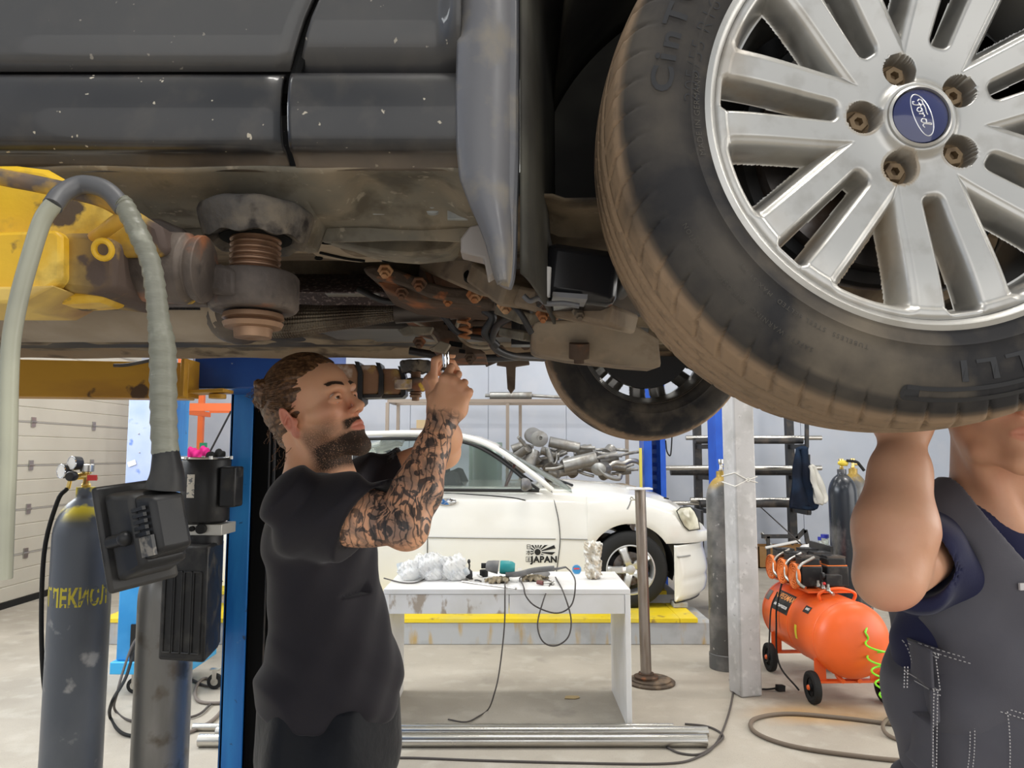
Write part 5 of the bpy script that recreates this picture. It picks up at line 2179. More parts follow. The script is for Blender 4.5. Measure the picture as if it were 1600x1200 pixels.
FH.warp(cutface)
FH.warp(strands)
hair = FH.build('hair', M_hair, man)
bun_c = P(417, 617, YM - .01)
FB = Field(bun_c - Vector((.05, .05, .05)), bun_c + Vector((.05, .05, .05)), .0016)
FB.ell(bun_c, (.027, .030, .028), None, .004)
for k_ in range(5):
    a = k_ * 1.3
    q = [bun_c + Vector((.023 * cos(a + t * .9) * cos(a * .7), .026 * sin(a + t), .025 * cos(a + t * 1.3))) for t in np.linspace(0, 3.2, 8)]
    FB.chain(q, [.008] * 8, k=.002)
FB.cap(bun_c, H1.w(-.078, 0, .055), .014, .018, .008)
FB.warp(lambda x, y, z: .0010 * np.sin(x * 420 + z * 300) * np.sin(y * 380 + z * 260))
FB.build('hair_bun', M_hair, hair)
# fine strands swept back over the cap, plus loose curls
rnd = random.Random(4)
m_ = MB()
for i in range(700):
    a = rnd.uniform(-2.0, 2.0)
    X0 = rnd.uniform(-.0, .070) if abs(a) < 1.2 else rnd.uniform(-.03, .02)
    pts_ = []
    lift = rnd.uniform(.0005, .0035)
    wob = rnd.uniform(-.06, .06)
    for t in np.linspace(0, 1, 9):
        X = X0 + (-.093 - X0) * t
        aa = a * (1 - .55 * t ** 2) + wob * sin(t * 5)
        e = sqrt(max(.02, 1 - ((X + .002) / .0945) ** 2))
        ry, rz = .0800 * e + lift, .0865 * e + lift
        pts_.append(H1.w(X, ry * sin(aa), .054 + rz * cos(aa)))
    m_.tube(pts_, .00055, n=4, sm=2)
for i in range(46):
    a = rnd.uniform(1.6, 2.6) * rnd.choice((-1, 1))
    z0 = rnd.uniform(-.06, .02)
    p0 = H1.w(rnd.uniform(-.085, -.04), .066 * sin(a), z0)
    pts_ = [p0]
    for t in range(5):
        pts_.append(pts_[-1] + Vector((rnd.uniform(-.006, .003), rnd.uniform(-.004, .004), rnd.uniform(-.008, -.001))))
    m_.tube(pts_, .0005, n=4, sm=3)
for i in range(40):
    a = rnd.uniform(0, 6.28)
    pts_ = [bun_c + Vector((.024 * cos(a), rnd.uniform(-.02, .02), .024 * sin(a)))]
    for t in range(4):
        pts_.append(pts_[-1] + Vector((rnd.uniform(-.009, .004), rnd.uniform(-.006, .006), rnd.uniform(-.008, .004))))
    m_.tube(pts_, .0005, n=4, sm=3)
m_.build('loose_strands', M_hair, hair, kind='stuff', weld=False, normals=False)

# t-shirt
FS = Field((-.72, 1.18, .70), (-.08, 2.06, 1.56), .0042)
ch = P(498, 850, YM)
for c, r in ((P(497, 820, YM), (.106, .165, .12)), (P(506, 900, YM), (.112, .150, .16)), (P(520, 990, YM), (.116, .145, .14)), (P(517, 1062, YM), (.134, .155, .09))):
    FS.ell(c, r, None, .05)
FS.cap(P(518, 1060, YM), P(512, 1100, YM), .140, .140, .05, 'add', ((0, 1, 0), .92))
FS.cap(nb + Vector((-.015, 0, -.050)), Rsh + Vector((-.005, .02, -.002)), .055, .064, .03)
FS.cap(nb + Vector((-.015, 0, -.050)), Lsh + Vector((0, -.02, -.002)), .055, .064, .03)
FS.cap(Rsh + Vector((-.01, 0, -.0)), Rsh + (Rel - Rsh) * .88 + Vector((-.0, 0, .004)), .068, .075, .03)
FS.cap(Rsh + (Rel - Rsh) * .1 + Vector((-.02, .02, -.04)), Rsh + (Rel - Rsh) * .45 + Vector((-.016, .01, -.036)), .060, .050, .04)
FS.cap(Lsh, Lsh + (Lel - Lsh) * .55, .064, .062, .03)


def folds(x, y, z):
    t = np.clip((1.30 - z) / .35, 0, 1)
    u = np.clip((z - 1.25) / .15, 0, 1)
    lowf = np.clip((1.02 - z) / .12, 0, 1)
    d = x * .8 + z * .55 + y * .25
    tri = lambda q: (2 / pi) * np.arcsin(.97 * np.sin(q))
    return (.0110 * tri(d * 46 + 2.8 * np.sin(z * 15 + y * 6)) * t * (.3 + .7 * np.clip(np.sin(x * 9 + z * 11 + 1.0), 0, 1))
            + .0075 * lowf * tri(z * 75 + x * 26 + 1.8 * np.sin(x * 22))
            + .0095 * u * tri((x * .9 - z * .8) * 70 + y * 30)
            + .0022 * np.sin(x * 61 + y * 44 - z * 39))


FS.warp(folds)
# neck opening
FS.cap(nb + Vector((.016, 0, -.045)), nb + Vector((.0, 0, .10)), .068, .080, .006, 'sub')
# sleeve ends
for a, b, t, r in ((Rsh, Rel, .60, .062), (Lsh, Lel, .56, .053)):
    a, b = Vector(a), Vector(b)
    ax_ = nrm(b - a)
    e = a + (b - a) * t
    wl = (np.array(e) - .16, np.array(e) + .16)
    if a is Rsh or t == .60:
        tilt = nrm(ax_ + Vector((-.02, 0, -.42)))
    else:
        tilt = ax_
    FS.plane(e, tilt, .003, wl)
    FS.cap(e - ax_ * .012, e + ax_ * .16, r * .95, r * 1.08, .004, 'sub')
FS.plane(P(402, 1086, YM) + Vector((0, 0, -.01)), (-.10, 0, -1), .004)
FS.ell(P(512, 1150, YM), (.128, .15, .075), None, .01, 'sub')
shirt = FS.build('tshirt', M_tee, man)
m_ = MB()
cc_ = nb + Vector((.012, 0, .012))
m_.tube([cc_ + Vector((.073 * cos(t) , .073 * sin(t), -.030 * cos(t) - .020)) for t in np.linspace(0, 2 * pi, 33)], .0062, n=8, sm=0)
m_.build('collar', M_tee, shirt)

# trousers and shoes
FP = Field((-.76, 1.26, -.02), (-.18, 1.98, 1.00), .0075)
FP.cap(P(512, 1090, YM), P(512, 1170, YM), .142, .150, .04, 'add', ((0, 1, 0), .90))
hipR, hipL = P(505, 1190, 1.54), P(520, 1180, 1.71)
for hp_, kx, fx in ((hipR, .02, .0), (hipL, .03, .02)):
    kn = Vector((hp_.x + kx, hp_.y + (-.02 if hp_ is hipR else .02), .50))
    an = Vector((hp_.x + fx - .02, kn.y, .10))
    FP.chain([hp_, kn, an], [.112, .078, .062], k=.04)
FP.plane((0, 0, .095), (0, 0, -1), .004)
FP.warp(lambda x, y, z: .011 * np.sin(x * 48 + z * 6 + 2 * np.sin(z * 9)) * np.sin(y * 12 + z * 3) + .004 * np.sin(z * 40 + x * 20) * (z < .3))
FP.build('trousers', M_jog, man)
for hp_, fx in ((hipR, -.02), (hipL, .0)):
    y_ = hp_.y + (-.02 if hp_ is hipR else .02)
    FT = Field((hp_.x - .16, y_ - .09, -.01), (hp_.x + .28, y_ + .09, .17), .006)
    FT.cap((hp_.x + fx - .03, y_, .05), (hp_.x + fx + .15, y_ - .01, .035), .048, .036, .03)
    FT.cap((hp_.x + fx - .02, y_, .05), (hp_.x + fx - .01, y_, .12), .048, .046, .03)
    FT.plane((0, 0, .002), (0, 0, -1), .003)
    FT.build('shoe', M_boot, man)

# the socket extension held by his hands
tl = thing('socket_tool', tuple(P(697, 575, 1.535)), 'shiny chrome socket extension held between the mechanic\'s raised fingers', 'tool')
tq = P(697, 575, 1.535)
m_ = MB()
m_.lathe([(.0045, .040), (.0055, .036), (.0085, .034), (.0085, .016), (.0078, .014), (.0078, .002), (.006, .0), (0, 0)][::-1], tq, (-.05, 0, 1), 24)
m_.build('socket', M_chrome, tl)
m_ = MB()
m_.ball(tq + Vector((0, 0, -.006)), (.0115, .0115, .010), 20)
m_.build('ratchet_head', M_chrome, tl)
# ------------------------------------------------------------------ the mechanic in the grey vest, face hidden by the tyre
Y2 = 1.20
man2 = thing('person', (P(1560, 1100, Y2).x, Y2, 0), 'person in grey work vest over navy t-shirt, arm raised behind the wheel', 'person')
H2 = Head(P(1562, 632, Y2 - .03) , (-.18, -.96, .10), (.04, .05, 1), 1.02)
nb2 = P(1568, 785, Y2)
Rs2, Ls2 = P(1462, 850, Y2 + .00), P(1462, 850, Y2) + Vector((.36, .03, .0))
Re2 = P(1388, 900, 1.03)
Rw2 = P(1410, 700, 1.10)
Le2, Lw2 = Ls2 + Vector((.06, -.14, -.20)), Ls2 + Vector((-.02, -.26, .03))
F2 = Field((.40, .86, .98), (1.18, 1.44, 1.78), .0027)
H2.sculpt(F2)
F2.cap(H2.w(-.025, 0, -.03), nb2 + Vector((0, .02, -.03)), .060, .068, .03)
F2.cap(H2.w(.005, -.045, -.05), nb2 + Vector((-.02, -.05, -.04)), .018, .016, .02)
F2.cap(H2.w(.005, .045, -.05), nb2 + Vector((.03, -.05, -.04)), .018, .016, .02)
F2.cap(nb2 + Vector((0, .03, -.03)), Rs2, .055, .055, .04)
F2.cap(nb2 + Vector((0, .03, -.03)), Ls2, .055, .055, .04)
F2.ell(P(1560, 960, Y2 + .02), (.14, .10, .18), None, .05)
F2.cap(Rs2, Re2 + Vector((.02, .02, .0)), .048, .040, .02)
F2.ell(Re2 + Vector((-.004, 0, -.004)), (.036, .036, .036), None, .02)
fd3 = Rw2 - Re2
F2.cap(Re2, Re2 + fd3 * .35 + Vector((.002, 0, 0)), .043, .053, .02)
F2.cap(Re2 + fd3 * .35 + Vector((.002, 0, 0)), Re2 + fd3 * .8, .053, .041, .02)
F2.cap(Re2 + fd3 * .8, Rw2, .036, .030, .02)
F2.cap(Re2 + fd3 * .12 + Vector((.022, .01, 0)), Re2 + fd3 * .5 + Vector((.004, 0, 0)), .030, .030, .02)
for dx in (-.014, .004, .02):
    F2.cap(Re2 + fd3 * .25 + Vector((dx, -.040, 0)), Re2 + fd3 * .9 + Vector((dx * .6, -.030, 0)), .0045, .004, .010)
hand(F2, Rw2, (.02, .05, 1), (-.3, -.9, 0), (.9, -.3, 0), [(30, 50, 30)] * 4, thumb=[(.018, .022, -.006), (.045, .040, -.010), (.070, .046, -.018), (.092, .044, -.026)], s=.95)
F2.cap(Ls2, Le2, .055, .045, .03)
F2.cap(Le2, Lw2, .047, .029, .03)
hand(F2, Lw2, (-.3, -.3, .9), (.2, -.9, 0), (-.9, -.2, 0), [(30, 50, 30)] * 4, thumb=[(.018, .022, -.006), (.045, .040, -.010), (.070, .046, -.018), (.092, .044, -.026)], s=.95)


def m2fn(pos):
    mk_ = H2.masks(pos, beard=False)
    e = np.linalg.norm(pos - np.array(Re2 + Vector((0, -.02, -.035))), axis=1)
    mk_[:, 2] = np.maximum(mk_[:, 2], .7 * np.clip(1 - e / .05, 0, 1))
    return mk_


F2.build('body', M_skin2, man2, maskfn=m2fn)
H2.eyes(man2, (1, 0, .3))
FH2 = Field(H2.H - Vector((.13, .13, .10)), H2.H + Vector((.13, .16, .17)), .004)
s_ = H2.s
FH2.ell(H2.w(-.014, 0, .054), [.103 * s_, .0800 * s_, .0875 * s_], H2.R, .01)
FH2.ell(H2.w(-.048, 0, .024), [.066 * s_, .067 * s_, .070 * s_], H2.R, .03)


def cut2(x, y, z):
    q = H2.loc(np.stack(np.broadcast_arrays(x, y, z), -1).reshape(-1, 3))
    lim = np.interp(q[:, 2], [-.05, -.01, .03, .06, .09, .12], [-.04, -.018, .012, .04, .07, .09])
    return (np.clip(q[:, 0] - lim, 0, .03) * 1.5 + .0015 * np.sin(q[:, 1] * 260)).reshape(np.broadcast(x, y, z).shape)


FH2.warp(cut2)
FH2.build('hair', M_hair, man2)

# navy t-shirt under the vest
FN = Field((.44, .92, .78), (1.20, 1.50, 1.46), .005)
FN.ell(P(1560, 900, Y2 + .02), (.155, .105, .16), None, .06)
FN.ell(P(1560, 1020, Y2 + .02), (.150, .110, .18), None, .06)
FN.ell(P(1560, 1130, Y2 + .02), (.150, .118, .18), None, .06)
FN.cap(nb2 + Vector((0, .03, -.055)), Rs2 + Vector((.01, .01, -.01)), .060, .060, .03)
FN.cap(nb2 + Vector((0, .03, -.055)), Ls2 + Vector((-.01, .01, .0)), .066, .070, .04)
FN.cap(Rs2, Rs2 + (Re2 - Rs2) * .50, .064, .062, .03)
FN.cap(Rs2 + Vector((.02, 0, -.05)), Rs2 + (Re2 - Rs2) * .40 + Vector((0, .01, -.03)), .066, .050, .04)
FN.cap(Ls2, Ls2 + (Le2 - Ls2) * .62, .074, .070, .04)
FN.warp(lambda x, y, z: .004 * np.sin((x * .9 + z * .7) * 62 + y * 15) + .002 * np.sin(x * 40 - z * 75))
FN.cap(nb2 + Vector((0, 0.005, -.045)), nb2 + Vector((0, 0.01, .10)), .072, .090, .006, 'sub')
for a, b, t, r in ((Rs2, Re2, .60, .054), (Ls2, Le2, .62, .058)):
    ax_ = nrm(b - a)
    e = a + (b - a) * t
    FN.plane(e, ax_, .003, (np.array(e) - .13, np.array(e) + .13))
    FN.cap(e - ax_ * .03, e + ax_ * .1, r, r, .004, 'sub')
FN.build('tshirt', M_navy, man2)
# vest
FV = Field((.50, .98, .80), (1.16, 1.46, 1.48), .0045)
FV.ell(P(1560, 900, Y2 + .02), (.160, .122, .18), None, .06)
FV.ell(P(1560, 1020, Y2 + .02), (.163, .130, .20), None, .06)
FV.ell(P(1565, 1130, Y2 + .02), (.166, .138, .20), None, .06)
FV.cap(nb2 + Vector((-.05, .02, -.045)), Rs2 + Vector((.050, .005, .005)), .070, .072, .04)
FV.cap(Rs2 + Vector((.055, -.01, .01)), P(1530, 980, Y2), .072, .10, .04)
FV.cap(nb2 + Vector((.05, .02, -.045)), Ls2 + Vector((-.035, .01, .02)), .060, .058, .04)
FV.warp(lambda x, y, z: .0080 * np.sin((x * .8 - z * .5) * 40 + 2 * np.sin(z * 14)) * np.clip((1.3 - z) * 3, 0, 1) + .0025 * np.sin(x * 50 + z * 43))
# armholes, V neck, hem
for sx, sh in ((-1, Rs2), (1, Ls2)):
    c = Vector((sh.x + sx * .050, sh.y, sh.z - .05))
    FV.cap(c + Vector((0, -.2, .03)), c + Vector((0, .2, .03)), .062, .062, .008, 'sub')
    FV.cap(c + Vector((sx * .045, -.2, -.10)), c + Vector((sx * .045, .2, -.10)), .062, .062, .01, 'sub')
    FV.cap(c + Vector((sx * .10, -.2, .06)), c + Vector((sx * .10, .2, .06)), .10, .10, .008, 'sub')
for k_ in range(8):
    t = k_ / 7
    q = P(1590 + 50 * t, 765 + 165 * t, Y2)
    FV.cap(q + Vector((0, -.25, 0)), q + Vector((0, -.03 if t > .2 else .09, 0)), .105 - .06 * t, None, .006, 'sub')
vest = FV.build('vest', M_vest, man2)
# stitched pockets: thin patches following the chest
def chest_y(x, z):
    """front surface of the vest, by the ellipsoids"""
    best = 9
    for py, r in ((900, (.160, .122, .18)), (1020, (.163, .130, .20)), (1130, (.166, .138, .20))):
        c = P(1560 if py < 1100 else 1565, py, Y2 + .02)
        q = 1 - ((x - c.x) / r[0]) ** 2 - ((z - c.z) / r[2]) ** 2
        if q > 0:
            best = min(best, c.y - r[1] * sqrt(q))
    return min(best, Y2 - .085) - .012 if best > 2 else best - .012


def stitch(px0, py0, px1, py1, n=60):
    a, b = P(px0, py0, 1.07), P(px1, py1, 1.07)
    for i in range(n):
        if i % 2 == 0:
            p0, p1 = a + (b - a) * (i / n), a + (b - a) * ((i + 1) / n)
            yield Vector((p0.x, chest_y(p0.x, p0.z), p0.z)), Vector((p1.x, chest_y(p1.x, p1.z), p1.z))


m_ = MB()
for L_ in ((1480, 1030, 1625, 1058), (1482, 1037, 1625, 1066), (1478, 1088, 1640, 1128), (1480, 1096, 1640, 1136), (1482, 1030, 1490, 1090), (1487, 1032, 1495, 1092),
           (1480, 1090, 1478, 1240), (1486, 1092, 1484, 1240), (1545, 1108, 1542, 1260), (1550, 1110, 1547, 1260), (1590, 1120, 1590, 1260), (1433, 1052, 1432, 1086), (1438, 1052, 1437, 1086)):
    ln = sqrt((L_[0] - L_[2]) ** 2 + (L_[1] - L_[3]) ** 2)
    for a, b in stitch(*L_, n=max(6, int(ln / 2.6))):
        m_.beam(a, b, .0014, .0010)
m_.build('stitching', M_stitch, vest, kind='stuff', weld=False)


def patch(name, x0, y0, x1, y1, th=.004):
    a, b = P(x0, y0, 1.07), P(x1, y1, 1.07)
    mm = MB()
    mm.grid(14, 14, lambda u, v: Vector((a.x + (b.x - a.x) * u, chest_y(a.x + (b.x - a.x) * u, a.z + (b.z - a.z) * v) + .004, a.z + (b.z - a.z) * v + (.0 - .028 * u * (1 if y1 > 0 else 0)))))
    return mm.build(name, M_vest, vest, solid=th)


patch('pocket', 1478, 1028, 1640, 1092)
patch('pocket', 1476, 1090, 1640, 1250)
m_ = MB()
q = P(1594, 914, 1.10)
m_.box((q.x, q.y - .012, q.z), (.022, .003, .010), Euler((0, 0, .2)))
m_.build('white_tab', M_stitch, vest)
# piping along the armhole
# trousers and shoes
FQ = Field((.50, .96, -.02), (1.14, 1.50, .98), .009)
FQ.cap((man2.location.x, Y2 + .02, .86), (man2.location.x, Y2 + .02, .95), .15, .15, .04, 'add', ((0, 1, 0), 1.25))
for sx in (-1, 1):
    hx = man2.location.x + sx * .09
    FQ.chain([(hx, Y2 + .02, .86), (hx + sx * .02, Y2, .50), (hx + sx * .02, Y2 + .04, .10)], [.105, .078, .062], k=.04)
FQ.plane((0, 0, .095), (0, 0, -1), .004)
FQ.warp(lambda x, y, z: .005 * np.sin(x * 38 + z * 26))
FQ.build('trousers', M_vest, man2)
for sx in (-1, 1):
    hx = man2.location.x + sx * .11
    FT = Field((hx - .08, Y2 - .24, -.01), (hx + .08, Y2 + .16, .17), .007)
    FT.cap((hx, Y2 + .05, .05), (hx, Y2 - .13, .035), .048, .036, .03)
    FT.cap((hx, Y2 + .04, .05), (hx, Y2 + .04, .12), .048, .046, .03)
    FT.plane((0, 0, .002), (0, 0, -1), .003)
    FT.build('shoe', M_boot, man2)
# ================================================================== the white saloon on the scissor-lift ramp
M_wcar = mat('white_car_paint', (.80, .79, .74), .22, 0, coat=.6, layers=[dict(c=(.76, .74, .68), s=2, lo=.4, hi=.7)])
M_glass = mat('car_glass', (.55, .62, .60), .03, 0, trans=.92, ior=1.05, spec=.6)
M_cblack = mat('car_black_trim', (.012, .012, .013), .4)
M_cint = mat('dark_interior', (.05, .05, .05), .8)
M_lens = mat('headlight_lens', (.80, .78, .62), .08, 0, coat=.8, layers=[dict(c=(.95, .93, .80), s=6, lo=.45, hi=.6, r=.02), dict(c=(.40, .38, .28), s=4, lo=.58, hi=.7)])
M_moul = mat('side_moulding', (.30, .30, .29), .4)
M_decal = mat('black_decal', (.01, .01, .01), .5)
RAMP = .205
YC = 6.32           # near side plane
CW = 1.72
yc = YC + CW / 2
WX, WZ = P(986, 891, YC).x, RAMP + .318
WXR = WX - 2.78
white = thing('car', (WX - 1.4, yc, RAMP), 'white saloon car with a black decal on its door, standing on the yellow ramp', 'car')
# side outline (x from px at the near side plane)
def cxz(px, py, Y=YC):
    q = P(px, py, Y)
    return q.x, q.z


# top line of lower body (hood / belt / boot) and bottom line
top_pts = [(-2.72, 1.02), (-2.66, 1.10), (-2.2, 1.14), (-1.75, 1.16)] + [cxz(x, y) for x, y in ((590, 762), (700, 762), (860, 763), (905, 765), (960, 769), (1010, 776), (1050, 787), (1075, 800), (1090, 816), (1098, 832))]
bot_pts = [(-2.72, .55), (-2.6, .40), (WXR - .35, .36), (WXR + .36, .36)] + [cxz(x, y) for x, y in ((600, 925), (860, 929), (930, 930), (1041, 935), (1042.5, 850), (1080, 850), (1103, 850))]


def lin(pts_, x):
    return float(np.interp(x, [p_[0] for p_ in pts_], [p_[1] for p_ in pts_]))


XF = P(1103, 880, YC + .35).x
zb_, zt_ = .36, 1.2


def half_w(x):
    w_ = CW / 2
    w_ *= 1 - .34 * max(0, (x - (WX + .28)) / (XF + .02 - WX - .28)) ** 2.6
    w_ *= 1 - .20 * max(0, ((-2.1) - x) / .65) ** 2.4
    return w_


ARC_R = .362


def section(x):
    """ring of points bottom-near -> shoulder -> centre -> shoulder -> bottom-far"""
    zt = lin(top_pts, x)
    zb = lin(bot_pts, x)
    for wx in (WX, WXR):
        d = abs(x - wx)
        if d < ARC_R:
            zb = max(zb, WZ + .02 + sqrt(ARC_R ** 2 - d * d))
    hw = half_w(x)
    H_ = zt - zb
    out = []
    prof = [(0, .975), (.06, .985), (.22, .995), (.38, 1.0), (.55, 1.0), (.72, .992), (.86, .972), (.94, .945), (.985, .90), (1.0, .84)]
    for t, k in prof:
        zz = zb + H_ * t
        out.append((zz, hw * k))
    crown = .055 if x > cxz(880, 0)[0] or x < -1.8 else .0
    for k in (.7, .45, .2):
        out.append((zt + crown * (1 - k ** 2), hw * k))
    return out


xs_ = sorted(set([-2.72 + i * (XF + 2.72) / 150 for i in range(151)] + [wx + ARC_R * cos(a) for wx in (WX, WXR) for a in np.linspace(0, pi, 31)]))
rows = []
for x in xs_:
    s__ = section(x)
    rows.append([(x, yc - y, z) for z, y in s__] + [(x, yc, s__[-1][0] + .003)] + [(x, yc + y, z) for z, y in reversed(s__)])
nn = len(rows[0])
vs = [q for r_ in rows for q in r_]
fs = [(i * nn + j, i * nn + j + 1, (i + 1) * nn + j + 1, (i + 1) * nn + j) for i in range(len(rows) - 1) for j in range(nn - 1)]
cs = (len(rows) - 1) * nn
# close the ends with a rounded cap
fs.append(tuple(range(nn)))
fs.append(tuple(cs + j for j in range(nn)))
link_mesh('lower_body', vs, fs, M_wcar, white, smooth=40, weld=False)
# front bumper
bz0, bz1 = P(1090, 940, YC).z, P(1100, 852, YC).z


def bump(u, v):
    a = -1.0 + 2.0 * u      # across
    xf = P(1113, 880, YC + .25).x - .34 * abs(a) ** 3.2
    z = bz0 + (bz1 - bz0) * v
    bulge = .035 * sin(pi * min(1, v * 1.15)) - .04 * (1 - smooth01(v, 0, .12)) - .012 * exp_(v)
    return Vector((xf + bulge, yc + a * CW / 2 * 1.0, z))


def exp_(v):
    return math.exp(-((v - .38) / .06) ** 2)


bm_ = MB()
x_b0 = WX + ARC_R + .005


def bump2(u, v):
    # u: 0 near-side arch -> front -> 1 far-side arch
    if u < .28:
        t = u / .28
        q = bump(.0, v)
        return Vector((x_b0 + (q.x - x_b0) * t, YC - .012 * sin(pi * t) + .02 * (1 - v) * (1 - t), q.z))
    if u > .72:
        t = (1 - u) / .28
        q = bump(1.0, v)
        return Vector((x_b0 + (q.x - x_b0) * t, YC + CW, q.z))
    return bump((u - .28) / .44, v)


bm_.grid(80, 30, bump2)
bm_.build('front_bumper', M_wcar, white, solid=.01, smooth=50)
m_ = MB()
m_.tube([bump2(u, .80) + Vector((.006, -.013, 0)) for u in np.linspace(.06, .30, 12)], .007, n=8, sm=0)
m_.build('bumper_strip', M_moul, white)
m_ = MB()
m_.tube([bump2(u, .0) + Vector((0, .01, -.008)) for u in np.linspace(.02, .5, 20)], .010, n=8, sm=0)
m_.build('lower_lip', M_cblack, white)
# headlight
def hl(px, py):
    """point on the near front corner surface"""
    x, z = cxz(px, py)
    hw = half_w(x)
    return Vector((x, yc - hw - .012, z))


HLp = [(1057, 798), (1063, 793), (1080, 792), (1088, 800), (1095, 812), (1099, 829), (1078, 830), (1069, 822), (1062, 810)]
m_ = MB()
n_ = len(HLp)
a_ = [hl(x, y) for x, y in HLp]
cen = sum(a_, Vector()) / n_
vs = a_ + [cen + (q - cen) * .8 + Vector((.006, -.016, 0)) for q in a_] + [cen + Vector((.006, -.018, 0))] + [q + Vector((0, .05, 0)) for q in a_]
fs = [(i, (i + 1) % n_, (i + 1) % n_ + n_, i + n_) for i in range(n_)] + [(i + n_, (i + 1) % n_ + n_, 2 * n_) for i in range(n_)] + [((i + 1) % n_, i, i + 2 * n_ + 1, (i + 1) % n_ + 2 * n_ + 1) for i in range(n_)]
m_.add(vs, fs)
m_.build('headlight', M_lens, white, smooth=60)
m_ = MB()
m_.tube([q + Vector((0, -.003, 0)) for q in a_] + [a_[0] + Vector((0, -.003, 0))], .004, n=6, sm=0)
m_.build('headlight_rim', M_cblack, white)
m_ = MB()
m_.bb((XF + .005, yc - .35, .82), (XF + .03, yc + .35, .98))
m_.build('grille', M_cblack, white)
# small hood cut-out / washer jet
m_ = MB()
q = P(1041, 779, YC + .14)
m_.box(q + Vector((0, 0, .002)), (.04, .03, .012), Euler((0, .2, 0)))
m_.build('washer_jet', M_cblack, white)

# greenhouse : roof, pillars, glass
gx = lambda px, py: cxz(px, py, YC + .10)
roofx = [(-1.92, 1.16), (-1.70, 1.36), (-1.45, 1.53), (-1.15, 1.62)] + [gx(x, y) for x, y in ((590, 675), (640, 672), (700, 673), (748, 682), (775, 693))]
shield = [gx(775, 693), gx(800, 707), gx(830, 724), gx(860, 741), gx(893, 760)]
allx = roofx + shield[1:]


def gsec(x):
    zt = lin(allx, x)
    zb = lin(top_pts, x) - .005
    t = max(0, min(1, (zt - 1.2) / .5))
    return zb, zt, CW / 2 - .03, CW / 2 - .05 - .13 * t


gxs = sorted(set(list(np.linspace(-1.92, allx[-1][0], 90))))
m_ = MB()
rows = []
for x in gxs:
    zb, zt, w0, w1 = gsec(x)
    r_ = []
    for k in np.linspace(0, 1, 9):
        r_.append((x, yc - (w1 * cos(k * pi / 2) ** .55 if k < 1 else 0), zt - .055 + .055 * sin(k * pi / 2) ** .8 * 1.0))
    r_ = r_ + [(q[0], 2 * yc - q[1], q[2]) for q in reversed(r_[:-1])]
    rows.append(r_)
nn = len(rows[0])
xr0, xr1 = -1.45, shield[0][0]
keep = lambda x: xr0 <= x <= xr1
vs = [q for r_ in rows for q in r_]
fs = [(i * nn + j, i * nn + j + 1, (i + 1) * nn + j + 1, (i + 1) * nn + j) for i in range(len(rows) - 1) for j in range(nn - 1) if keep(gxs[i])]
link_mesh('roof', vs, fs, M_wcar, white, smooth=50, weld=True, solid=.02)
# windscreen (glass) with dark edge
ws = [(i * nn + j, i * nn + j + 1, (i + 1) * nn + j + 1, (i + 1) * nn + j) for i in range(len(rows) - 1) for j in range(nn - 1) if gxs[i] > xr1]
link_mesh('windscreen', vs, ws, mat('grey_windscreen', (.32, .36, .34), .06, 0, trans=.75, ior=1.1, spec=.7), white, smooth=60, weld=True)
ws = [(i * nn + j, i * nn + j + 1, (i + 1) * nn + j + 1, (i + 1) * nn + j) for i in range(len(rows) - 1) for j in range(nn - 1) if gxs[i] < xr0]
link_mesh('rear_window', vs, ws, M_glass, white, smooth=60, weld=True)


def sidept(px, py, off=0.0, side=-1):
    q = P(px, py, YC + .10)
    t = max(0, min(1, (q.z - 1.2) / .5))
    Y = (YC + .02 + .125 * t + off) if side < 0 else (YC + CW - .02 - .125 * t - off)
    return Vector((q.x, Y, q.z))


# A pillar + drip rail and side window frame on both sides
for side in (-1, 1):
    m_ = MB()
    pil = [(560, 678), (640, 676), (700, 678), (742, 687), (775, 701), (800, 717), (830, 739), (862, 765)]
    m_.tube([sidept(x, y, 0, side) for x, y in pil], .024, n=10, sm=4, flat=.8)
    m_.build('a_pillar', M_wcar, white)
    m_ = MB()
    m_.tube([sidept(x, y, -.002, side) for x, y in ((560, 686), (640, 685), (700, 687), (738, 695), (768, 710), (795, 729), (822, 751), (842, 765))], .013, n=8, sm=4)
    m_.tube([sidept(x, y, -.002, side) for x, y in ((560, 764), (700, 765), (842, 766))], .014, n=8, sm=3)
    m_.build('window_trim', M_cblack, white)
    m_ = MB()
    pts = [sidept(x, y, .004, side) for x, y in ((560, 764), (560, 686), (640, 685), (700, 687), (738, 695), (768, 710), (795, 729), (822, 751), (842, 766))]
    m_.add(pts, [tuple(range(len(pts)))])
    m_.build('side_window', M_glass, white, smooth=0)
    m_ = MB()
    pB0, pB1 = sidept(676, 764, -.004, side), sidept(668, 684, -.004, side)
    m_.beam(pB0, pB1, .07, .02, (0, 1, 0))
    m_.build('b_pillar', M_cblack, white)
    m_ = MB()
    m_.beam(sidept(560, 764, 0, side), sidept(560, 684, 0, side), .09, .03, (0, 1, 0))
    m_.build('c_pillar', M_cblack, white)
# rear quarter panel of the greenhouse
m_ = MB()
for side in (-1, 1):
    Yq = YC + .03 if side < 0 else YC + CW - .03
    x5 = sidept(560, 700).x
    m_.prism([(-1.92, 1.14), (x5, 1.14), (x5, 1.62), (-1.45, 1.50), (-1.70, 1.33)], (0, Yq + (.06 if side < 0 else -.08), 0), (1, 0, 0), (0, 0, 1), .02, (0, 1, 0))
m_.build('rear_quarter', M_wcar, white)
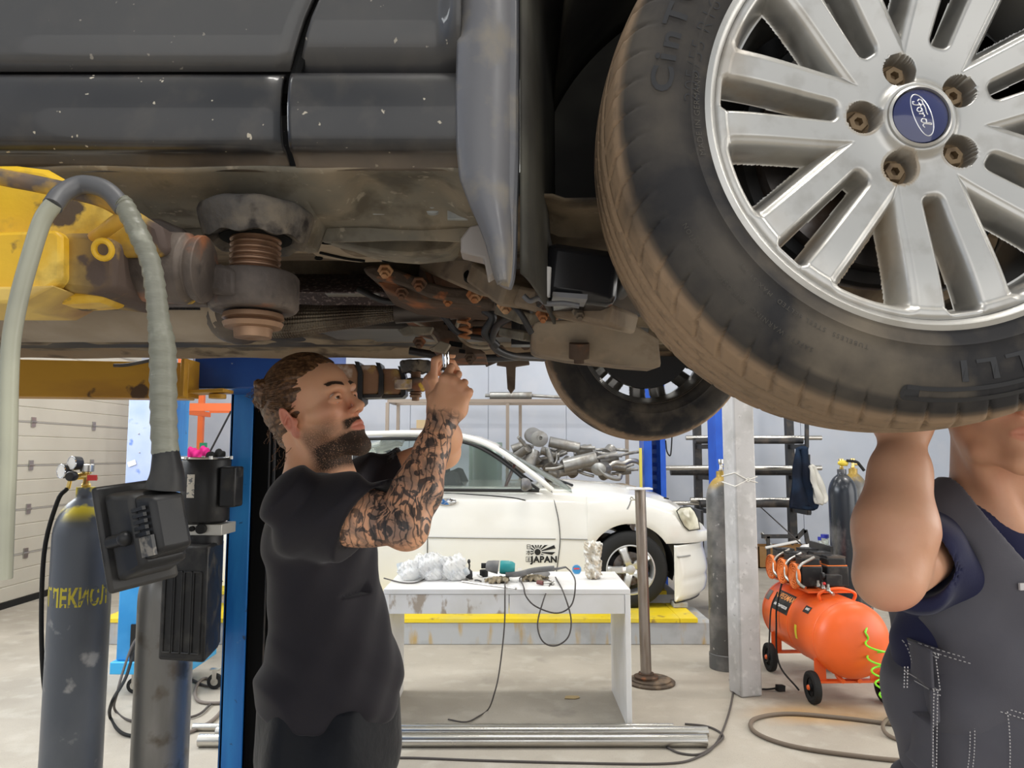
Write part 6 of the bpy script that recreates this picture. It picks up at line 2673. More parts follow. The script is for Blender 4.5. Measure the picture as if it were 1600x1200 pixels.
# interior: floor, seats, dashboard, steering wheel
m_ = MB()
m_.bb((-1.4, YC + .10, .55), (.38, YC + CW - .10, .62))
m_.bb((.20, YC + .12, .95), (.48, YC + CW - .12, 1.17))
m_.build('dashboard', M_cint, white, bevel=.03)
for yy in (YC + .42, YC + 1.25):
    m_ = MB()
    m_.bb((-.55, yy - .24, .62), (-.02, yy + .24, .82))
    m_.beam((-.50, yy, .80), (-.72, yy, 1.26), .46, .14, (0, 1, 0))
    m_.build('seat', M_cint, white, bevel=.04)
m_ = MB()
m_.torus(P(794, 748, YC + 1.2) if False else Vector((P(795, 745, YC + .45).x, YC + 1.22 - .80 + .0, P(795, 748, YC + .45).z)), (-1, 0, .42), .17, .014, 36, 8)
m_.build('steering_wheel', mat('brown_wheel_rim', (.08, .025, .02), .3), white)
# door lines
m_ = MB()


def yside(z):
    zt, zb = 1.2, .3
    t = (z - zb) / (zt - zb)
    k = float(np.interp(t, [0, .06, .22, .38, .55, .72, .86, .94, 1.0], [.975, .985, .995, 1, 1, .992, .972, .945, .9]))
    return yc - CW / 2 * k - .0035


def side_line(pp, r=.0035):
    m_.tube([Vector((cxz(x, y)[0], yside(cxz(x, y)[1]), cxz(x, y)[1])) for x, y in pp], r, n=6, sm=4)


side_line([(862, 766), (868, 790), (873, 815), (875, 845), (872, 875), (868, 905), (866, 926)])
side_line([(668, 766), (668, 850), (666, 926)])
side_line([(676, 924), (866, 926)])
m_.build('door_gap', M_cblack, white)
m_ = MB()
side_line([(560, 837), (700, 840), (868, 842)], .006)
side_line([(876, 842), (918, 843)], .006)
m_.build('side_moulding', M_moul, white)
m_ = MB()
side_line([(560, 770), (684, 771), (752, 774), (800, 778), (821, 782)], .005)
m_.build('pinstripe', M_cblack, white)
m_ = MB()
q0 = Vector((cxz(697, 784)[0], yside(1.08) - .008, cxz(697, 784)[1]))
m_.lathe([(.028, 0), (.030, .006), (.024, .010), (0, .004)], q0, (0, -1, 0), 24, sq=(1, 1))
m_.v = [(q0.x + (v[0] - q0.x) * 3.0, v[1], q0.z + (v[2] - q0.z) * 1.1) for v in m_.v]
m_.build('door_handle', M_chrome, white)
# mirror
mr = P(820, 757, YC - .10)
f = Field(mr - Vector((.12, .12, .09)), mr + Vector((.12, .14, .09)), .006)
f.ell(mr + Vector((.0, 0, 0)), (.055, .085, .055), None, .01)
f.cap(mr + Vector((.02, .03, -.02)), mr + Vector((.05, .12, -.03)), .022, .02, .02)
f.plane(mr + Vector((-.03, 0, 0)), (-1, 0, 0), .004)
mo = f.build('wing_mirror', M_flap, white)
m_ = MB()
m_.lathe([(.062, 0), (.062, .002), (0, .002)], mr + Vector((-.031, 0, 0)), (-1, 0, 0), 28)
m_.v = [(x, y, mr.z + (z - mr.z) * .75) for x, y, z in m_.v]
m_.build('mirror_glass', M_cblack, mo)
m_ = MB()
m_.tube([P(894, 758, YC + .2), P(880, 753, YC + .4), P(866, 749, YC + .7)], .012, n=8)
m_.build('wiper_cowl', M_cblack, white)

# wheels
M_walloy = mat('car_silver_wheel', (.62, .62, .61), .35, .6)


def small_wheel(cx, cy_, cz, s, front=True):
    w_ = bpy.data.objects.new('wheel', None)
    COL.objects.link(w_)
    w_.parent = white
    w_.location = Vector((cx, cy_, cz)) - white.location
    ORG[w_.name] = (cx, cy_, cz)
    c = (cx, cy_, cz)
    mm = MB()
    mm.lathe([(.205, .0), (.222, -.008), (.25, -.012), (.285, -.008), (.305, .004), (.316, .02), (.318, .06), (.318, .15), (.31, .19), (.25, .205), (.205, .2)], c, (0, s, 0), 72, caps=False)
    mm.build('tyre', M_rubber, w_)
    mm = MB()
    mm.lathe([(.206, .01), (.208, -.004), (.198, -.006), (.194, .004), (.190, .04), (.180, .12), (.2, .19)], c, (0, s, 0), 60, caps=False)
    mm.build('rim', M_walloy, w_)
    for k in range(5):
        a = radians(90 + 20 + 72 * k)
        mm = MB()
        ca_, sa_ = cos(a), sin(a)

        def sp(r, t, d):
            return (cx + r * ca_ - t * sa_, cy_ + s * d, cz + r * sa_ + t * ca_)
        vs = []
        for r, w1, d in ((.03, .034, .004), (.09, .026, -.004), (.15, .027, .0), (.197, .040, .004)):
            vs += [sp(r, -w1, d + .012), sp(r, -w1 * .7, d), sp(r, w1 * .7, d), sp(r, w1, d + .012)]
        mm.add(vs, [(i * 4 + j, i * 4 + j + 1, i * 4 + j + 5, i * 4 + j + 4) for i in range(3) for j in range(3)])
        mm.build('spoke', M_walloy, w_, solid=.014, weld=False)
    mm = MB()
    mm.lathe([(.05, .02), (.05, .002), (.034, -.006), (0, -.008)], c, (0, s, 0), 24)
    mm.build('hub', M_walloy, w_)
    mm = MB()
    for k in range(5):
        a = radians(90 + 56 + 72 * k)
        mm.lathe([(.011, .01), (.011, -.004), (0, -.004)], (cx + .062 * cos(a), cy_, cz + .062 * sin(a)), (0, s, 0), 6)
    mm.build('wheel_nuts', M_dark, w_)
    mm = MB()
    mm.lathe([(.14, .075), (.14, .09), (.0, .09)], c, (0, s, 0), 36)
    mm.build('brake_disc', M_disc, w_)


for wx in (WX, WXR):
    small_wheel(wx, YC + .02, WZ, 1)
    small_wheel(wx, YC + CW - .02, WZ, -1)
# arch liners
m_ = MB()
for wx in (WX, WXR):
    m_.grid(30, 4, lambda u, v: Vector((wx + (ARC_R + .006) * cos(pi * (1.1 - u * 1.2)), YC + .02 + .32 * v, WZ + .025 + (ARC_R + .006) * sin(pi * (1.1 - u * 1.2)))))
m_.build('wheel_arch_liner', M_cblack, white)
m_ = MB()
m_.bb((-2.5, YC + .05, .42), (WXR - .4, YC + CW - .05, .47))
m_.bb((WXR + .4, YC + .05, .40), (WX - .4, YC + CW - .05, .45))
m_.bb((WXR - .38, YC + .36, .45), (WX + .38, YC + CW - .36, .50))
m_.bb((WX + .37, YC + .2, .44), (XF - .40, YC + CW - .2, .48))
m_.build('underbody', M_cblack, white)

# door decal: rising rays, word and characters
dc = P(846, 861, YC)
Yd = lambda z: yside(z) - .001


def flat(v, f, ox, oz, mm):
    mm.add([(ox + x, Yd(oz + y), oz + y) for x, y in v], f)


kx = .00547
m_ = MB()
sc_x, sc_z = P(840, 866, YC).x, P(840, 862.5, YC).z
n_ = 28
m_.add([(sc_x + .026 * cos(2 * pi * i / n_), Yd(sc_z + .026 * sin(2 * pi * i / n_)), sc_z + .026 * sin(2 * pi * i / n_)) for i in range(n_)], [tuple(range(n_))])
xl, xr = P(829.5, 860, YC).x, P(868, 860, YC).x
zl, zh = P(846, 867, YC).z, P(846, 851.5, YC).z
for k in range(16):
    a0, a1 = 2 * pi * (k + .25) / 16 + .1, 2 * pi * (k + .75) / 16 + .1

    def hit(a):
        dx, dz = cos(a), sin(a)
        t = 9
        if dx > 1e-6:
            t = min(t, (xr - sc_x) / dx)
        if dx < -1e-6:
            t = min(t, (xl - sc_x) / dx)
        if dz > 1e-6:
            t = min(t, (zh - sc_z) / dz)
        if dz < -1e-6:
            t = min(t, (zl - sc_z) / dz)
        return t
    t0, t1 = hit(a0), hit(a1)
    if min(t0, t1) < .034:
        continue
    q = [(sc_x + .033 * cos(a0), sc_z + .033 * sin(a0)), (sc_x + t0 * cos(a0), sc_z + t0 * sin(a0)), (sc_x + t1 * cos(a1), sc_z + t1 * sin(a1)), (sc_x + .033 * cos(a1), sc_z + .033 * sin(a1))]
    m_.add([(x, Yd(z), z) for x, z in q], [(0, 1, 2, 3)])
v, f = text2d('JAPAN', .072, 0, 1.08, .003)
flat([(x, y) for x, y in v], f, P(850, 0, YC).x, P(850, 878.5, YC).z, m_)
# the three characters drawn with strokes
def stroke(x0, y0, x1, y1, t=.7):
    a = Vector((cxz(x0, y0)[0], 0, cxz(x0, y0)[1]))
    b = Vector((cxz(x1, y1)[0], 0, cxz(x1, y1)[1]))
    d = (b - a).normalized()
    n = Vector((-d.z, 0, d.x)) * t * .0027
    q = [a - n, b - n, b + n, a + n]
    m_.add([(p_.x, Yd(p_.z), p_.z) for p_ in q], [(0, 1, 2, 3)])


for L_ in ((823.5, 851, 828.5, 851), (823.5, 851, 823.5, 857.6), (828.5, 851, 828.5, 857.6), (823.5, 854.2, 828.5, 854.2), (823.5, 857.4, 828.5, 857.4),
           (822, 861.6, 830, 861.6), (826, 859.6, 826, 867.6), (825.6, 862, 822, 866), (826.4, 862, 830, 866), (824.4, 865.6, 827.6, 865.6),
           (822, 870, 830, 870), (822, 870, 822, 877.6), (830, 870, 830, 877.6), (822, 877.6, 830, 877.6), (824, 872, 828, 872), (824, 874, 828, 874), (826, 872, 826, 876), (824, 876, 828, 876)):
    stroke(*L_)
m_.build('door_decal', M_decal, white, smooth=0, normals=False, weld=False)

# ---- yellow topped ramp on grey base
M_ryel = mat('ramp_yellow', (.80, .60, .02), .5, layers=[dict(c=(.62, .52, .12), s=3, lo=.5, hi=.75), dict(c=(.35, .22, .06), s=8, lo=.64, hi=.72, d=6)])
M_rgrey = mat('ramp_grey', (.42, .43, .44), .5, layers=[dict(c=(.45, .32, .14), s=5, lo=.56, hi=.72, d=6, st=(3, 1, .6)), dict(c=(.30, .30, .30), s=4, lo=.5, hi=.7)])
ramp = thing('ramp', (.0, YC + .2, 0), 'low yellow-topped ramp under the near wheels of the white car', 'ramp', 'lift ramps under the white car')
rx1 = P(1113, 985, 6.0).x
ry0 = 5.98
m_ = MB()
m_.bb((-3.25, ry0, 0.002), (rx1, ry0 + .60, RAMP - .035))
m_.build('base_frame', M_rgrey, ramp, bevel=.004)
m_ = MB()
m_.bb((-3.24, ry0 - .01, RAMP - .035), (P(1062, 965, ry0).x - .003, ry0 + .60, RAMP))
m_.build('deck_plate', M_ryel, ramp, bevel=.003)
m_ = MB()
m_.bb((P(1062, 965, ry0).x, ry0 - .01, RAMP - .035), (P(1090, 965, ry0).x, ry0 + .60, RAMP))
m_.build('end_plate', M_ryel, ramp, bevel=.003)
m_ = MB()
m_.bb((rx1, ry0 + .02, .004), (rx1 + .012, ry0 + .18, .15))
m_.build('end_cover', M_dark, ramp)
ramp2 = dup(ramp, ramp.location + Vector((0, 1.18, 0)), label='low ramp under the far wheels of the white car, beyond the near ramp')
# rubber block under the bumper
m_ = MB()
q = PG(1070, 925, RAMP)
m_.bb((P(1060, 0, 6.5).x, 6.30, RAMP + .001), (P(1096, 0, 6.5).x, 6.55, RAMP + .06)) if False else m_.bb((WX + .36, 6.36, RAMP + .001), (WX + .48, 6.50, RAMP + .045))
m_.build('wheel_chock', M_rgrey, label='grey wheel chock on the ramp in front of the front tyre', cat='chock', bevel=.006)
# ================================================================== bench in the middle
M_bench = mat('white_bench_board', (.78, .77, .76), .4, layers=[dict(c=(.68, .66, .62), s=3, lo=.5, hi=.7), dict(c=(.42, .35, .28), s=13, lo=.55, hi=.62, d=8, st=(1, 1, .5), m=0)])
bt = .74
ybf = 4.22
bxl, bxr = P(598, 1000, ybf).x, P(986, 1000, ybf).x
ybb = PG(900, 893, bt).y
bench = thing('workbench', ((bxl + bxr) / 2, (ybf + ybb) / 2, 0), 'long white workbench with panel legs and scuffed apron in front of the white car', 'workbench')
m_ = MB()
m_.bb((bxl, ybf, bt - .028), (bxr, ybb, bt))
m_.build('bench_top', M_bench, bench, bevel=.002)
m_ = MB()
m_.bb((bxl, ybf + .005, bt - .135), (P(795, 0, ybf).x, ybf + .03, bt - .030))
m_.mask = (1, 0, 0)
m_.m = [(1, 0, 0)] * len(m_.v)
m_.build('apron', M_bench, bench, bevel=.001)
m_ = MB()
m_.bb((P(795, 0, ybf).x + .003, ybf + .005, bt - .135), (bxr - .032, ybf + .03, bt - .030))
m_.build('apron', M_bench, bench, bevel=.001)
for a, b in ((bxr - .03, bxr), (bxl, bxl + .03)):
    m_ = MB()
    m_.bb((a, ybf, 0.001), (b, ybb, bt - .029))
    m_.build('side_panel', M_bench, bench, bevel=.002)
m_ = MB()
m_.bb((bxl + .03, ybb - .03, bt - .135), (bxr - .03, ybb - .01, bt - .03))
m_.build('rear_apron', M_bench, bench)


def T_(px, py, dz=0.0):
    """point on the bench top"""
    q = PG(px, py, bt)
    return Vector((q.x, q.y, bt + dz))


# clear plastic bag full of pale parts
M_film = mat('clear_plastic_film', (.95, .95, .95), .10, 0, trans=.45, ior=1.15, spec=.9, bump=(40, .6, .006))
M_part = mat('pale_plastic_part', (.62, .66, .68), .4, layers=[dict(c=(.42, .46, .49), s=12, lo=.5, hi=.7)])
bg0 = T_(672, 905)
bag = thing('plastic_bag', tuple(bg0), 'crumpled clear plastic bags of pale filters lying on left end of white bench', 'bag')
rnd = random.Random(11)
for i, (px, w_, h_) in enumerate(((640, .062, .10), (674, .075, .145), (708, .066, .12), (660, .06, .12))):
    c = T_(px, 906 if i < 3 else 900)
    f = Field((c.x - .16, c.y - .13, bt - .01), (c.x + .16, c.y + .13, bt + .24), .0052)
    f.ell((c.x, c.y, bt + h_ * .5), (w_ * 1.15, .075, h_ * .62), None, .02)
    for k in range(5):
        f.ell((c.x + rnd.uniform(-.8, .8) * w_, c.y + rnd.uniform(-.05, .05), bt + h_ * rnd.uniform(.3, 1.0)), (rnd.uniform(.02, .045),) * 3, None, .02)
    ph = rnd.uniform(0, 6)
    f.warp(lambda x, y, z: .009 * np.abs(np.sin(x * 85 + z * 60 + ph)) * np.sin(z * 70 - x * 40 + y * 55) + .006 * np.abs(np.sin(x * 190 - z * 150 + y * 130 + ph)) + .003 * np.sin(x * 300 + z * 260))
    f.plane((0, 0, bt + .001), (0, 0, -1), .002)
    f.build('plastic_film', M_film, bag, smooth=30)
for k in range(7):
    c = T_(628 + k * 15, 905 + rnd.uniform(-3, 2))
    m_ = MB()
    ax = Vector((rnd.uniform(-1, 1), rnd.uniform(-.3, .3), rnd.uniform(.2, 1)))
    m_.cyl(c + Vector((0, 0, .03)), c + Vector((0, 0, .03)) + ax.normalized() * .06, .022, n=16)
    m_.build('filter', M_part, bag)
# small metal spout can, black cap
can = T_(738, 905)
cn = thing('oil_can', tuple(can), 'small dark oil can with spout beside the plastic bags', 'can')
m_ = MB()
m_.lathe([(.020, 0), (.022, .02), (.020, .045), (.010, .055), (.006, .06)], can + Vector((-.02, 0, .002)), (0, 0, 1), 20)
m_.build('can_body', M_dark, cn)
m_ = MB()
m_.tube([can + Vector((-.02, 0, .058)), can + Vector((-.018, 0, .085)), can + Vector((-.026, 0, .11))], .005, n=8)
m_.ball(can + Vector((-.021, 0, .105)), (.010, .010, .014), 12)
m_.build('spout', M_dark, cn)
m_ = MB()
c = T_(756, 901)
m_.lathe([(.024, 0), (.026, .002), (.026, .038), (.022, .04), (.02, .036), (0, .034)], c + Vector((0, 0, .001)), (0, 0, 1), 24)
m_.build('rubber_plug', M_rubber, label='short black round cap standing left of the teal grinder', cat='cap')
# teal grinder / polisher
M_teal = mat('teal_plastic', (.02, .24, .25), .4, layers=[dict(c=(.08, .16, .16), s=10, lo=.5, hi=.7)])
M_grey = mat('grey_plastic', (.13, .13, .13), .5, layers=[dict(c=(.20, .19, .18), s=12, lo=.5, hi=.7)])
g0 = T_(800, 908)
gr = thing('power_tool', tuple(g0), 'teal and grey electric polisher lying on gloves on the white bench', 'power tool')
gz = bt + .062
gp = lambda px, py, Y=g0.y: P(px, py, Y)
m_ = MB()
m_.lathe([(.012, -.012), (.022, -.010), (.030, 0), (.036, .03), (.040, .062), (.041, .065)], gp(762, 884), gp(790, 888) - gp(762, 884), 24)
m_.build('gear_head', M_grey, gr)
m_ = MB()
m_.lathe([(.040, 0), (.044, .01), (.045, .05), (.040, .075), (.030, .09)], gp(781, 886), gp(830, 889) - gp(781, 886), 24, sq=(1, .9))
m_.build('motor_housing', M_teal, gr)
m_ = MB()
m_.tube([gp(790, 897, g0.y - .03), gp(810, 897, g0.y - .03), gp(835, 891, g0.y - .01), gp(866, 888)], .0165, n=14, sm=5, flat=.8)
m_.tube([gp(860, 888), gp(868, 889), gp(884, 886)], lambda t: .010 - .004 * t, n=10)
m_.build('handle', M_grey, gr)
m_ = MB()
m_.box(gp(812, 889, g0.y - .049), (.022, .002, .010))
m_.build('rating_label', M_white, gr)
m_ = MB()
m_.cyl(gp(752, 884), gp(762, 884), .016)
m_.build('spindle', M_rubber, gr)
# gloves : two crumpled work gloves
M_glove = mat('dirty_glove_fabric', (.30, .25, .17), .9, layers=[dict(c=(.10, .085, .06), s=22, lo=.45, hi=.62), dict(c=(.42, .36, .26), s=11, lo=.55, hi=.7)], bump=(300, .5, .002))
for i, (px, py, fl, lb) in enumerate(((783, 909, 1, 'dirty tan work glove lying under the nose of the teal tool'), (832, 906, -1, 'dirty tan work glove lying under the handle of the teal tool'))):
    c = T_(px, py)
    f = Field((c.x - .13, c.y - .09, bt - .01), (c.x + .13, c.y + .09, bt + .07), .0042)
    f.ell((c.x, c.y, bt + .014), (.05, .042, .017), None, .01)
    for k in range(4):
        a = fl * (-.9 + .45 * k)
        f.chain([(c.x + .03 * sin(a), c.y - .02, bt + .016), (c.x + (.05 + .012 * k) * sin(a) - .012, c.y - .055, bt + .022), (c.x + (.07 + .012 * k) * sin(a) - .01, c.y - .072, bt + .012)], [.014, .013, .011], k=.008)
    f.cap((c.x - .04 * fl, c.y, bt + .015), (c.x - .085 * fl, c.y - .02, bt + .012), .014, .012, .01)
    f.warp(lambda x, y, z: .0025 * np.sin(x * 160 + y * 120) + .002 * np.sin(x * 260 - z * 200))
    f.plane((0, 0, bt + .001), (0, 0, -1), .002)
    f.build('work_glove', M_glove, label=lb, cat='glove', group='work gloves on the bench', smooth=60)
# grey abrasive disc, screwdriver, wrench, bits
c = T_(845, 902)
m_ = MB()
m_.lathe([(.0, .02), (.03, .022), (.055, .010), (.056, .006), (.03, .014), (0, .012)], c + Vector((.0, -.02, .022)), (.1, -.2, 1), 32)
m_.build('sanding_disc', M_grey, label='grey sanding pad disc resting at the handle end of the teal tool', cat='disc')
c = T_(852, 915)
sd = thing('screwdriver', tuple(c), 'red-brown handled tool lying at right of the gloves on the bench', 'screwdriver')
m_ = MB()
m_.cyl(c + Vector((-.045, .02, .016)), c + Vector((-.012, .0, .014)), .012)
m_.build('handle', mat('brown_red_handle', (.16, .05, .045), .5), sd)
m_ = MB()
m_.cyl(c + Vector((-.012, 0, .014)), c + Vector((.05, .02, .014)), .006)
m_.lathe([(.014, 0), (.016, .008), (.012, .016)], c + Vector((.035, .014, .013)), (1, .3, 0), 12)
m_.build('shank', M_steel, sd)
c0, c1 = T_(722, 910, .006), T_(806, 926, .008)
c1.y = ybf - .02
m_ = MB()
m_.tube([c0, c0 + (c1 - c0) * .5, c1], .0052, n=8, sm=0)
m_.ball(c1, .008, 10)
m_.build('long_rod', M_steel, label='thin long steel rod lying diagonally over the front edge of the bench', cat='rod')
rnd = random.Random(5)
for i in range(7):
    c = T_(722 + i * 7 + rnd.uniform(-2, 2), 903 + rnd.uniform(-3, 6))
    m_ = MB()
    m_.tube([c + Vector((0, 0, .006)), c + Vector((rnd.uniform(-.02, .03), rnd.uniform(-.03, .01), .010)), c + Vector((rnd.uniform(.0, .05), rnd.uniform(-.04, .0), .005))], .0045, n=6, sm=3)
    o_ = m_.build('small_part', M_dark if i % 2 else M_steel, cat='part', group='small metal bits between the bags and the teal tool', label='small loose metal bit lying between the plastic bags and teal tool')
# round sticker leaning on wrapped roll
c = T_(902, 897)
st = thing('round_disc', tuple(c), 'small round blue disc with red and white print leaning on the wrapped roll', 'disc')
cc = P(901, 890, c.y + .0)
m_ = MB()
m_.lathe([(.031, 0), (.031, .003), (0, .003)], cc + Vector((0, .003, 0)), (.1, -1, .25), 36)
m_.build('disc_plate', mat('disc_blue', (.05, .26, .52), .4), st)
m_ = MB()
m_.lathe([(.0315, -.001), (.0315, .0015), (.0285, .0036), (.028, .0032)], cc + Vector((0, .003, 0)), (.1, -1, .25), 36, caps=False)
m_.build('white_rim', M_white, st)
m_ = MB()
R_ = Euler((0, -.1, 0))
m_.box(cc + Vector((0, -.0015, .006)), (.036, .001, .009), Euler((-.25, 0, 0)))
m_.box(cc + Vector((.006, .0005, -.010)), (.022, .001, .012), Euler((-.25, .5, 0)))
m_.build('red_print', mat('disc_red', (.60, .06, .06), .5), st)
# wrapped roll
c = T_(927, 904)
f = Field((c.x - .1, c.y - .09, bt - .01), (c.x + .1, c.y + .09, bt + .24), .0045)
f.cap((c.x, c.y, bt + .03), (c.x, c.y, bt + .175), .050, .052, .01)
f.cap((c.x - .02, c.y, bt + .17), (c.x - .045, c.y, bt + .205), .03, .012, .02)
f.cap((c.x + .02, c.y, bt + .17), (c.x + .045, c.y, bt + .205), .03, .012, .02)
f.warp(lambda x, y, z: .006 * np.sin(z * 75 + 9 * np.sin(x * 40)) * np.sin(x * 70 + y * 60) + .003 * np.sin(z * 240 + x * 190) + .004 * np.exp(-((z - bt - .12) / .012) ** 2))
f.plane((0, 0, bt + .001), (0, 0, -1), .002)
f.build('wrapped_roll', mat('wrapped_brown_film', (.46, .40, .31), .14, .1, layers=[dict(c=(.75, .74, .70), s=26, lo=.5, hi=.6, d=5), dict(c=(.22, .17, .12), s=14, lo=.56, hi=.68)], bump=(60, .8, .004)),
        label='bundle wrapped in shiny clear film standing near the right end of bench', cat='bundle', smooth=40)
# cables of the tool
def cab(name, pts, r, lb, mt=M_cable, par=None):
    m_ = MB()
    m_.tube(pts, r, n=8, sm=8)
    return m_.build(name, mt, par, label=lb, cat=None if par else 'cable', smooth=60)


yf = ybf - .03
cab('power_cord', [P(884, 886, g0.y), P(893, 895, g0.y - .05), P(899, 911, yf - .02), P(893, 945, yf), P(870, 958, yf), P(838, 948, yf), P(822, 932, yf), T_(818, 919, .010), T_(812, 906, .008), T_(822, 901, .008)], .0042, None, par=gr)
cab('loose_cable', [T_(868, 904, .008), P(880, 925, yf), P(892, 965, yf), P(888, 995, yf), P(868, 1009, yf), P(848, 1002, yf), P(840, 975, yf), P(850, 935, yf), T_(860, 913, .010), T_(850, 908, .012)], .0042, 'grey cable hanging in a long narrow loop below the bench edge')
cab('loose_cable', [T_(800, 898, .010), T_(790, 912, .010), P(789, 925, yf), P(788, 980, yf), P(780, 1050, yf), P(772, 1085, yf), PG(763, 1108, .012), PG(748, 1119, .006), PG(728, 1128, .006), PG(700, 1124, .006)], .0040, 'thin cable falling straight from the bench to the floor')
cab('loose_cable', [T_(600, 905, .006), T_(628, 912, .006), T_(650, 912, .006), T_(664, 906, .006)], .004, 'short dark cable end lying on the bench left of the plastic bags')

# stainless pipes on the floor
for i, (y0, r, lb, x1) in enumerate(((1142, .019, 'rearmost and thinnest of the three stainless pipes on the floor', 1052), (1150, .027, 'middle stainless pipe of the three lying on the floor', 1106), (1160, .031, 'front and thickest stainless pipe on the floor', 1104))):
    q = PG(900, (1142, 1152, 1167)[i])
    yp = q.y
    m_ = MB()
    m_.lathe([(r * .9, 0), (r, 0), (r, 2.6), (r * .9, 2.6), (r * .9, 2.58)], (P(x1, 1150, yp).x, yp, r + .001), (-1, 0, 0), 28, caps=False)
    m_.lathe([(r * .9, 0.001), (r * .9, 2.58)], (P(x1, 1150, yp).x, yp, r + .001), (-1, 0, 0), 28, caps=False)
    m_.build('steel_pipe', M_stain, label=lb, cat='pipe', group='stainless pipes on the floor')
# floor cables
cab('loose_cable', [PG(560, 1185, .006), PG(640, 1184, .006), PG(750, 1188, .006), PG(900, 1192, .006), PG(1040, 1193, .006), PG(1090, 1183, .006), PG(1120, 1160, .006), PG(1140, 1110, .006), PG(1146, 1070, .006), PG(1140, 1062, .006)], .0058, 'long grey cable running over the floor before the pipes to the grey column')
cab('loose_cable', [PG(1036, 1163, .006), PG(1060, 1176, .006), PG(1095, 1178, .006), PG(1122, 1160, .010), PG(1130, 1150, .006), PG(1118, 1140, .006), PG(1100, 1134, .006), PG(1070, 1131, .006)], .0058, 'short cable loop at the right ends of the floor pipes')
M_hose2 = mat('brown_air_hose', (.17, .135, .105), .6)
cab('air_hose', [PG(1600, 1190, .012), PG(1440, 1190, .012), PG(1330, 1180, .012), PG(1235, 1165, .012), PG(1180, 1144, .012), PG(1178, 1124, .012), PG(1230, 1115, .012), PG(1320, 1122, .012), PG(1420, 1134, .012), PG(1540, 1140, .012)], .0115, 'thick brown hose lying in a wide loop on the floor in front of the compressor', M_hose2)
cab('air_hose', [PG(1395, 1118, .012), PG(1380, 1132, .034), PG(1390, 1150, .012), PG(1440, 1164, .012), PG(1540, 1168, .012)], .0105, 'end of a brown hose bending beside the compressor wheel', M_hose2)
m_ = MB()
c = PG(893, 1090)
m_.prism([(-.045, -.03), (.02, -.035), (.05, -.015), (.045, .02), (.0, .025), (-.035, .02)], c + Vector((0, 0, .002)), (1, 0, 0), (0, 1, 0), .003, (0, 0, 1))
m_.build('cardboard_scrap', mat('tan_card', (.50, .38, .20), .8), label='small tan cardboard scrap on the floor under the white bench', cat='scrap')

# jack stand with round base
c = PG(1017, 1067)
jp = thing('support_stand', tuple(c), 'tall steel support stand with flat top and round rusty base right of the bench', 'support stand')
jx = P(1001, 900, c.y - .0)
m_ = MB()
m_.lathe([(.155, 0), (.158, .012), (.15, .018), (.13, .019), (.13, .028), (.07, .030)], c, (0, 0, 1), 40)
m_.build('base_disc', mat('rusty_base', (.10, .075, .055), .7, .3, layers=[dict(c=(.25, .18, .12), s=14, lo=.5, hi=.68)], bump=(50, .5, .004)), jp)
m_ = MB()
m_.lathe([(.075, .030), (.08, .045), (.065, .05), (.05, .055), (.05, .065)], c + Vector((-.03, 0, 0)), (0, 0, 1), 32)
m_.build('foot_collar', M_rust, jp)
m_ = MB()
ptop = P(1000, 762, c.y)
m_.lathe([(.036, 0), (.036, (ptop - c).z - .05)], c + Vector((-.03, 0, .05)), ptop - (c + Vector((-.03, 0, .05))), 28)
m_.build('pole', mat('worn_steel_pole', (.33, .29, .26), .32, .9, layers=[dict(c=(.20, .15, .11), s=4, lo=.45, hi=.7, st=(6, 6, .8), r=.5)]), jp)
m_ = MB()
m_.bb((ptop.x - .085, ptop.y - .06, ptop.z - .012), (ptop.x + .075, ptop.y + .06, ptop.z))
m_.build('top_plate', M_white, jp, bevel=.002)
m_ = MB()
q = P(986, 780, c.y)
m_.tube([P(996, 781, c.y), P(987, 781, c.y), P(984, 788, c.y), P(980, 796, c.y)], .0055, n=8)
m_.torus(P(987, 779, c.y), (0, 1, 0), .009, .004, 16, 6)
m_.build('locking_pin', M_steel, jp)

# ================================================================== orange compressor
cA, cB = P(1392, 1010, 4.62), P(1240, 945, 5.32)
cr = .225
zc = .385
A = Vector((P(1330, 1000, 4.55).x, 4.55, zc))
Bq = Vector((P(1240, 950, 5.38).x, 5.38, zc))
comp = thing('air_compressor', ((A.x + Bq.x) / 2, (A.y + Bq.y) / 2, 0), 'orange air compressor on black wheels with six black motors on its tank', 'compressor')
axv = (A - Bq).normalized()
Lc = (A - Bq).length
m_ = MB()
prof = [(cr * sin(t), -.10 * cos(t)) for t in np.linspace(0, pi / 2, 10)] + [(cr * sin(t), Lc + .13 * -cos(t)) for t in np.linspace(pi / 2, pi, 12)]
m_.lathe(prof, Bq, axv, 64)
m_.build('tank', M_orange, comp, smooth=60)
m_ = MB()
for t in (.02, Lc * .52, Lc - .02):
    m_.torus(Bq + axv * t, axv, cr - .001, .0035, 64, 6)
m_.build('weld_seam', M_orange, comp)
sidev = axv.cross(Vector((0, 0, 1))).normalized()      # points to the camera's left/front side
if sidev.y > 0:
    sidev = -sidev


def TK(t, ang, off=0.0):
    """point on the tank: t along axis, ang from the top toward the visible side (deg)"""
    a = radians(ang)
    return Bq + axv * t + (Vector((0, 0, 1)) * cos(a) + sidev * sin(a)) * (cr + off)


def tank_patch(name, t0, t1, a0, a1, mt, off=.0018):
    mm = MB()
    mm.grid(10, 10, lambda u, v: TK(t0 + (t1 - t0) * u, a0 + (a1 - a0) * v, off))
    return mm.build(name, mt, comp, smooth=60, normals=False)


tank_patch('name_label', Lc * .18, Lc * .50, 40, 76, M_blackpl)
tank_patch('grey_plate', Lc * -.02 + .02, Lc * .09, 48, 66, M_grey)
tank_patch('info_label', Lc * .72, Lc * .82, 46, 58, M_blackpl)
tank_patch('yellow_label', Lc * .66, Lc * .70, 82, 104, mat('label_yellow', (.85, .75, .05), .5))


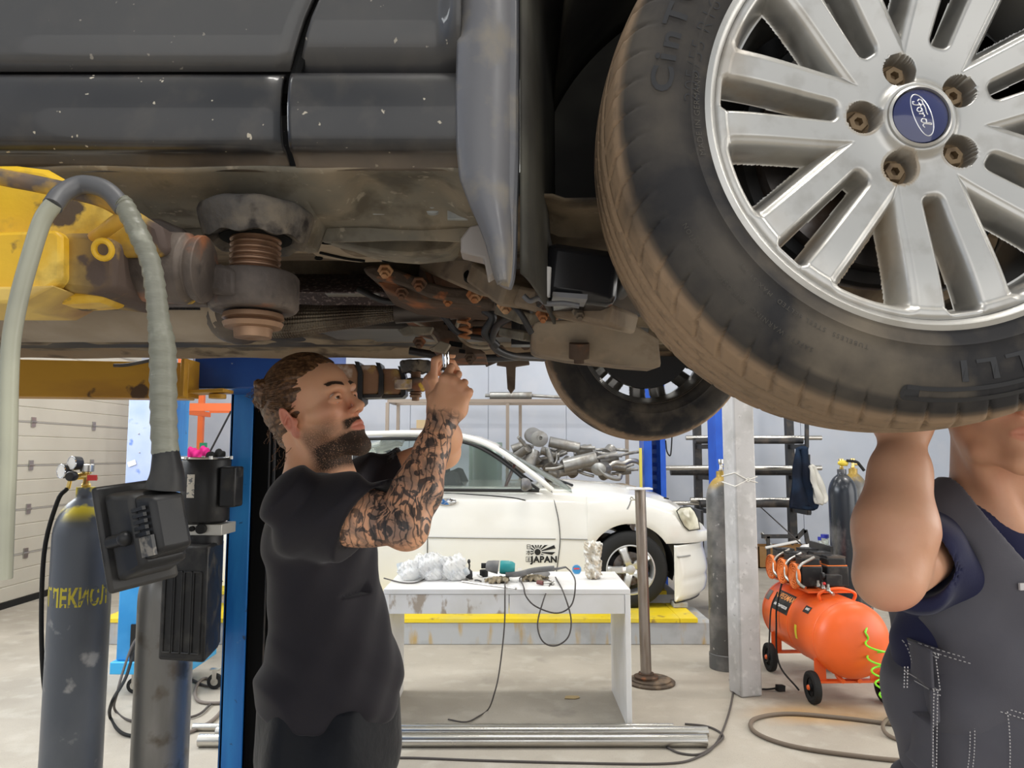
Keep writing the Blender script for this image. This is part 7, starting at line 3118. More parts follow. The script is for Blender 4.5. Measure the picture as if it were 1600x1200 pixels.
def tank_text(txt, t0, a0, size, mt, name):
    v, f = text2d(txt, size, .25, 1.0, .001)
    vs = [TK(t0 + x, a0 - math.degrees(y / cr), .0028) for x, y in v]
    return link_mesh(name, vs, f, mt, comp, smooth=0, weld=False, normals=False)


tank_text('SUPERMAX', Lc * .34, 54, .058, mat('label_orange', (.85, .35, .1), .5), 'label_text')
tank_text('AIR COMPRESSOR', Lc * .34, 68, .026, M_white, 'label_text')
tank_text('BMKI', Lc * .77, 53, .022, M_white, 'label_text')
# frame and wheels
for i, t in enumerate((Lc * .12, Lc * .93)):
    base = Bq + axv * t
    for sgn in (1, -1):
        foot = base + sidev * sgn * .17
        m_ = MB()
        m_.beam(Vector((foot.x, foot.y, zc - .12)), Vector((foot.x, foot.y, .13)), .07, .006, axv)
        m_.build('leg', M_orange, comp)
        wc = Vector((foot.x, foot.y, .095)) + sidev * sgn * .05
        m_ = MB()
        m_.lathe([(.055, -.012), (.075, -.022), (.092, -.018), (.095, -.008), (.095, .008), (.092, .018), (.075, .022), (.055, .012)], wc, sidev, 40, caps=False)
        m_.lathe([(.06, -.006), (.06, .006)], wc, sidev, 30)
        wo = m_.build('wheel', M_rubber, comp)
        m_ = MB()
        m_.lathe([(.020, -.024), (.020, .024)], wc, sidev, 16)
        for k in range(5):
            a = k * 2 * pi / 5
            d = Vector((0, 0, 1)) * cos(a) + axv * sin(a)
            m_.beam(wc + d * .015, wc + d * .058, .028, .012, sidev)
        m_.build('wheel_hub', M_orange if False else M_dark, wo)
        m_ = MB()
        m_.lathe([(.016, 0), (.013, .008), (0, .009)], wc + sidev * (.024 if sgn > 0 else -.024), sidev * sgn, 16)
        m_.build('hub_cap', M_orange, wo)
    m_ = MB()
    m_.beam(base + sidev * .18 - Vector((0, 0, zc - .13)), base - sidev * .18 - Vector((0, 0, zc - .13)), .05, .012)
    m_.build('axle_bar', M_orange, comp)
for sgn in (1, -1):
    m_ = MB()
    a = Bq + axv * Lc * .86 + sidev * .05 * sgn
    m_.tube([Vector((a.x, a.y, zc - .2)), Vector((a.x, a.y, .15)) + axv * .03, Vector((a.x, a.y, .14)) + axv * .10], .014, n=8)
    m_.build('brace', M_orange, comp)
# top platform and six motor heads with orange fan guards
zt_ = zc + cr + .02
m_ = MB()
m_.beam(Bq + axv * .0 + Vector((0, 0, cr + .012)), Bq + axv * Lc * .72 + Vector((0, 0, cr + .012)), .30, .012)
m_.build('platform', M_orange, comp)
M_guard = mat('orange_guard', (.80, .20, .04), .45)
for k in range(3):
    t = Lc * (.08 + .235 * k)
    for sgn in (1, -1):
        b0 = Bq + axv * t + sidev * .085 * sgn
        b0.z = zt_ + .0
        Rm_ = Matrix((axv, sidev, Vector((0, 0, 1)))).transposed()
        m_ = MB()
        m_.box(b0 + Vector((0, 0, .075)), (.13, .14, .13), Rm_)
        m_.box(b0 + Vector((0, 0, .165)), (.105, .12, .05), Rm_)
        hd_ = m_.build('motor_head', M_blackpl, comp, bevel=.008)
        m_ = MB()
        for q in range(6):
            m_.box(b0 + Vector((0, 0, .165 + .03 + q * .0)) + axv * (-.045 + q * .018), (.006, .12, .012), Rm_)
        m_.build('cooling_fin', M_dark, hd_)
        m_ = MB()
        m_.box(b0 + Vector((0, 0, .143)), (.115, .130, .006), Rm_)
        m_.build('orange_gasket', M_guard, hd_)
        m_ = MB()
        m_.ball(b0 + Vector((0, 0, .19)) + axv * .02, (.03, .03, .018), 12)
        m_.build('valve_cap', M_dark, hd_)
    g = Bq + axv * (t + .015) + sidev * .185
    g.z = zt_ + .075
    m_ = MB()
    for rr_ in (.020, .036, .052, .068, .080):
        m_.torus(g, sidev, rr_, .0042, 36, 6)
    for q in range(12):
        a = q * pi / 6
        d = Vector((0, 0, 1)) * cos(a) + axv * sin(a)
        m_.beam(g + d * .012, g + d * .08, .005, .006, sidev)
    m_.lathe([(.018, -.004), (.018, .006), (0, .008)], g, sidev, 16)
    m_.lathe([(.080, -.012), (.084, -.006), (.083, .006), (.078, .008)], g, sidev, 36, caps=False)
    m_.build('fan_guard', M_guard, comp)
    m_ = MB()
    p0 = Bq + axv * (t + .07) + sidev * .07
    m_.tube([Vector((p0.x, p0.y, zt_ + .20)), Vector((p0.x, p0.y, zt_ + .14)) + sidev * .10, Vector((p0.x, p0.y, zt_ + .05)) + sidev * .12 + axv * .02, Vector((p0.x, p0.y, zt_ + .02)) + sidev * .10 + axv * .08], .010, n=10)
    m_.build('braided_hose', M_steel, comp)
# rear control box, manifold, handle, regulator
m_ = MB()
p0 = Bq + axv * .05 - sidev * .19
m_.box(Vector((p0.x, p0.y, zt_ + .12)), (.34, .02, .22), Rm_)
m_.build('rear_panel', M_blackpl, comp)
m_ = MB()
p0 = Bq + axv * Lc * .74
p0.z = zt_ + .02
m_.box(p0 + Vector((0, 0, .05)), (.06, .10, .07), Rm_)
m_.lathe([(.022, 0), (.024, .02), (0, .022)], p0 + Vector((0, 0, .075)) + sidev * .05, sidev, 20)
m_.build('pressure_switch', M_blackpl, comp, bevel=.004)
m_ = MB()
p1 = p0 + sidev * .07
m_.tube([p1 + axv * -.12, p1 + axv * .0, p1 + axv * .10, p1 + axv * .16 + Vector((0, 0, -.01))], .010, n=10, sm=3)
for q in (-.05, .02, .09):
    m_.lathe([(.013, 0), (.013, .02), (.008, .022), (.008, .04)], p1 + axv * q, (0, 0, 1), 6)
m_.build('manifold', M_steel, comp)
m_ = MB()
m_.ball(p1 + axv * .04 + Vector((0, 0, .035)), .010, 10)
m_.build('red_valve', mat('red_plastic', (.5, .02, .02), .4), comp)
m_ = MB()
e0 = Bq + axv * (Lc * .80) + Vector((0, 0, cr - .01))
m_.tube([e0 + sidev * .10 + Vector((0, 0, -.03)), e0 + sidev * .11 + Vector((0, 0, .03)) + axv * .01, e0 + Vector((0, 0, .06)) + axv * .02, e0 - sidev * .11 + Vector((0, 0, .03)) + axv * .01, e0 - sidev * .10 + Vector((0, 0, -.03))], .010, n=10)
m_.build('carry_handle', M_orange, comp)
m_ = MB()
eq = A + axv * .118 + sidev * .02 + Vector((0, 0, .0))
eq = Bq + axv * (Lc + .06) + sidev * .14 + Vector((0, 0, -.02))
m_.lathe([(.018, 0), (.018, .012), (.010, .014), (.010, .024), (0, .024)], eq, (axv + sidev * .8), 6)
m_.build('drain_plug', M_brass, comp)
# green coiled hose
M_green = mat('lime_green_hose', (.22, .72, .03), .3)
hs = P(1345, 955, 4.6)
m_ = MB()
coil = [P(1341, 952, 4.60), P(1352, 960, 4.52), P(1357, 972, 4.47), P(1352, 988, 4.42)]
path = [P(1352, 988, 4.42), P(1368, 1020, 4.40), P(1380, 1055, 4.36), P(1388, 1080, 4.33), P(1402, 1110, 4.28), P(1425, 1150, 4.22), P(1440, 1190, 4.20)]
pc_ = catmull(path, 20)
turns = 11
ncoil = turns * 14
pts = []
cum = [0]
for i in range(1, len(pc_)):
    cum.append(cum[-1] + (pc_[i] - pc_[i - 1]).length)
for i in range(ncoil + 1):
    s_c = (i / ncoil)
    sp_ = s_c ** .75 * cum[-1]
    k = min(len(pc_) - 2, int(np.searchsorted(cum, sp_, side='right')) - 1)
    k = max(0, k)
    q = pc_[k] + (pc_[k + 1] - pc_[k]) * ((sp_ - cum[k]) / max(1e-9, cum[k + 1] - cum[k]))
    a = 2 * pi * turns * s_c
    R1 = .055 * smooth01(s_c, 0, .08)
    pts.append(q + Vector((cos(a) * R1, sin(a) * R1, sin(a) * .02 * 0)))
m_.tube(coil[:-1] + pts, .0058, n=8, sm=0)
gh = m_.build('coiled_hose', M_green, label='lime green coiled air hose hanging from the orange compressor', cat='hose', smooth=60)
# black mains cable of the compressor with plug
cab('power_cord', [TK(Lc * .42, -10, .20), TK(Lc * .30, 20, .13), TK(Lc * .34, 60, .03), TK(Lc * .36, 95, .02), Vector(TK(Lc * .36, 95, .02)) + Vector((0, -.02, -.25)), PG(1248, 1078, .02)], .006, None, M_rubber, par=comp)
cab('power_cord', [P(1215, 925, 5.1), P(1205, 950, 5.05), P(1202, 1000, 5.0), P(1200, 1030, 4.95), PG(1196, 1034, .01)], .005, None, M_rubber, par=comp)
m_ = MB()
q = PG(1212, 1080)
m_.box(q + Vector((.03, 0, .02)), (.05, .035, .035), Euler((0, .1, .3)))
m_.tube([q + Vector((0, 0, .018)), q + Vector((-.05, 0, .012)), q + Vector((-.10, .01, .010))], .006, n=8)
m_.build('plug', M_rubber, label='black plug with short cable lying at the foot of the grey column', cat='plug', bevel=0)
# ================================================================== gas cylinders
def cylinder(px, Y, col, lb, H=1.38, r=.109, neck=.035, group='gas cylinders', base_ring=True, regul=None):
    x = P(px, 900, Y).x
    t = thing('gas_cylinder', (x, Y, 0), lb, 'gas cylinder', group)
    m_ = MB()
    prof = [(0, .012), (r * .9, .012), (r, .03), (r, H - .20)] + [(r * cos(a) * 1.0 if a < 1.3 else neck, H - .20 + .165 * sin(a)) for a in np.linspace(.12, 1.3, 9)] + [(neck, H - .02), (neck, H), (0, H)]
    m_.lathe(prof, (x, Y, 0), (0, 0, 1), 48)
    yy = smooth01
    m_.m = [(smooth01(v[2], H - .14, H - .08), 0, 0) for v in m_.v]
    m_.build('cylinder_body', col, t, smooth=50)
    if base_ring:
        m_ = MB()
        m_.lathe([(r * 1.0, 0), (r * 1.06, .0), (r * 1.06, .10), (r * 1.0, .105)], (x, Y, 0.001), (0, 0, 1), 48, caps=False)
        m_.build('foot_ring', col, t)
    m_ = MB()
    m_.lathe([(.016, 0), (.018, .01), (.012, .02), (.012, .05), (.018, .055), (.020, .08), (.018, .085), (0, .086)], (x, Y, H), (0, 0, 1), 20)
    m_.cyl((x, Y, H + .035), (x + .045, Y - .01, H + .035), .009, n=12)
    m_.build('valve', M_brass if regul != 'steel' else M_steel, t)
    return t, x


M_cylk = mat('dark_blue_grey_cylinder', (.085, .095, .115), .42, .15, layers=[dict(c=(.15, .16, .175), s=3, lo=.42, hi=.68, d=6, st=(1, 1, .4)), dict(c=(.33, .33, .33), s=8, lo=.62, hi=.70, d=7), dict(c=(.62, .50, .03), s=10, lo=.42, hi=.50, d=3, m=0)], bump=(40, .1, .003))
M_cylg = mat('scuffed_grey_cylinder', (.10, .10, .10), .45, .3, layers=[dict(c=(.22, .21, .20), s=6, lo=.45, hi=.65, d=7), dict(c=(.36, .24, .05), s=6, lo=.38, hi=.55, d=4, m=0), dict(c=(.4, .38, .36), s=30, lo=.64, hi=.7)])
M_cylb = mat('shiny_black_cylinder', (.020, .024, .032), .25, .2, layers=[dict(c=(.16, .16, .165), s=5, lo=.52, hi=.66, d=7, st=(1, 1, .5))])
Yl = 2.98
t1, x1 = cylinder(127, Yl, M_cylk, 'dark blue-grey gas cylinder with yellow lettering and pressure gauges at far left', H=1.36)
# yellow stencil
v, f = text2d('УГЛЕКИСЛ', .058, 0, 1.05, .002)
r_ = .1094
vs = []
for x, y in v:
    a = -pi / 2 + (x * .88 + .022) / r_
    vs.append((x1 + r_ * cos(a), Yl + r_ * sin(a), P(120, 948, Yl - .1).z + y * 1.6))
M_sten = mat('worn_yellow_stencil', (.50, .42, .05), .6, layers=[dict(c=(.10, .11, .12), s=22, lo=.56, hi=.61, d=4)])
link_mesh('stencil_text', vs, f, M_sten, t1, smooth=0, normals=False, weld=False)
# regulator with two gauges
rz = 1.36 + .045
m_ = MB()
m_.cyl((x1, Yl, rz), (x1 - .05, Yl - .02, rz - .005), .013, n=14)
m_.cyl((x1 - .05, Yl - .02, rz), (x1 - .06, Yl - .02, rz - .05), .008, n=12)
rg = m_.build('regulator', M_brass, t1)
m_ = MB()
m_.lathe([(.017, 0), (.019, .004), (.019, .03), (.016, .034), (0, .034)], (x1 - .02, Yl - .05, rz), (0, -1, 0), 20)
m_.build('adjuster_knob', M_blackpl, t1)
for gx_, gz_ in ((-.072, .018), (-.032, .050)):
    c = Vector((x1 + gx_, Yl - .03, rz + gz_))
    m_ = MB()
    m_.lathe([(.026, .02), (.028, .0), (.028, -.012), (.024, -.014)], c, (.5, 1, 0), 28)
    g_ = m_.build('gauge', M_dark, t1)
    m_ = MB()
    m_.lathe([(.024, 0), (0, .0005)], c - Vector((.5, 1, 0)).normalized() * .0145, Vector((-.5, -1, 0)), 28)
    m_.build('gauge_face', M_white, g_)
    m_ = MB()
    m_.torus(c - Vector((.5, 1, 0)).normalized() * .013, (.5, 1, 0), .026, .003, 28, 6)
    m_.build('gauge_bezel', M_chrome, g_)
m_ = MB()
m_.bb((x1 + .025, Yl - .04, rz - .018), (x1 + .062, Yl - .034, rz + .004))
m_.build('red_tag', mat('red_tag', (.7, .05, .05), .5), t1)
m_ = MB()
m_.lathe([(.020, 0), (.026, .002), (.026, .028), (.02, .032), (0, .032)], (x1, Yl, 1.36 + .06), (0, 0, 1), 12)
m_.build('hand_wheel', M_steel, t1)
m_ = MB()
m_.tube([(x1 - .058, Yl - .03, rz - .05), (x1 - .075, Yl - .06, rz - .10), (x1 - .115, Yl - .06, rz - .30), (x1 - .122, Yl - .03, rz - .65), (x1 - .112, Yl + .02, rz - .9), (x1 - .08, Yl + .10, rz - .97)], .0085, n=10)
m_.build('rubber_hose', M_rubber, t1)

# second grey cylinder behind the power unit
t2, x2 = cylinder(262, 3.12, mat('steel_grey_cylinder', (.20, .195, .185), .38, .5, layers=[dict(c=(.30, .29, .28), s=4, lo=.45, hi=.7, st=(2, 2, .5)), dict(c=(.13, .11, .09), s=9, lo=.56, hi=.68)]),
                  'bare grey gas cylinder standing behind the black power unit', H=1.10, base_ring=True, regul='steel')

# hydraulic power unit hanging on the post: motor, valve block, tank
pu = thing('power_unit', tuple(P(305, 1030, 2.78)), 'black hydraulic power unit with ribbed tank, clamped beside the blue post', 'power unit')
mz0, mz1 = P(320, 812, 2.80).z, P(320, 716, 2.80).z
mx = P(318, 760, 2.80).x
m_ = MB()
m_.lathe([(.05, -.02), (.086, -.004), (.088, 0), (.088, mz1 - mz0 - .012), (.082, mz1 - mz0), (0, mz1 - mz0 + .004)], (mx, 2.82, mz0), (0, 0, 1), 40)
mot = m_.build('motor', M_blackpl, pu)
m_ = MB()
m_.torus((mx, 2.82, mz1), (0, 0, 1), .088, .004, 40, 6)
for a in range(6):
    m_.lathe([(.007, 0), (.007, .012)], (mx + .092 * cos(a * 1.05), 2.82 + .092 * sin(a * 1.05), mz1 - .004), (0, 0, 1), 8)
m_.build('end_ring', M_steel, mot)
m_ = MB()
for i in range(2):
    pass
m_.grid(8, 4, lambda u, v: Vector((mx + .0885 * sin(-.42 + u * .36), 2.82 - .0885 * cos(-.42 + u * .36), P(300, 778, 2.73).z + v * .085)))
m_.build('rating_label', mat('paper_label', (.62, .58, .50), .6, layers=[dict(c=(.2, .2, .2), s=60, lo=.55, hi=.6, st=(1, 1, 2))]), mot, normals=False)
m_ = MB()
m_.box((mx + .105, 2.80, P(0, 760, 2.8).z), (.06, .09, .15))
m_.build('switch_box', M_blackpl, mot, bevel=.008)
m_ = MB()
m_.bb((mx - .06, 2.76, P(0, 835, 2.8).z), (P(352, 0, 2.8).x, 2.90, P(0, 818, 2.8).z))
vb = m_.build('valve_block', mat('cast_aluminium', (.55, .53, .48), .45, .6), pu, bevel=.002)
m_ = MB()
m_.lathe([(.018, 0), (.018, .02), (.012, .022), (0, .022)], P(316, 826, 2.76), (0, -1, 0), 18)
m_.lathe([(.010, 0), (.010, .012), (0, .012)], P(301, 826, 2.76), (0, -1, 0), 14)
m_.build('valve_knob', M_rubber, vb)
m_ = MB()
m_.cyl((mx, 2.82, P(0, 852, 2.8).z), (mx, 2.82, P(0, 835, 2.8).z), .07, n=28)
m_.build('adapter', M_blackpl, pu)
# tank with ribs, slightly turned
ta, tb = P(254, 851, 2.68), P(345, 1030, 2.80)
tk = MB()
tz0, tz1 = P(0, 1029, 2.72).z, P(0, 851, 2.72).z
xa, xb, xc = P(254, 0, 2.70).x, P(326, 0, 2.66).x, P(347, 0, 2.86).x
poly = [(xa, 2.70), (xb, 2.66), (xc, 2.86), (xc - .02, 2.93), (xa + .02, 2.93)]
tk.prism([(x, y) for x, y in poly], (0, 0, tz0), (1, 0, 0), (0, 1, 0), tz1 - tz0, (0, 0, 1))
tko = tk.build('oil_tank', M_blackpl, pu, bevel=.010)
d_ = (Vector((xb, 2.66, 0)) - Vector((xa, 2.70, 0)))
for k in range(4):
    m_ = MB()
    u0, u1 = .10 + k * .205, .10 + k * .205 + .165
    a, b = Vector((xa, 2.70, 0)) + d_ * u0, Vector((xa, 2.70, 0)) + d_ * u1
    for q0, q1 in (((a.x, a.y, tz0 + .03), (a.x, a.y, tz1 - .09)), ((b.x, b.y, tz0 + .03), (b.x, b.y, tz1 - .09)), ((a.x, a.y, tz1 - .09), (b.x, b.y, tz1 - .09)), ((a.x, a.y, tz0 + .03), (b.x, b.y, tz0 + .03))):
        m_.tube([Vector(q0) + Vector((0, -.0015, 0)), Vector(q1) + Vector((0, -.0015, 0))], .0035, n=8, sm=0)
    m_.build('raised_rib', M_blackpl, tko)
# wall bracket
m_ = MB()
m_.bb((P(345, 0, 2.9).x, 2.90, P(0, 830, 2.9).z), (xl0, 2.94, P(0, 790, 2.9).z))
m_.build('bracket', M_steel, pu)

# ---- tall blue machine cabinet and small blue welder trolley
M_pale = mat('blue_panel_painted_sheen', (.36, .45, .72), .4, layers=[dict(c=(.52, .58, .80), s=3, lo=.4, hi=.68, d=6), dict(c=(.15, .25, .60), s=12, lo=.62, hi=.72, d=5)])  # pale tones paint the light reflecting off a blue panel
ycab = 5.35
cab_t = thing('machine_cabinet', tuple(PG(232, 1015)), 'tall narrow blue machine column with painted pale sheen standing in front of the garage door', 'cabinet')
xa, xb = P(198, 700, ycab).x, P(270, 700, ycab).x
m_ = MB()
m_.bb((xa, ycab, .02), (xb, ycab + .25, P(0, 621, ycab).z + .25))
m_.build('column_panel', M_pale, cab_t, bevel=.004)
m_ = MB()
m_.bb((xb - .03, ycab - .004, .3), (xb + .02, ycab + .2, P(0, 621, ycab).z + .25))
m_.build('side_flange', M_blue, cab_t)
m_ = MB()
m_.box(P(206, 724, ycab - .004), (.058, .003, .036), Euler((0, -.35, 0)))
m_.build('white_tag', M_white, cab_t)
m_ = MB()
for x_, y_ in ((217, 678), (218, 707)):
    m_.ball(P(x_, y_, ycab), .006, 8)
m_.build('rivets', M_steel, cab_t)
yw = 4.78
wl = thing('welder', tuple(PG(215, 1068)), 'bright blue welding machine on castors behind the two gas cylinders', 'welder')
xa, xb = P(187, 900, yw).x, P(300, 900, yw).x
m_ = MB()
m_.bb((xa, yw, .20), (xb, yw + .45, P(0, 870, yw).z))
m_.build('case', mat('bright_blue_case', (.03, .27, .62), .4, layers=[dict(c=(.08, .38, .75), s=3, lo=.4, hi=.7)]), wl, bevel=.01)
m_ = MB()
m_.bb((xa - .02, yw - .03, .125), (xb, yw + .45, .20))
m_.build('trolley_base', mat('sky_blue_base', (.05, .42, .80), .4), wl, bevel=.006)
m_ = MB()
m_.bb((P(212, 0, yw).x, yw - .012, P(0, 1035, yw).z), (P(232, 0, yw).x, yw, P(0, 975, yw).z))
m_.build('socket_panel', M_blackpl, wl)
m_ = MB()
m_.torus(P(222, 1016, yw - .02), (0, 1, 0), .03, .005, 24, 6)
m_.lathe([(.02, 0), (.02, .02), (0, .02)], P(222, 1016, yw - .012), (0, -1, 0), 16)
m_.build('output_socket', M_steel, wl)
m_ = MB()
m_.box(P(223, 981, yw - .016), (.03, .008, .02))
m_.build('red_switch', mat('red_switch', (.6, .02, .03), .4), wl)
for px, yy in ((211, yw + .02), (336, yw + .1)):
    c = Vector((P(px, 1062, yy).x, yy, .048))
    m_ = MB()
    m_.lathe([(.03, -.012), (.047, -.012), (.048, 0), (.047, .012), (.03, .012)], c, (0, 1, 0), 28)
    w__ = m_.build('castor', M_rubber, wl)
    m_ = MB()
    m_.lathe([(.024, 0), (.024, .003), (.01, .005), (0, .006)], c + Vector((0, -.012, 0)), (0, -1, 0), 20)
    m_.build('castor_hub', M_steel, w__)
    m_ = MB()
    m_.bb((c.x - .014, c.y - .018, .045), (c.x + .014, c.y - .014, .125))
    m_.bb((c.x - .03, c.y - .02, .118), (c.x + .03, c.y + .02, .126))
    m_.build('castor_fork', M_steel, w__)
# welder cables
cab('welding_cable', [P(228, 1000, yw - .03), P(210, 1020, 4.5), P(196, 1060, 4.2), P(176, 1095, 3.9), PG(172, 1120, .012), PG(190, 1145, .012), PG(225, 1152, .012)], .009, 'black welding cable bending down between the two gas cylinders', M_rubber)
cab('welding_cable', [P(222, 985, yw - .03), P(206, 1010, 4.5), P(192, 1050, 4.3), P(184, 1080, 4.1), PG(180, 1110, .012), PG(215, 1128, .012), PG(300, 1120, .012), PG(330, 1100, .012)], .007, 'thinner dark cable beside the welding cable on the floor', M_cable)
M_gh = mat('dull_grey_hose', (.20, .17, .15), .6)
cab('loose_hose', [PG(240, 1160, .012), PG(305, 1140, .012), PG(338, 1120, .012), PG(352, 1095, .012), PG(348, 1070, .012), PG(320, 1060, .012), PG(306, 1075, .012), PG(310, 1095, .012), PG(345, 1098, .012), PG(375, 1090, .012)], .010, 'grey hose coiled loosely on the floor left of the blue post', M_gh)
cab('loose_hose', [PG(300, 1062, .010), PG(325, 1072, .010), PG(352, 1066, .010), PG(375, 1060, .010)], .008, 'short dark hose piece on the floor behind the coiled hose', M_cable)
# yellow thing near door: flat plate on the floor is the ramp end

# ---- orange pallet rack behind, with hanging cloth
ro = 8.9
M_rack = mat('orange_rack', (.85, .17, .04), .45)
rk = thing('shelf_rack', tuple(P(310, 800, ro)), 'orange metal rack against the back wall, seen left of the blue post', 'rack')
m_ = MB()
for px in (277, 311):
    x_ = P(px, 700, ro + (0 if px == 277 else .9)).x
    yy = ro + (0 if px == 277 else .9)
    m_.bb((x_ - .035, yy, 0.002), (x_ + .035, yy + .06, 3.2))
m_.build('upright', M_rack, rk)
m_ = MB()
xa = P(277, 700, ro).x
m_.bb((xa, ro, P(0, 642, ro).z), (xa + 1.6, ro + .05, P(0, 630, ro).z))
m_.bb((xa, ro + .9, P(0, 645, ro + .9).z), (xa + 1.6, ro + .95, P(0, 634, ro + .9).z))
m_.bb((xa - .02, ro, P(0, 646, ro).z), (xa + .02, ro + .9, P(0, 638, ro).z))
m_.build('shelf_beam', M_rack, rk)
m_ = MB()
m_.bb((xa, ro + .02, .95), (xa + 1.6, ro + .9, .98))
m_.build('shelf_board', M_white, rk)
m_ = MB()
m_.bb((P(310, 0, ro + .9).x - .036, ro + .898, P(0, 702, ro).z), (P(310, 0, ro + .9).x + .036, ro + .97, P(0, 690, ro).z))
m_.build('green_clip', mat('green_clip', (.02, .3, .15), .5), rk)
cab('stay_bar', [P(325, 712, 8.95), P(370, 625, 8.95)], .012, None, M_dark, par=rk)
for i, (x0, x1, y0, y1, c, lb) in enumerate(((284, 326, 702, 716, (.62, .03, .22), 'pink cloth lying behind the motor on the rack'), (322, 352, 702, 722, (.012, .012, .012), 'black cloth lying right of the pink cloth'))):
    q0, q1 = P(x0, y1, 8.3), P(x1, y0, 8.3)
    f = Field((q0.x - .03, 8.2, q0.z - .03), (q1.x + .03, 8.46, q1.z + .05), .012)
    f.cap(((q0.x + .04), 8.32, (q0.z + q1.z) / 2), (q1.x - .04, 8.32, (q0.z + q1.z) / 2 + .02), .055, .05, .02)
    f.cap(((q0.x + .04), 8.32, q0.z + .02), (q1.x - .04, 8.32, q0.z + .03), .05, .04, .02)
    f.warp(lambda x, y, z: .018 * np.sin(x * 45 + z * 30) + .01 * np.sin(x * 90 - z * 50))
    f.build('cloth', mat('cloth_%d' % i, c, .9), label=lb, cat='cloth', smooth=70)
wt = MB()
wt.bb((P(283, 0, 8.3).x, 8.15, .002), (P(356, 0, 8.3).x + .5, 8.6, P(0, 722, 8.3).z - .02))
wt.build('dark_counter', M_dark, label='dark storage box under the pink and black cloths', cat='box')
m_ = MB()
m_.prism([(0, 0), (.07, .0), (.14, .62), (.10, .66), (.04, .60)], P(268, 722, 7.0), (1, 0, 0), (0, 0, 1), .03, (0, 1, 0))
m_.m = m_.m
_o = P(268, 722, 7.0).z
m_.bb((P(268, 0, 7.0).x, 7.0, .001), (P(268, 0, 7.0).x + .07, 7.03, _o))
m_.build('curved_panel', mat('olive_grey_panel', (.22, .23, .19), .5), label='curved olive-grey panel leaning beside the orange rack', cat='panel')

# ================================================================== back wall racks, mufflers
M_frame = mat('brown_steel_frame', (.33, .27, .22), .45, .5)
f1y = 9.75
rk2 = thing('pipe_rack', tuple(P(730, 900, f1y)), 'thin steel frame rack behind the white car roof carrying a silencer pipe', 'rack')
for px, yy in ((604, f1y), (621, f1y + .5), (793, f1y), (813, f1y + .5), (980, f1y)):
    x_ = P(px, 700, yy).x
    m_ = MB()
    m_.bb((x_ - .022, yy, .002), (x_ + .022, yy + .044, P(0, 629, f1y).z))
    m_.build('post', M_frame, rk2)
m_ = MB()
z_ = P(0, 629, f1y).z
m_.bb((P(604, 0, f1y).x, f1y - .01, z_), (P(1000, 0, f1y).x, f1y + .04, z_ + .045))
m_.bb((P(604, 0, f1y).x, f1y + .5, z_), (P(1000, 0, f1y).x, f1y + .54, z_ + .045))
for px in (604, 793, 980):
    m_.bb((P(px, 0, f1y).x - .02, f1y, z_), (P(px, 0, f1y).x + .02, f1y + .5, z_ + .04))
m_.build('top_rail', M_frame, rk2)
m_ = MB()
for zz in (.9, .55):
    m_.bb((P(604, 0, f1y).x, f1y, zz), (P(1000, 0, f1y).x, f1y + .5, zz + .03))
m_.build('shelf', M_frame, rk2)
M_muf = mat('aluminised_silencer', (.36, .355, .34), .38, .75, layers=[dict(c=(.22, .20, .17), s=6, lo=.48, hi=.7, d=5, r=.55, k=.4), dict(c=(.48, .47, .45), s=10, lo=.6, hi=.72)])
# silencer with straight pipe on top rail
def silencer(loc_a, loc_b, r, lb, pa=None, pb=None, sq=(1, 1), pr=.022):
    a, b = Vector(loc_a), Vector(loc_b)
    t = thing('silencer', tuple((a + b) / 2), lb, 'silencer', 'exhaust silencers')
    L_ = (b - a).length
    m_ = MB()
    m_.lathe([(r * .93, 0), (r * 1.02, .004), (r * 1.02, .012), (r, .016), (r, L_ - .016), (r * 1.02, L_ - .012), (r * 1.02, L_ - .004), (r * .93, L_)], a, b - a, 32, sq=sq)
    m_.build('silencer_can', M_muf, t)
    d = (b - a).normalized()
    m_ = MB()
    if pa:
        m_.tube([a + d * .02] + [Vector(q) for q in pa], pr, n=12)
        m_.build('inlet_pipe', M_muf, t, smooth=60)
    m_ = MB()
    if pb:
        m_.tube([b - d * .02] + [Vector(q) for q in pb], pr, n=12)
        m_.build('outlet_pipe', M_muf, t, smooth=60)
    return t


zr_ = z_ + .045
Yr = f1y + .02
a, b = P(765, 625, Yr), P(831, 627, Yr)
a.z = b.z = zr_ + .05
silencer(a, b, .047, 'slim silencer lying on the top rail of the frame rack', [a + Vector((-.06, 0, 0))], [b + Vector((.35, 0, -.02)), b + Vector((.7, 0, -.02))])
# pile of silencers: stacked on a shelf behind the bonnet
Yp = 8.75
shelf_z = P(900, 752, Yp).z - .05


def mp(px, py, dy=0.0):
    return P(px, py, Yp + dy)


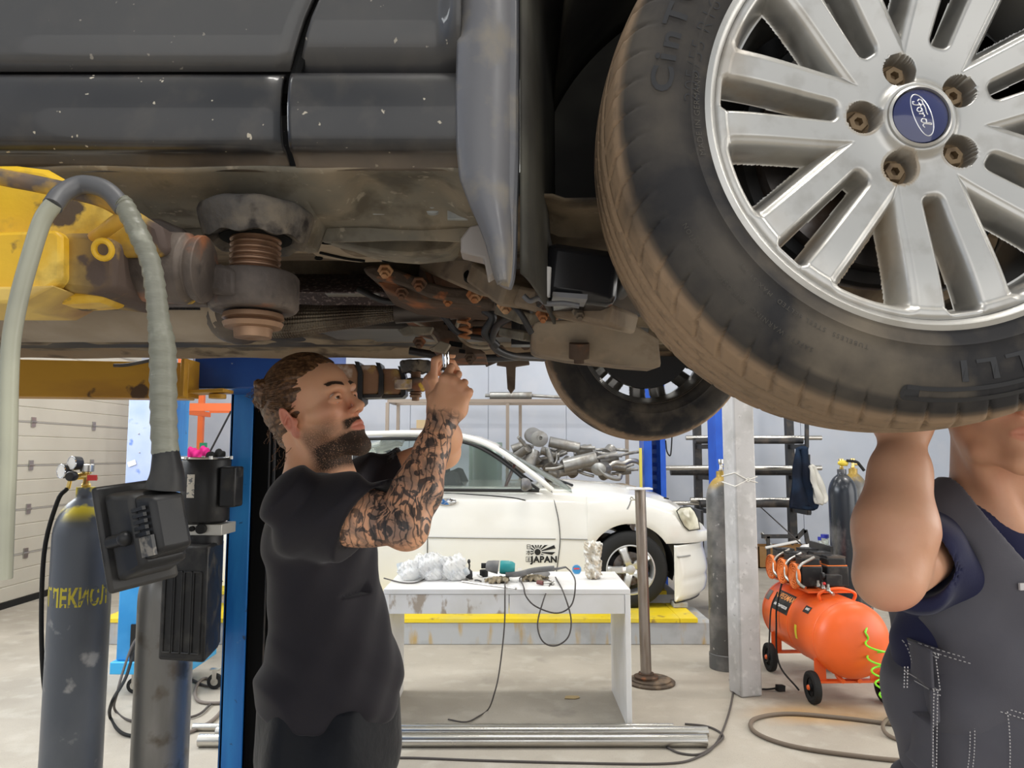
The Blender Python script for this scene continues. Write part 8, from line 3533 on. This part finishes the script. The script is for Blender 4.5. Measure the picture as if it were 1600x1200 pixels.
silencer(mp(843, 686, .0), mp(832, 680, .30), .105, 'large round silencer showing its flat end on top of the pile', None, None, (1.0, .9))
m_ = MB()
q = mp(843, 686, -.02)
m_.lathe([(.032, .03), (.032, -.02), (.024, -.02), (.024, .03)], q + Vector((0.01, 0, .01)), (0, 1, 0), 20, closed=True)
m_.build('outlet_stub', M_muf, label='short pipe stub at the centre of the large round silencer', cat='pipe')
L_ = [
    ((808, 712, .2), (826, 700, .05), .055, 'silencer with upright black-mouthed pipe at left of the pile', None, [(816, 690, .0), (810, 683, -.05)], .022),
    ((858, 690, .25), (905, 700, .25), .075, 'grey silencer lying right of the large round one', None, [(930, 700, .2)], .02),
    ((880, 728, .0), (932, 716, .0), .095, 'biggest long silencer in the middle of the pile', [(868, 732, 0), (852, 733, 0)], [(955, 712, 0), (972, 712, .0)], .020),
    ((900, 706, .35), (925, 702, .35), .075, 'silencer half hidden behind the long middle one', None, None, .02),
    ((936, 720, .1), (965, 712, .1), .07, 'silencer at right end of the long middle one', None, [(985, 708, .1), (998, 706, .1)], .018),
    ((935, 733, -.1), (945, 731, .05), .085, 'round silencer lying end-on low at right of the pile', [(950, 744, -.12), (966, 748, -.12), (970, 742, -.1)], None, .028),
    ((872, 738, .05), (900, 734, .1), .05, 'flat silencer under the long middle one', None, [(915, 741, .0), (928, 744, 0)], .018),
    ((855, 700, .1), (862, 722, .1), .030, 'narrow upright pipe silencer beside the large round one', None, [(866, 725, 0), (870, 718, 0), (869, 706, 0)], .010),
    ((834, 704, .15), (826, 728, .1), .075, 'tilted silencer under the large round one', None, None, .02),
    ((800, 712, .3), (812, 722, .3), .07, 'silencer behind the windscreen at left bottom of the pile', None, None, .02),
    ((856, 738, .3), (870, 742, .3), .06, 'small silencer at bottom near the car bonnet', None, None, .02),
    ((915, 716, .45), (948, 726, .45), .06, 'thin silencer at the rear right of the pile', None, None, .02),
]
for k in range(24):
    xx, yy = 800 + (k * 37) % 170, 702 + (k * 23) % 43
    dd = .34 + (k * 7 % 5) * .07
    L_.append(((xx, yy, dd), (xx + 22 - (k % 3) * 14, yy - 8 + (k % 4) * 5, dd + .05 * (k % 3)), .06 + .012 * (k % 3), 'plain dull silencer buried low in the pile behind the white car', None, [(xx + 34, yy - 4, dd)], .02))
for (x0, y0, d0), (x1, y1, d1), r, lb, pa, pb, pr in L_:
    r *= 1.12
    silencer(mp(x0, y0, d0), mp(x1, y1, d1), r, lb, [mp(*q) for q in pa] if pa else None, [mp(*q) for q in pb] if pb else None, (1, .78) if r > .06 else (1, 1), pr)
# bent stainless exhaust pipe
m_ = MB()
m_.tube([mp(952, 728), mp(962, 723), mp(975, 724), mp(985, 720), mp(998, 722), mp(1008, 734), mp(1010, 750)], .030, n=14)
m_.build('exhaust_pipe', M_stain, label='bent bright exhaust pipe at right of the silencer pile', cat='pipe')
sh_ = thing('shelf', (mp(890, 0).x, Yp + .2, 0), 'plywood topped shelf under the silencer pile behind the white car', 'shelf')
m_ = MB()
m_.bb((mp(790, 0).x, Yp - .25, shelf_z - .04), (mp(990, 0).x, Yp + .75, shelf_z))
m_.build('shelf_top', mat('plywood', (.50, .40, .28), .7), sh_)
for xx in (mp(795, 0).x, mp(985, 0).x):
    m_ = MB()
    m_.bb((xx - .02, Yp - .2, .002), (xx + .02, Yp - .16, shelf_z - .041))
    m_.build('leg', M_frame, sh_)
# more cans filling the heap below, hidden mostly
rnd = random.Random(3)
bx = P(667, 662, 8.75)
m_ = MB()
m_.bb((P(648, 0, 9.8).x, 9.82, P(0, 669, 9.8).z), (P(676, 0, 9.8).x, 10.1, P(0, 656, 9.8).z))
m_.build('cardboard_box', mat('tan_box', (.52, .40, .24), .7), label='small tan cardboard box above the white car roof', cat='box')
m_ = MB()
m_.bb((P(640, 0, 9.8).x, 9.76, P(0, 671, 9.8).z - .03), (P(690, 0, 9.8).x, 10.2, P(0, 669, 9.8).z - .002))
m_.build('box_shelf', M_frame, rk2)

# rolls seen through the car window
for i, (px, py, r, lb) in enumerate(((742, 700, .16, 'wide pale green roll seen through the car windows'), (722, 715, .08, 'narrow metallic roll seen through the car windows'))):
    m_ = MB()
    q = P(px + 20, 760, 8.2)
    m_.cyl((q.x, 8.2 + i * .3, .9), (q.x, 8.2 + i * .3, 1.62), r, n=28)
    m_.bb((q.x - .1, 8.1 + i * .3, .002), (q.x + .1, 8.3 + i * .3, .898))
    m_.build('foil_roll', mat('green_silver_roll_%d' % i, (.36, .46, .40), .3, .5), label=lb, cat='roll', group='rolls behind the car')

# ---- blue lift posts at the back
M_bb = mat('royal_blue_post', (.01, .07, .42), .35, layers=[dict(c=(.02, .11, .55), s=3, lo=.4, hi=.7)])
for i, (x0, x1, yy, lb) in enumerate(((1006, 1040, 8.4, 'royal blue lift post behind the white car bonnet'), (1119, 1142, 7.2, 'narrow royal blue lift post just left of the grey column'))):
    a, b = P(x0, 700, yy).x, P(x1, 700, yy).x
    t = thing('lift_post', ((a + b) / 2, yy, 0), lb, 'lift post', 'rear lift posts')
    m_ = MB()
    m_.bb((a, yy, .002), (a + .09, yy + .02, 3.2))
    m_.bb((b - .06, yy, .002), (b, yy + .02, 3.2))
    m_.bb((a, yy + .02, .002), (a + .012, yy + .30, 3.2))
    m_.bb((b - .012, yy + .02, .002), (b, yy + .30, 3.2))
    m_.bb((a, yy + .28, .002), (b, yy + .30, 3.2))
    m_.build('post_channel', M_bb, t)
    m_ = MB()
    for k in range(30):
        m_.bb((a + .095, yy + .2, .1 + k * .1), (b - .065, yy + .21, .15 + k * .1))
    m_.build('ladder_rack', M_blued, t)
cab('hanging_cable', [P(1040, 688, 8.4), P(1042, 705, 8.4), P(1047, 712, 8.4), P(1049, 700, 8.4), P(1050, 680, 8.4)], .008, 'thin black cable loop beside the blue post behind the bonnet', M_rubber)
m_ = MB()
a = P(1003, 740, 8.38)
m_.bb((P(1001, 0, 8.38).x, 8.36, .002), (P(1005, 0, 8.38).x, 8.39, P(0, 700, 8.38).z))
m_.build('yellow_rod', mat('yellow_rod', (.7, .6, .1), .5), label='thin pale yellow strip at left edge of the blue rear post', cat='rod')

# ---- cantilever rack with tubes along the right part of the back wall
ry = 10.3
cr_ = thing('cantilever_rack', tuple(P(1160, 880, ry)), 'black cantilever rack on the back wall holding long tubes, right of the white car', 'rack')
for px in (1091, 1236):
    x_ = P(px, 700, ry).x
    m_ = MB()
    m_.bb((x_ - .05, ry, .002), (x_ + .05, ry + .1, 2.6))
    m_.build('rack_post', M_dark, cr_)
for k, py in enumerate((688, 735, 786)):
    for px in (1091, 1236):
        x_ = P(px, 700, ry).x
        z_k = P(0, py, ry).z
        m_ = MB()
        m_.beam((x_, ry, z_k - .09), (x_ + .10 if px < 1200 else x_, ry - .55, z_k - .09), .05, .06)
        m_.beam((x_ + (.10 if px < 1200 else 0), ry - .55, z_k - .10), (x_ + (.22 if px < 1200 else .0), ry - .58, z_k + .22), .05, .04, (1, 0, 0))
        m_.build('rack_arm', M_dark, cr_)
for k, (py, xa_, xb_, r) in enumerate(((684, 1075, 1290, .032), (689, 1090, 1260, .040), (731, 1038, 1288, .034), (737, 1050, 1240, .05), (781, 1080, 1290, .032), (787, 1095, 1270, .05), (786, 1000, 1240, .03))):
    yy = ry - .30 - .08 * (k % 3)
    z_k = P(0, py, yy).z
    m_ = MB()
    m_.cyl((P(xa_, 0, yy).x, yy, z_k), (P(xb_, 0, yy).x, yy, z_k), r, n=18)
    m_.build('metal_tube', M_stain if k % 2 == 0 else M_dark, label='%s %s tube lying on the %s level of the cantilever rack' % ('thin bright' if k % 2 == 0 else 'thick dark', 'metal' if k != 6 else 'second metal', ('top', 'top', 'middle', 'middle', 'bottom', 'bottom', 'bottom')[k]), cat='tube', group='tubes on the cantilever rack')
# jacket and white bag hanging
jy = 9.35
def cloth_obj(name, pts_, th, mt, lb, cat, amp=.02):
    f_pts = [P(x, y, jy) for x, y in pts_]
    xs0 = [q.x for q in f_pts]
    zs0 = [q.z for q in f_pts]
    nu, nv = 26, 34
    zmin, zmax = min(zs0), max(zs0)

    def edge(z, side):
        hits = []
        n = len(f_pts)
        for i in range(n):
            a, b = f_pts[i], f_pts[(i + 1) % n]
            if (a.z - z) * (b.z - z) <= 0 and abs(a.z - b.z) > 1e-9:
                hits.append(a.x + (b.x - a.x) * (z - a.z) / (b.z - a.z))
        return (min(hits) if side < 0 else max(hits)) if hits else xs0[0]

    def fn(u, v):
        z = zmin + (zmax - zmin) * (.01 + .98 * v)
        a, b = edge(z, -1), edge(z, 1)
        x = a + (b - a) * u
        return Vector((x, jy + amp * sin(u * 11 + v * 4) + amp * .6 * sin(v * 13 + u * 5), z))
    m_ = MB()
    m_.grid(nu, nv, fn)
    return m_.build(name, mt, label=lb, cat=cat, solid=th, smooth=60)


cloth_obj('jacket', [(1243, 700), (1262, 698), (1266, 730), (1268, 752), (1277, 790), (1274, 796), (1268, 796), (1264, 772), (1246, 778), (1243, 795), (1236, 792), (1238, 760)], .05, mat('dark_navy_jacket', (.012, .016, .028), .8, layers=[dict(c=(.015, .03, .06), s=3, lo=.45, hi=.6)]), 'black and navy jacket hanging on the tube rack', 'jacket')
jy = 9.22
cloth_obj('white_bag', [(1266, 727), (1273, 730), (1281, 745), (1292, 780), (1288, 787), (1276, 785), (1270, 760)], .05, mat('cream_bag', (.62, .60, .54), .7), 'white cloth bag hanging beside the dark jacket', 'bag', .015)

# ---- gas cylinders on the right
t3, x3 = cylinder(1131, 5.35, M_cylg, 'scuffed grey gas cylinder standing left of the grey column', H=1.37, regul='steel')
t4, x4 = cylinder(1322, 6.05, M_cylb, 'shiny black gas cylinder with yellow-brass valve behind the compressor', H=1.37)
t5, x5 = cylinder(1340, 6.35, M_cylg, 'grey gas cylinder half hidden behind the shiny black one', H=1.37)
m_ = MB()
m_.ball((x4 + .0, 6.02, 1.42), (.045, .03, .025), 12)
m_.build('yellow_regulator', mat('yellow_valve', (.65, .5, .05), .4), t4)
m_ = MB()
m_.tube([(x4 + .02, 6.0, 1.44), (x4 + .09, 5.98, 1.43), (x4 + .12, 5.98, 1.40), (x4 + .15, 5.98, 1.36)], .012, n=10)
m_.build('black_lever', M_rubber, t4)
# cardboard box, bent frame, bottles beyond the compressor
q0, q1 = PG(1186, 888), PG(1275, 888)
m_ = MB()
bxy = q0.y
m_.bb((q0.x, bxy, .002), (q1.x + .15, bxy + .012, .28))
m_.bb((q0.x, bxy + .3, .002), (q1.x + .15, bxy + .312, .28))
m_.bb((q0.x, bxy, .002), (q0.x + .012, bxy + .3, .28))
m_.bb((q1.x + .138, bxy, .002), (q1.x + .15, bxy + .3, .28))
m_.bb((q0.x, bxy, .002), (q1.x + .15, bxy + .3, .014))
cb_ = m_.build('cardboard_box', mat('brown_cardboard', (.36, .20, .08), .75, layers=[dict(c=(.44, .26, .12), s=4, lo=.45, hi=.7)]), label='wide open brown cardboard box on the floor behind the compressor', cat='box')
fy = bxy - .25
m_ = MB()
m_.beam(P(1190, 838, fy), P(1246, 838, fy), .03, .05)
m_.beam(P(1236, 850, fy), P(1258, 828, fy), .03, .05)
m_.beam(P(1258, 828, fy), P(1264, 856, fy), .03, .05)
m_.beam(P(1264, 856, fy), (P(1264, 856, fy).x, fy, .02), .03, .04)
m_.beam(P(1200, 838, fy), (P(1200, 838, fy).x, fy, .02), .03, .04)
m_.build('bent_frame', M_dark, label='black bent metal frame standing in front of the cardboard box', cat='frame')
m_ = MB()
m_.cyl(P(1196, 856, fy - .05), P(1250, 845, fy - .05), .018, n=12)
m_.build('metal_bar', M_white, label='white-grey bar leaning across the black bent frame', cat='bar')
m_ = MB()
m_.cyl(P(1190, 832, fy + .05), P(1206, 854, fy + .05), .022, n=12)
m_.build('metal_bar', M_steel, label='short steel bar at the left of the black bent frame', cat='bar')
cab('thin_rod', [P(1186, 790, 10.6), P(1285, 880, 8.0)], .008, 'thin long rod leaning from the back wall towards the compressor', M_cable)
M_gl = mat('dusty_glass', (.75, .80, .76), .08, 0, trans=.8, ior=1.2)
for i, (px, yy, r, h, lb) in enumerate(((1290, 6.6, .085, .36, 'large clear bottle left of the shiny black cylinder'), (1283, 6.95, .06, .30, 'smaller clear bottle behind the large clear one'))):
    x_ = P(px, 870, yy).x
    t = thing('bottle', (x_, yy, 0), lb, 'bottle', 'clear bottles by the black cylinder')
    m_ = MB()
    zb_b = P(0, 900, yy).z if False else .42
    m_.lathe([(0, .005), (r, .005), (r, h * .6), (r * .85, h * .72), (r * .35, h * .85), (r * .35, h), (r * .3, h)], (x_, yy, .40), (0, 0, 1), 24)
    m_.build('glass', M_gl, t, smooth=60)
    m_ = MB()
    m_.lathe([(r * .4, 0), (r * .4, .03), (0, .032)], (x_, yy, .40 + h), (0, 0, 1), 16)
    m_.build('bottle_cap', mat('blue_cap_%d' % i, (.03, .04, .35), .4), t)
m_ = MB()
m_.bb((P(1262, 0, 6.7).x, 6.45, .002), (P(1308, 0, 6.7).x, 7.35, .399))
m_.build('low_crate', mat('dusty_crate', (.30, .29, .27), .7), label='low grey crate carrying the clear bottles', cat='crate', bevel=.005)
c = P(1274, 842, 7.2)
c.z = .53
f = Field((c.x - .2, 7.05, c.z - .22), (c.x + .2, 7.4, c.z + .2), .013)
f.ell((c.x, 7.22, c.z), (.13, .1, .13), None, .02)
f.warp(lambda x, y, z: .03 * np.abs(np.sin(x * 26 + z * 22)) * np.sin(z * 30) + .012 * np.sin(x * 80 - z * 60))
f.build('plastic_sack', M_film, label='crumpled clear plastic sack beside the bottles', cat='sack', smooth=30)
# screws / clamp by the ramp end
m_ = MB()
q = PG(1118, 1003)
m_.cyl(q + Vector((-.03, -.02, .012)), q + Vector((.03, -.12, .012)), .010, n=10)
m_.ball(q + Vector((-.03, 0, .03)), (.02, .02, .03), 10)
m_.build('loose_clamp', M_steel, label='small steel clamp on the floor at the right end of the ramp', cat='clamp')
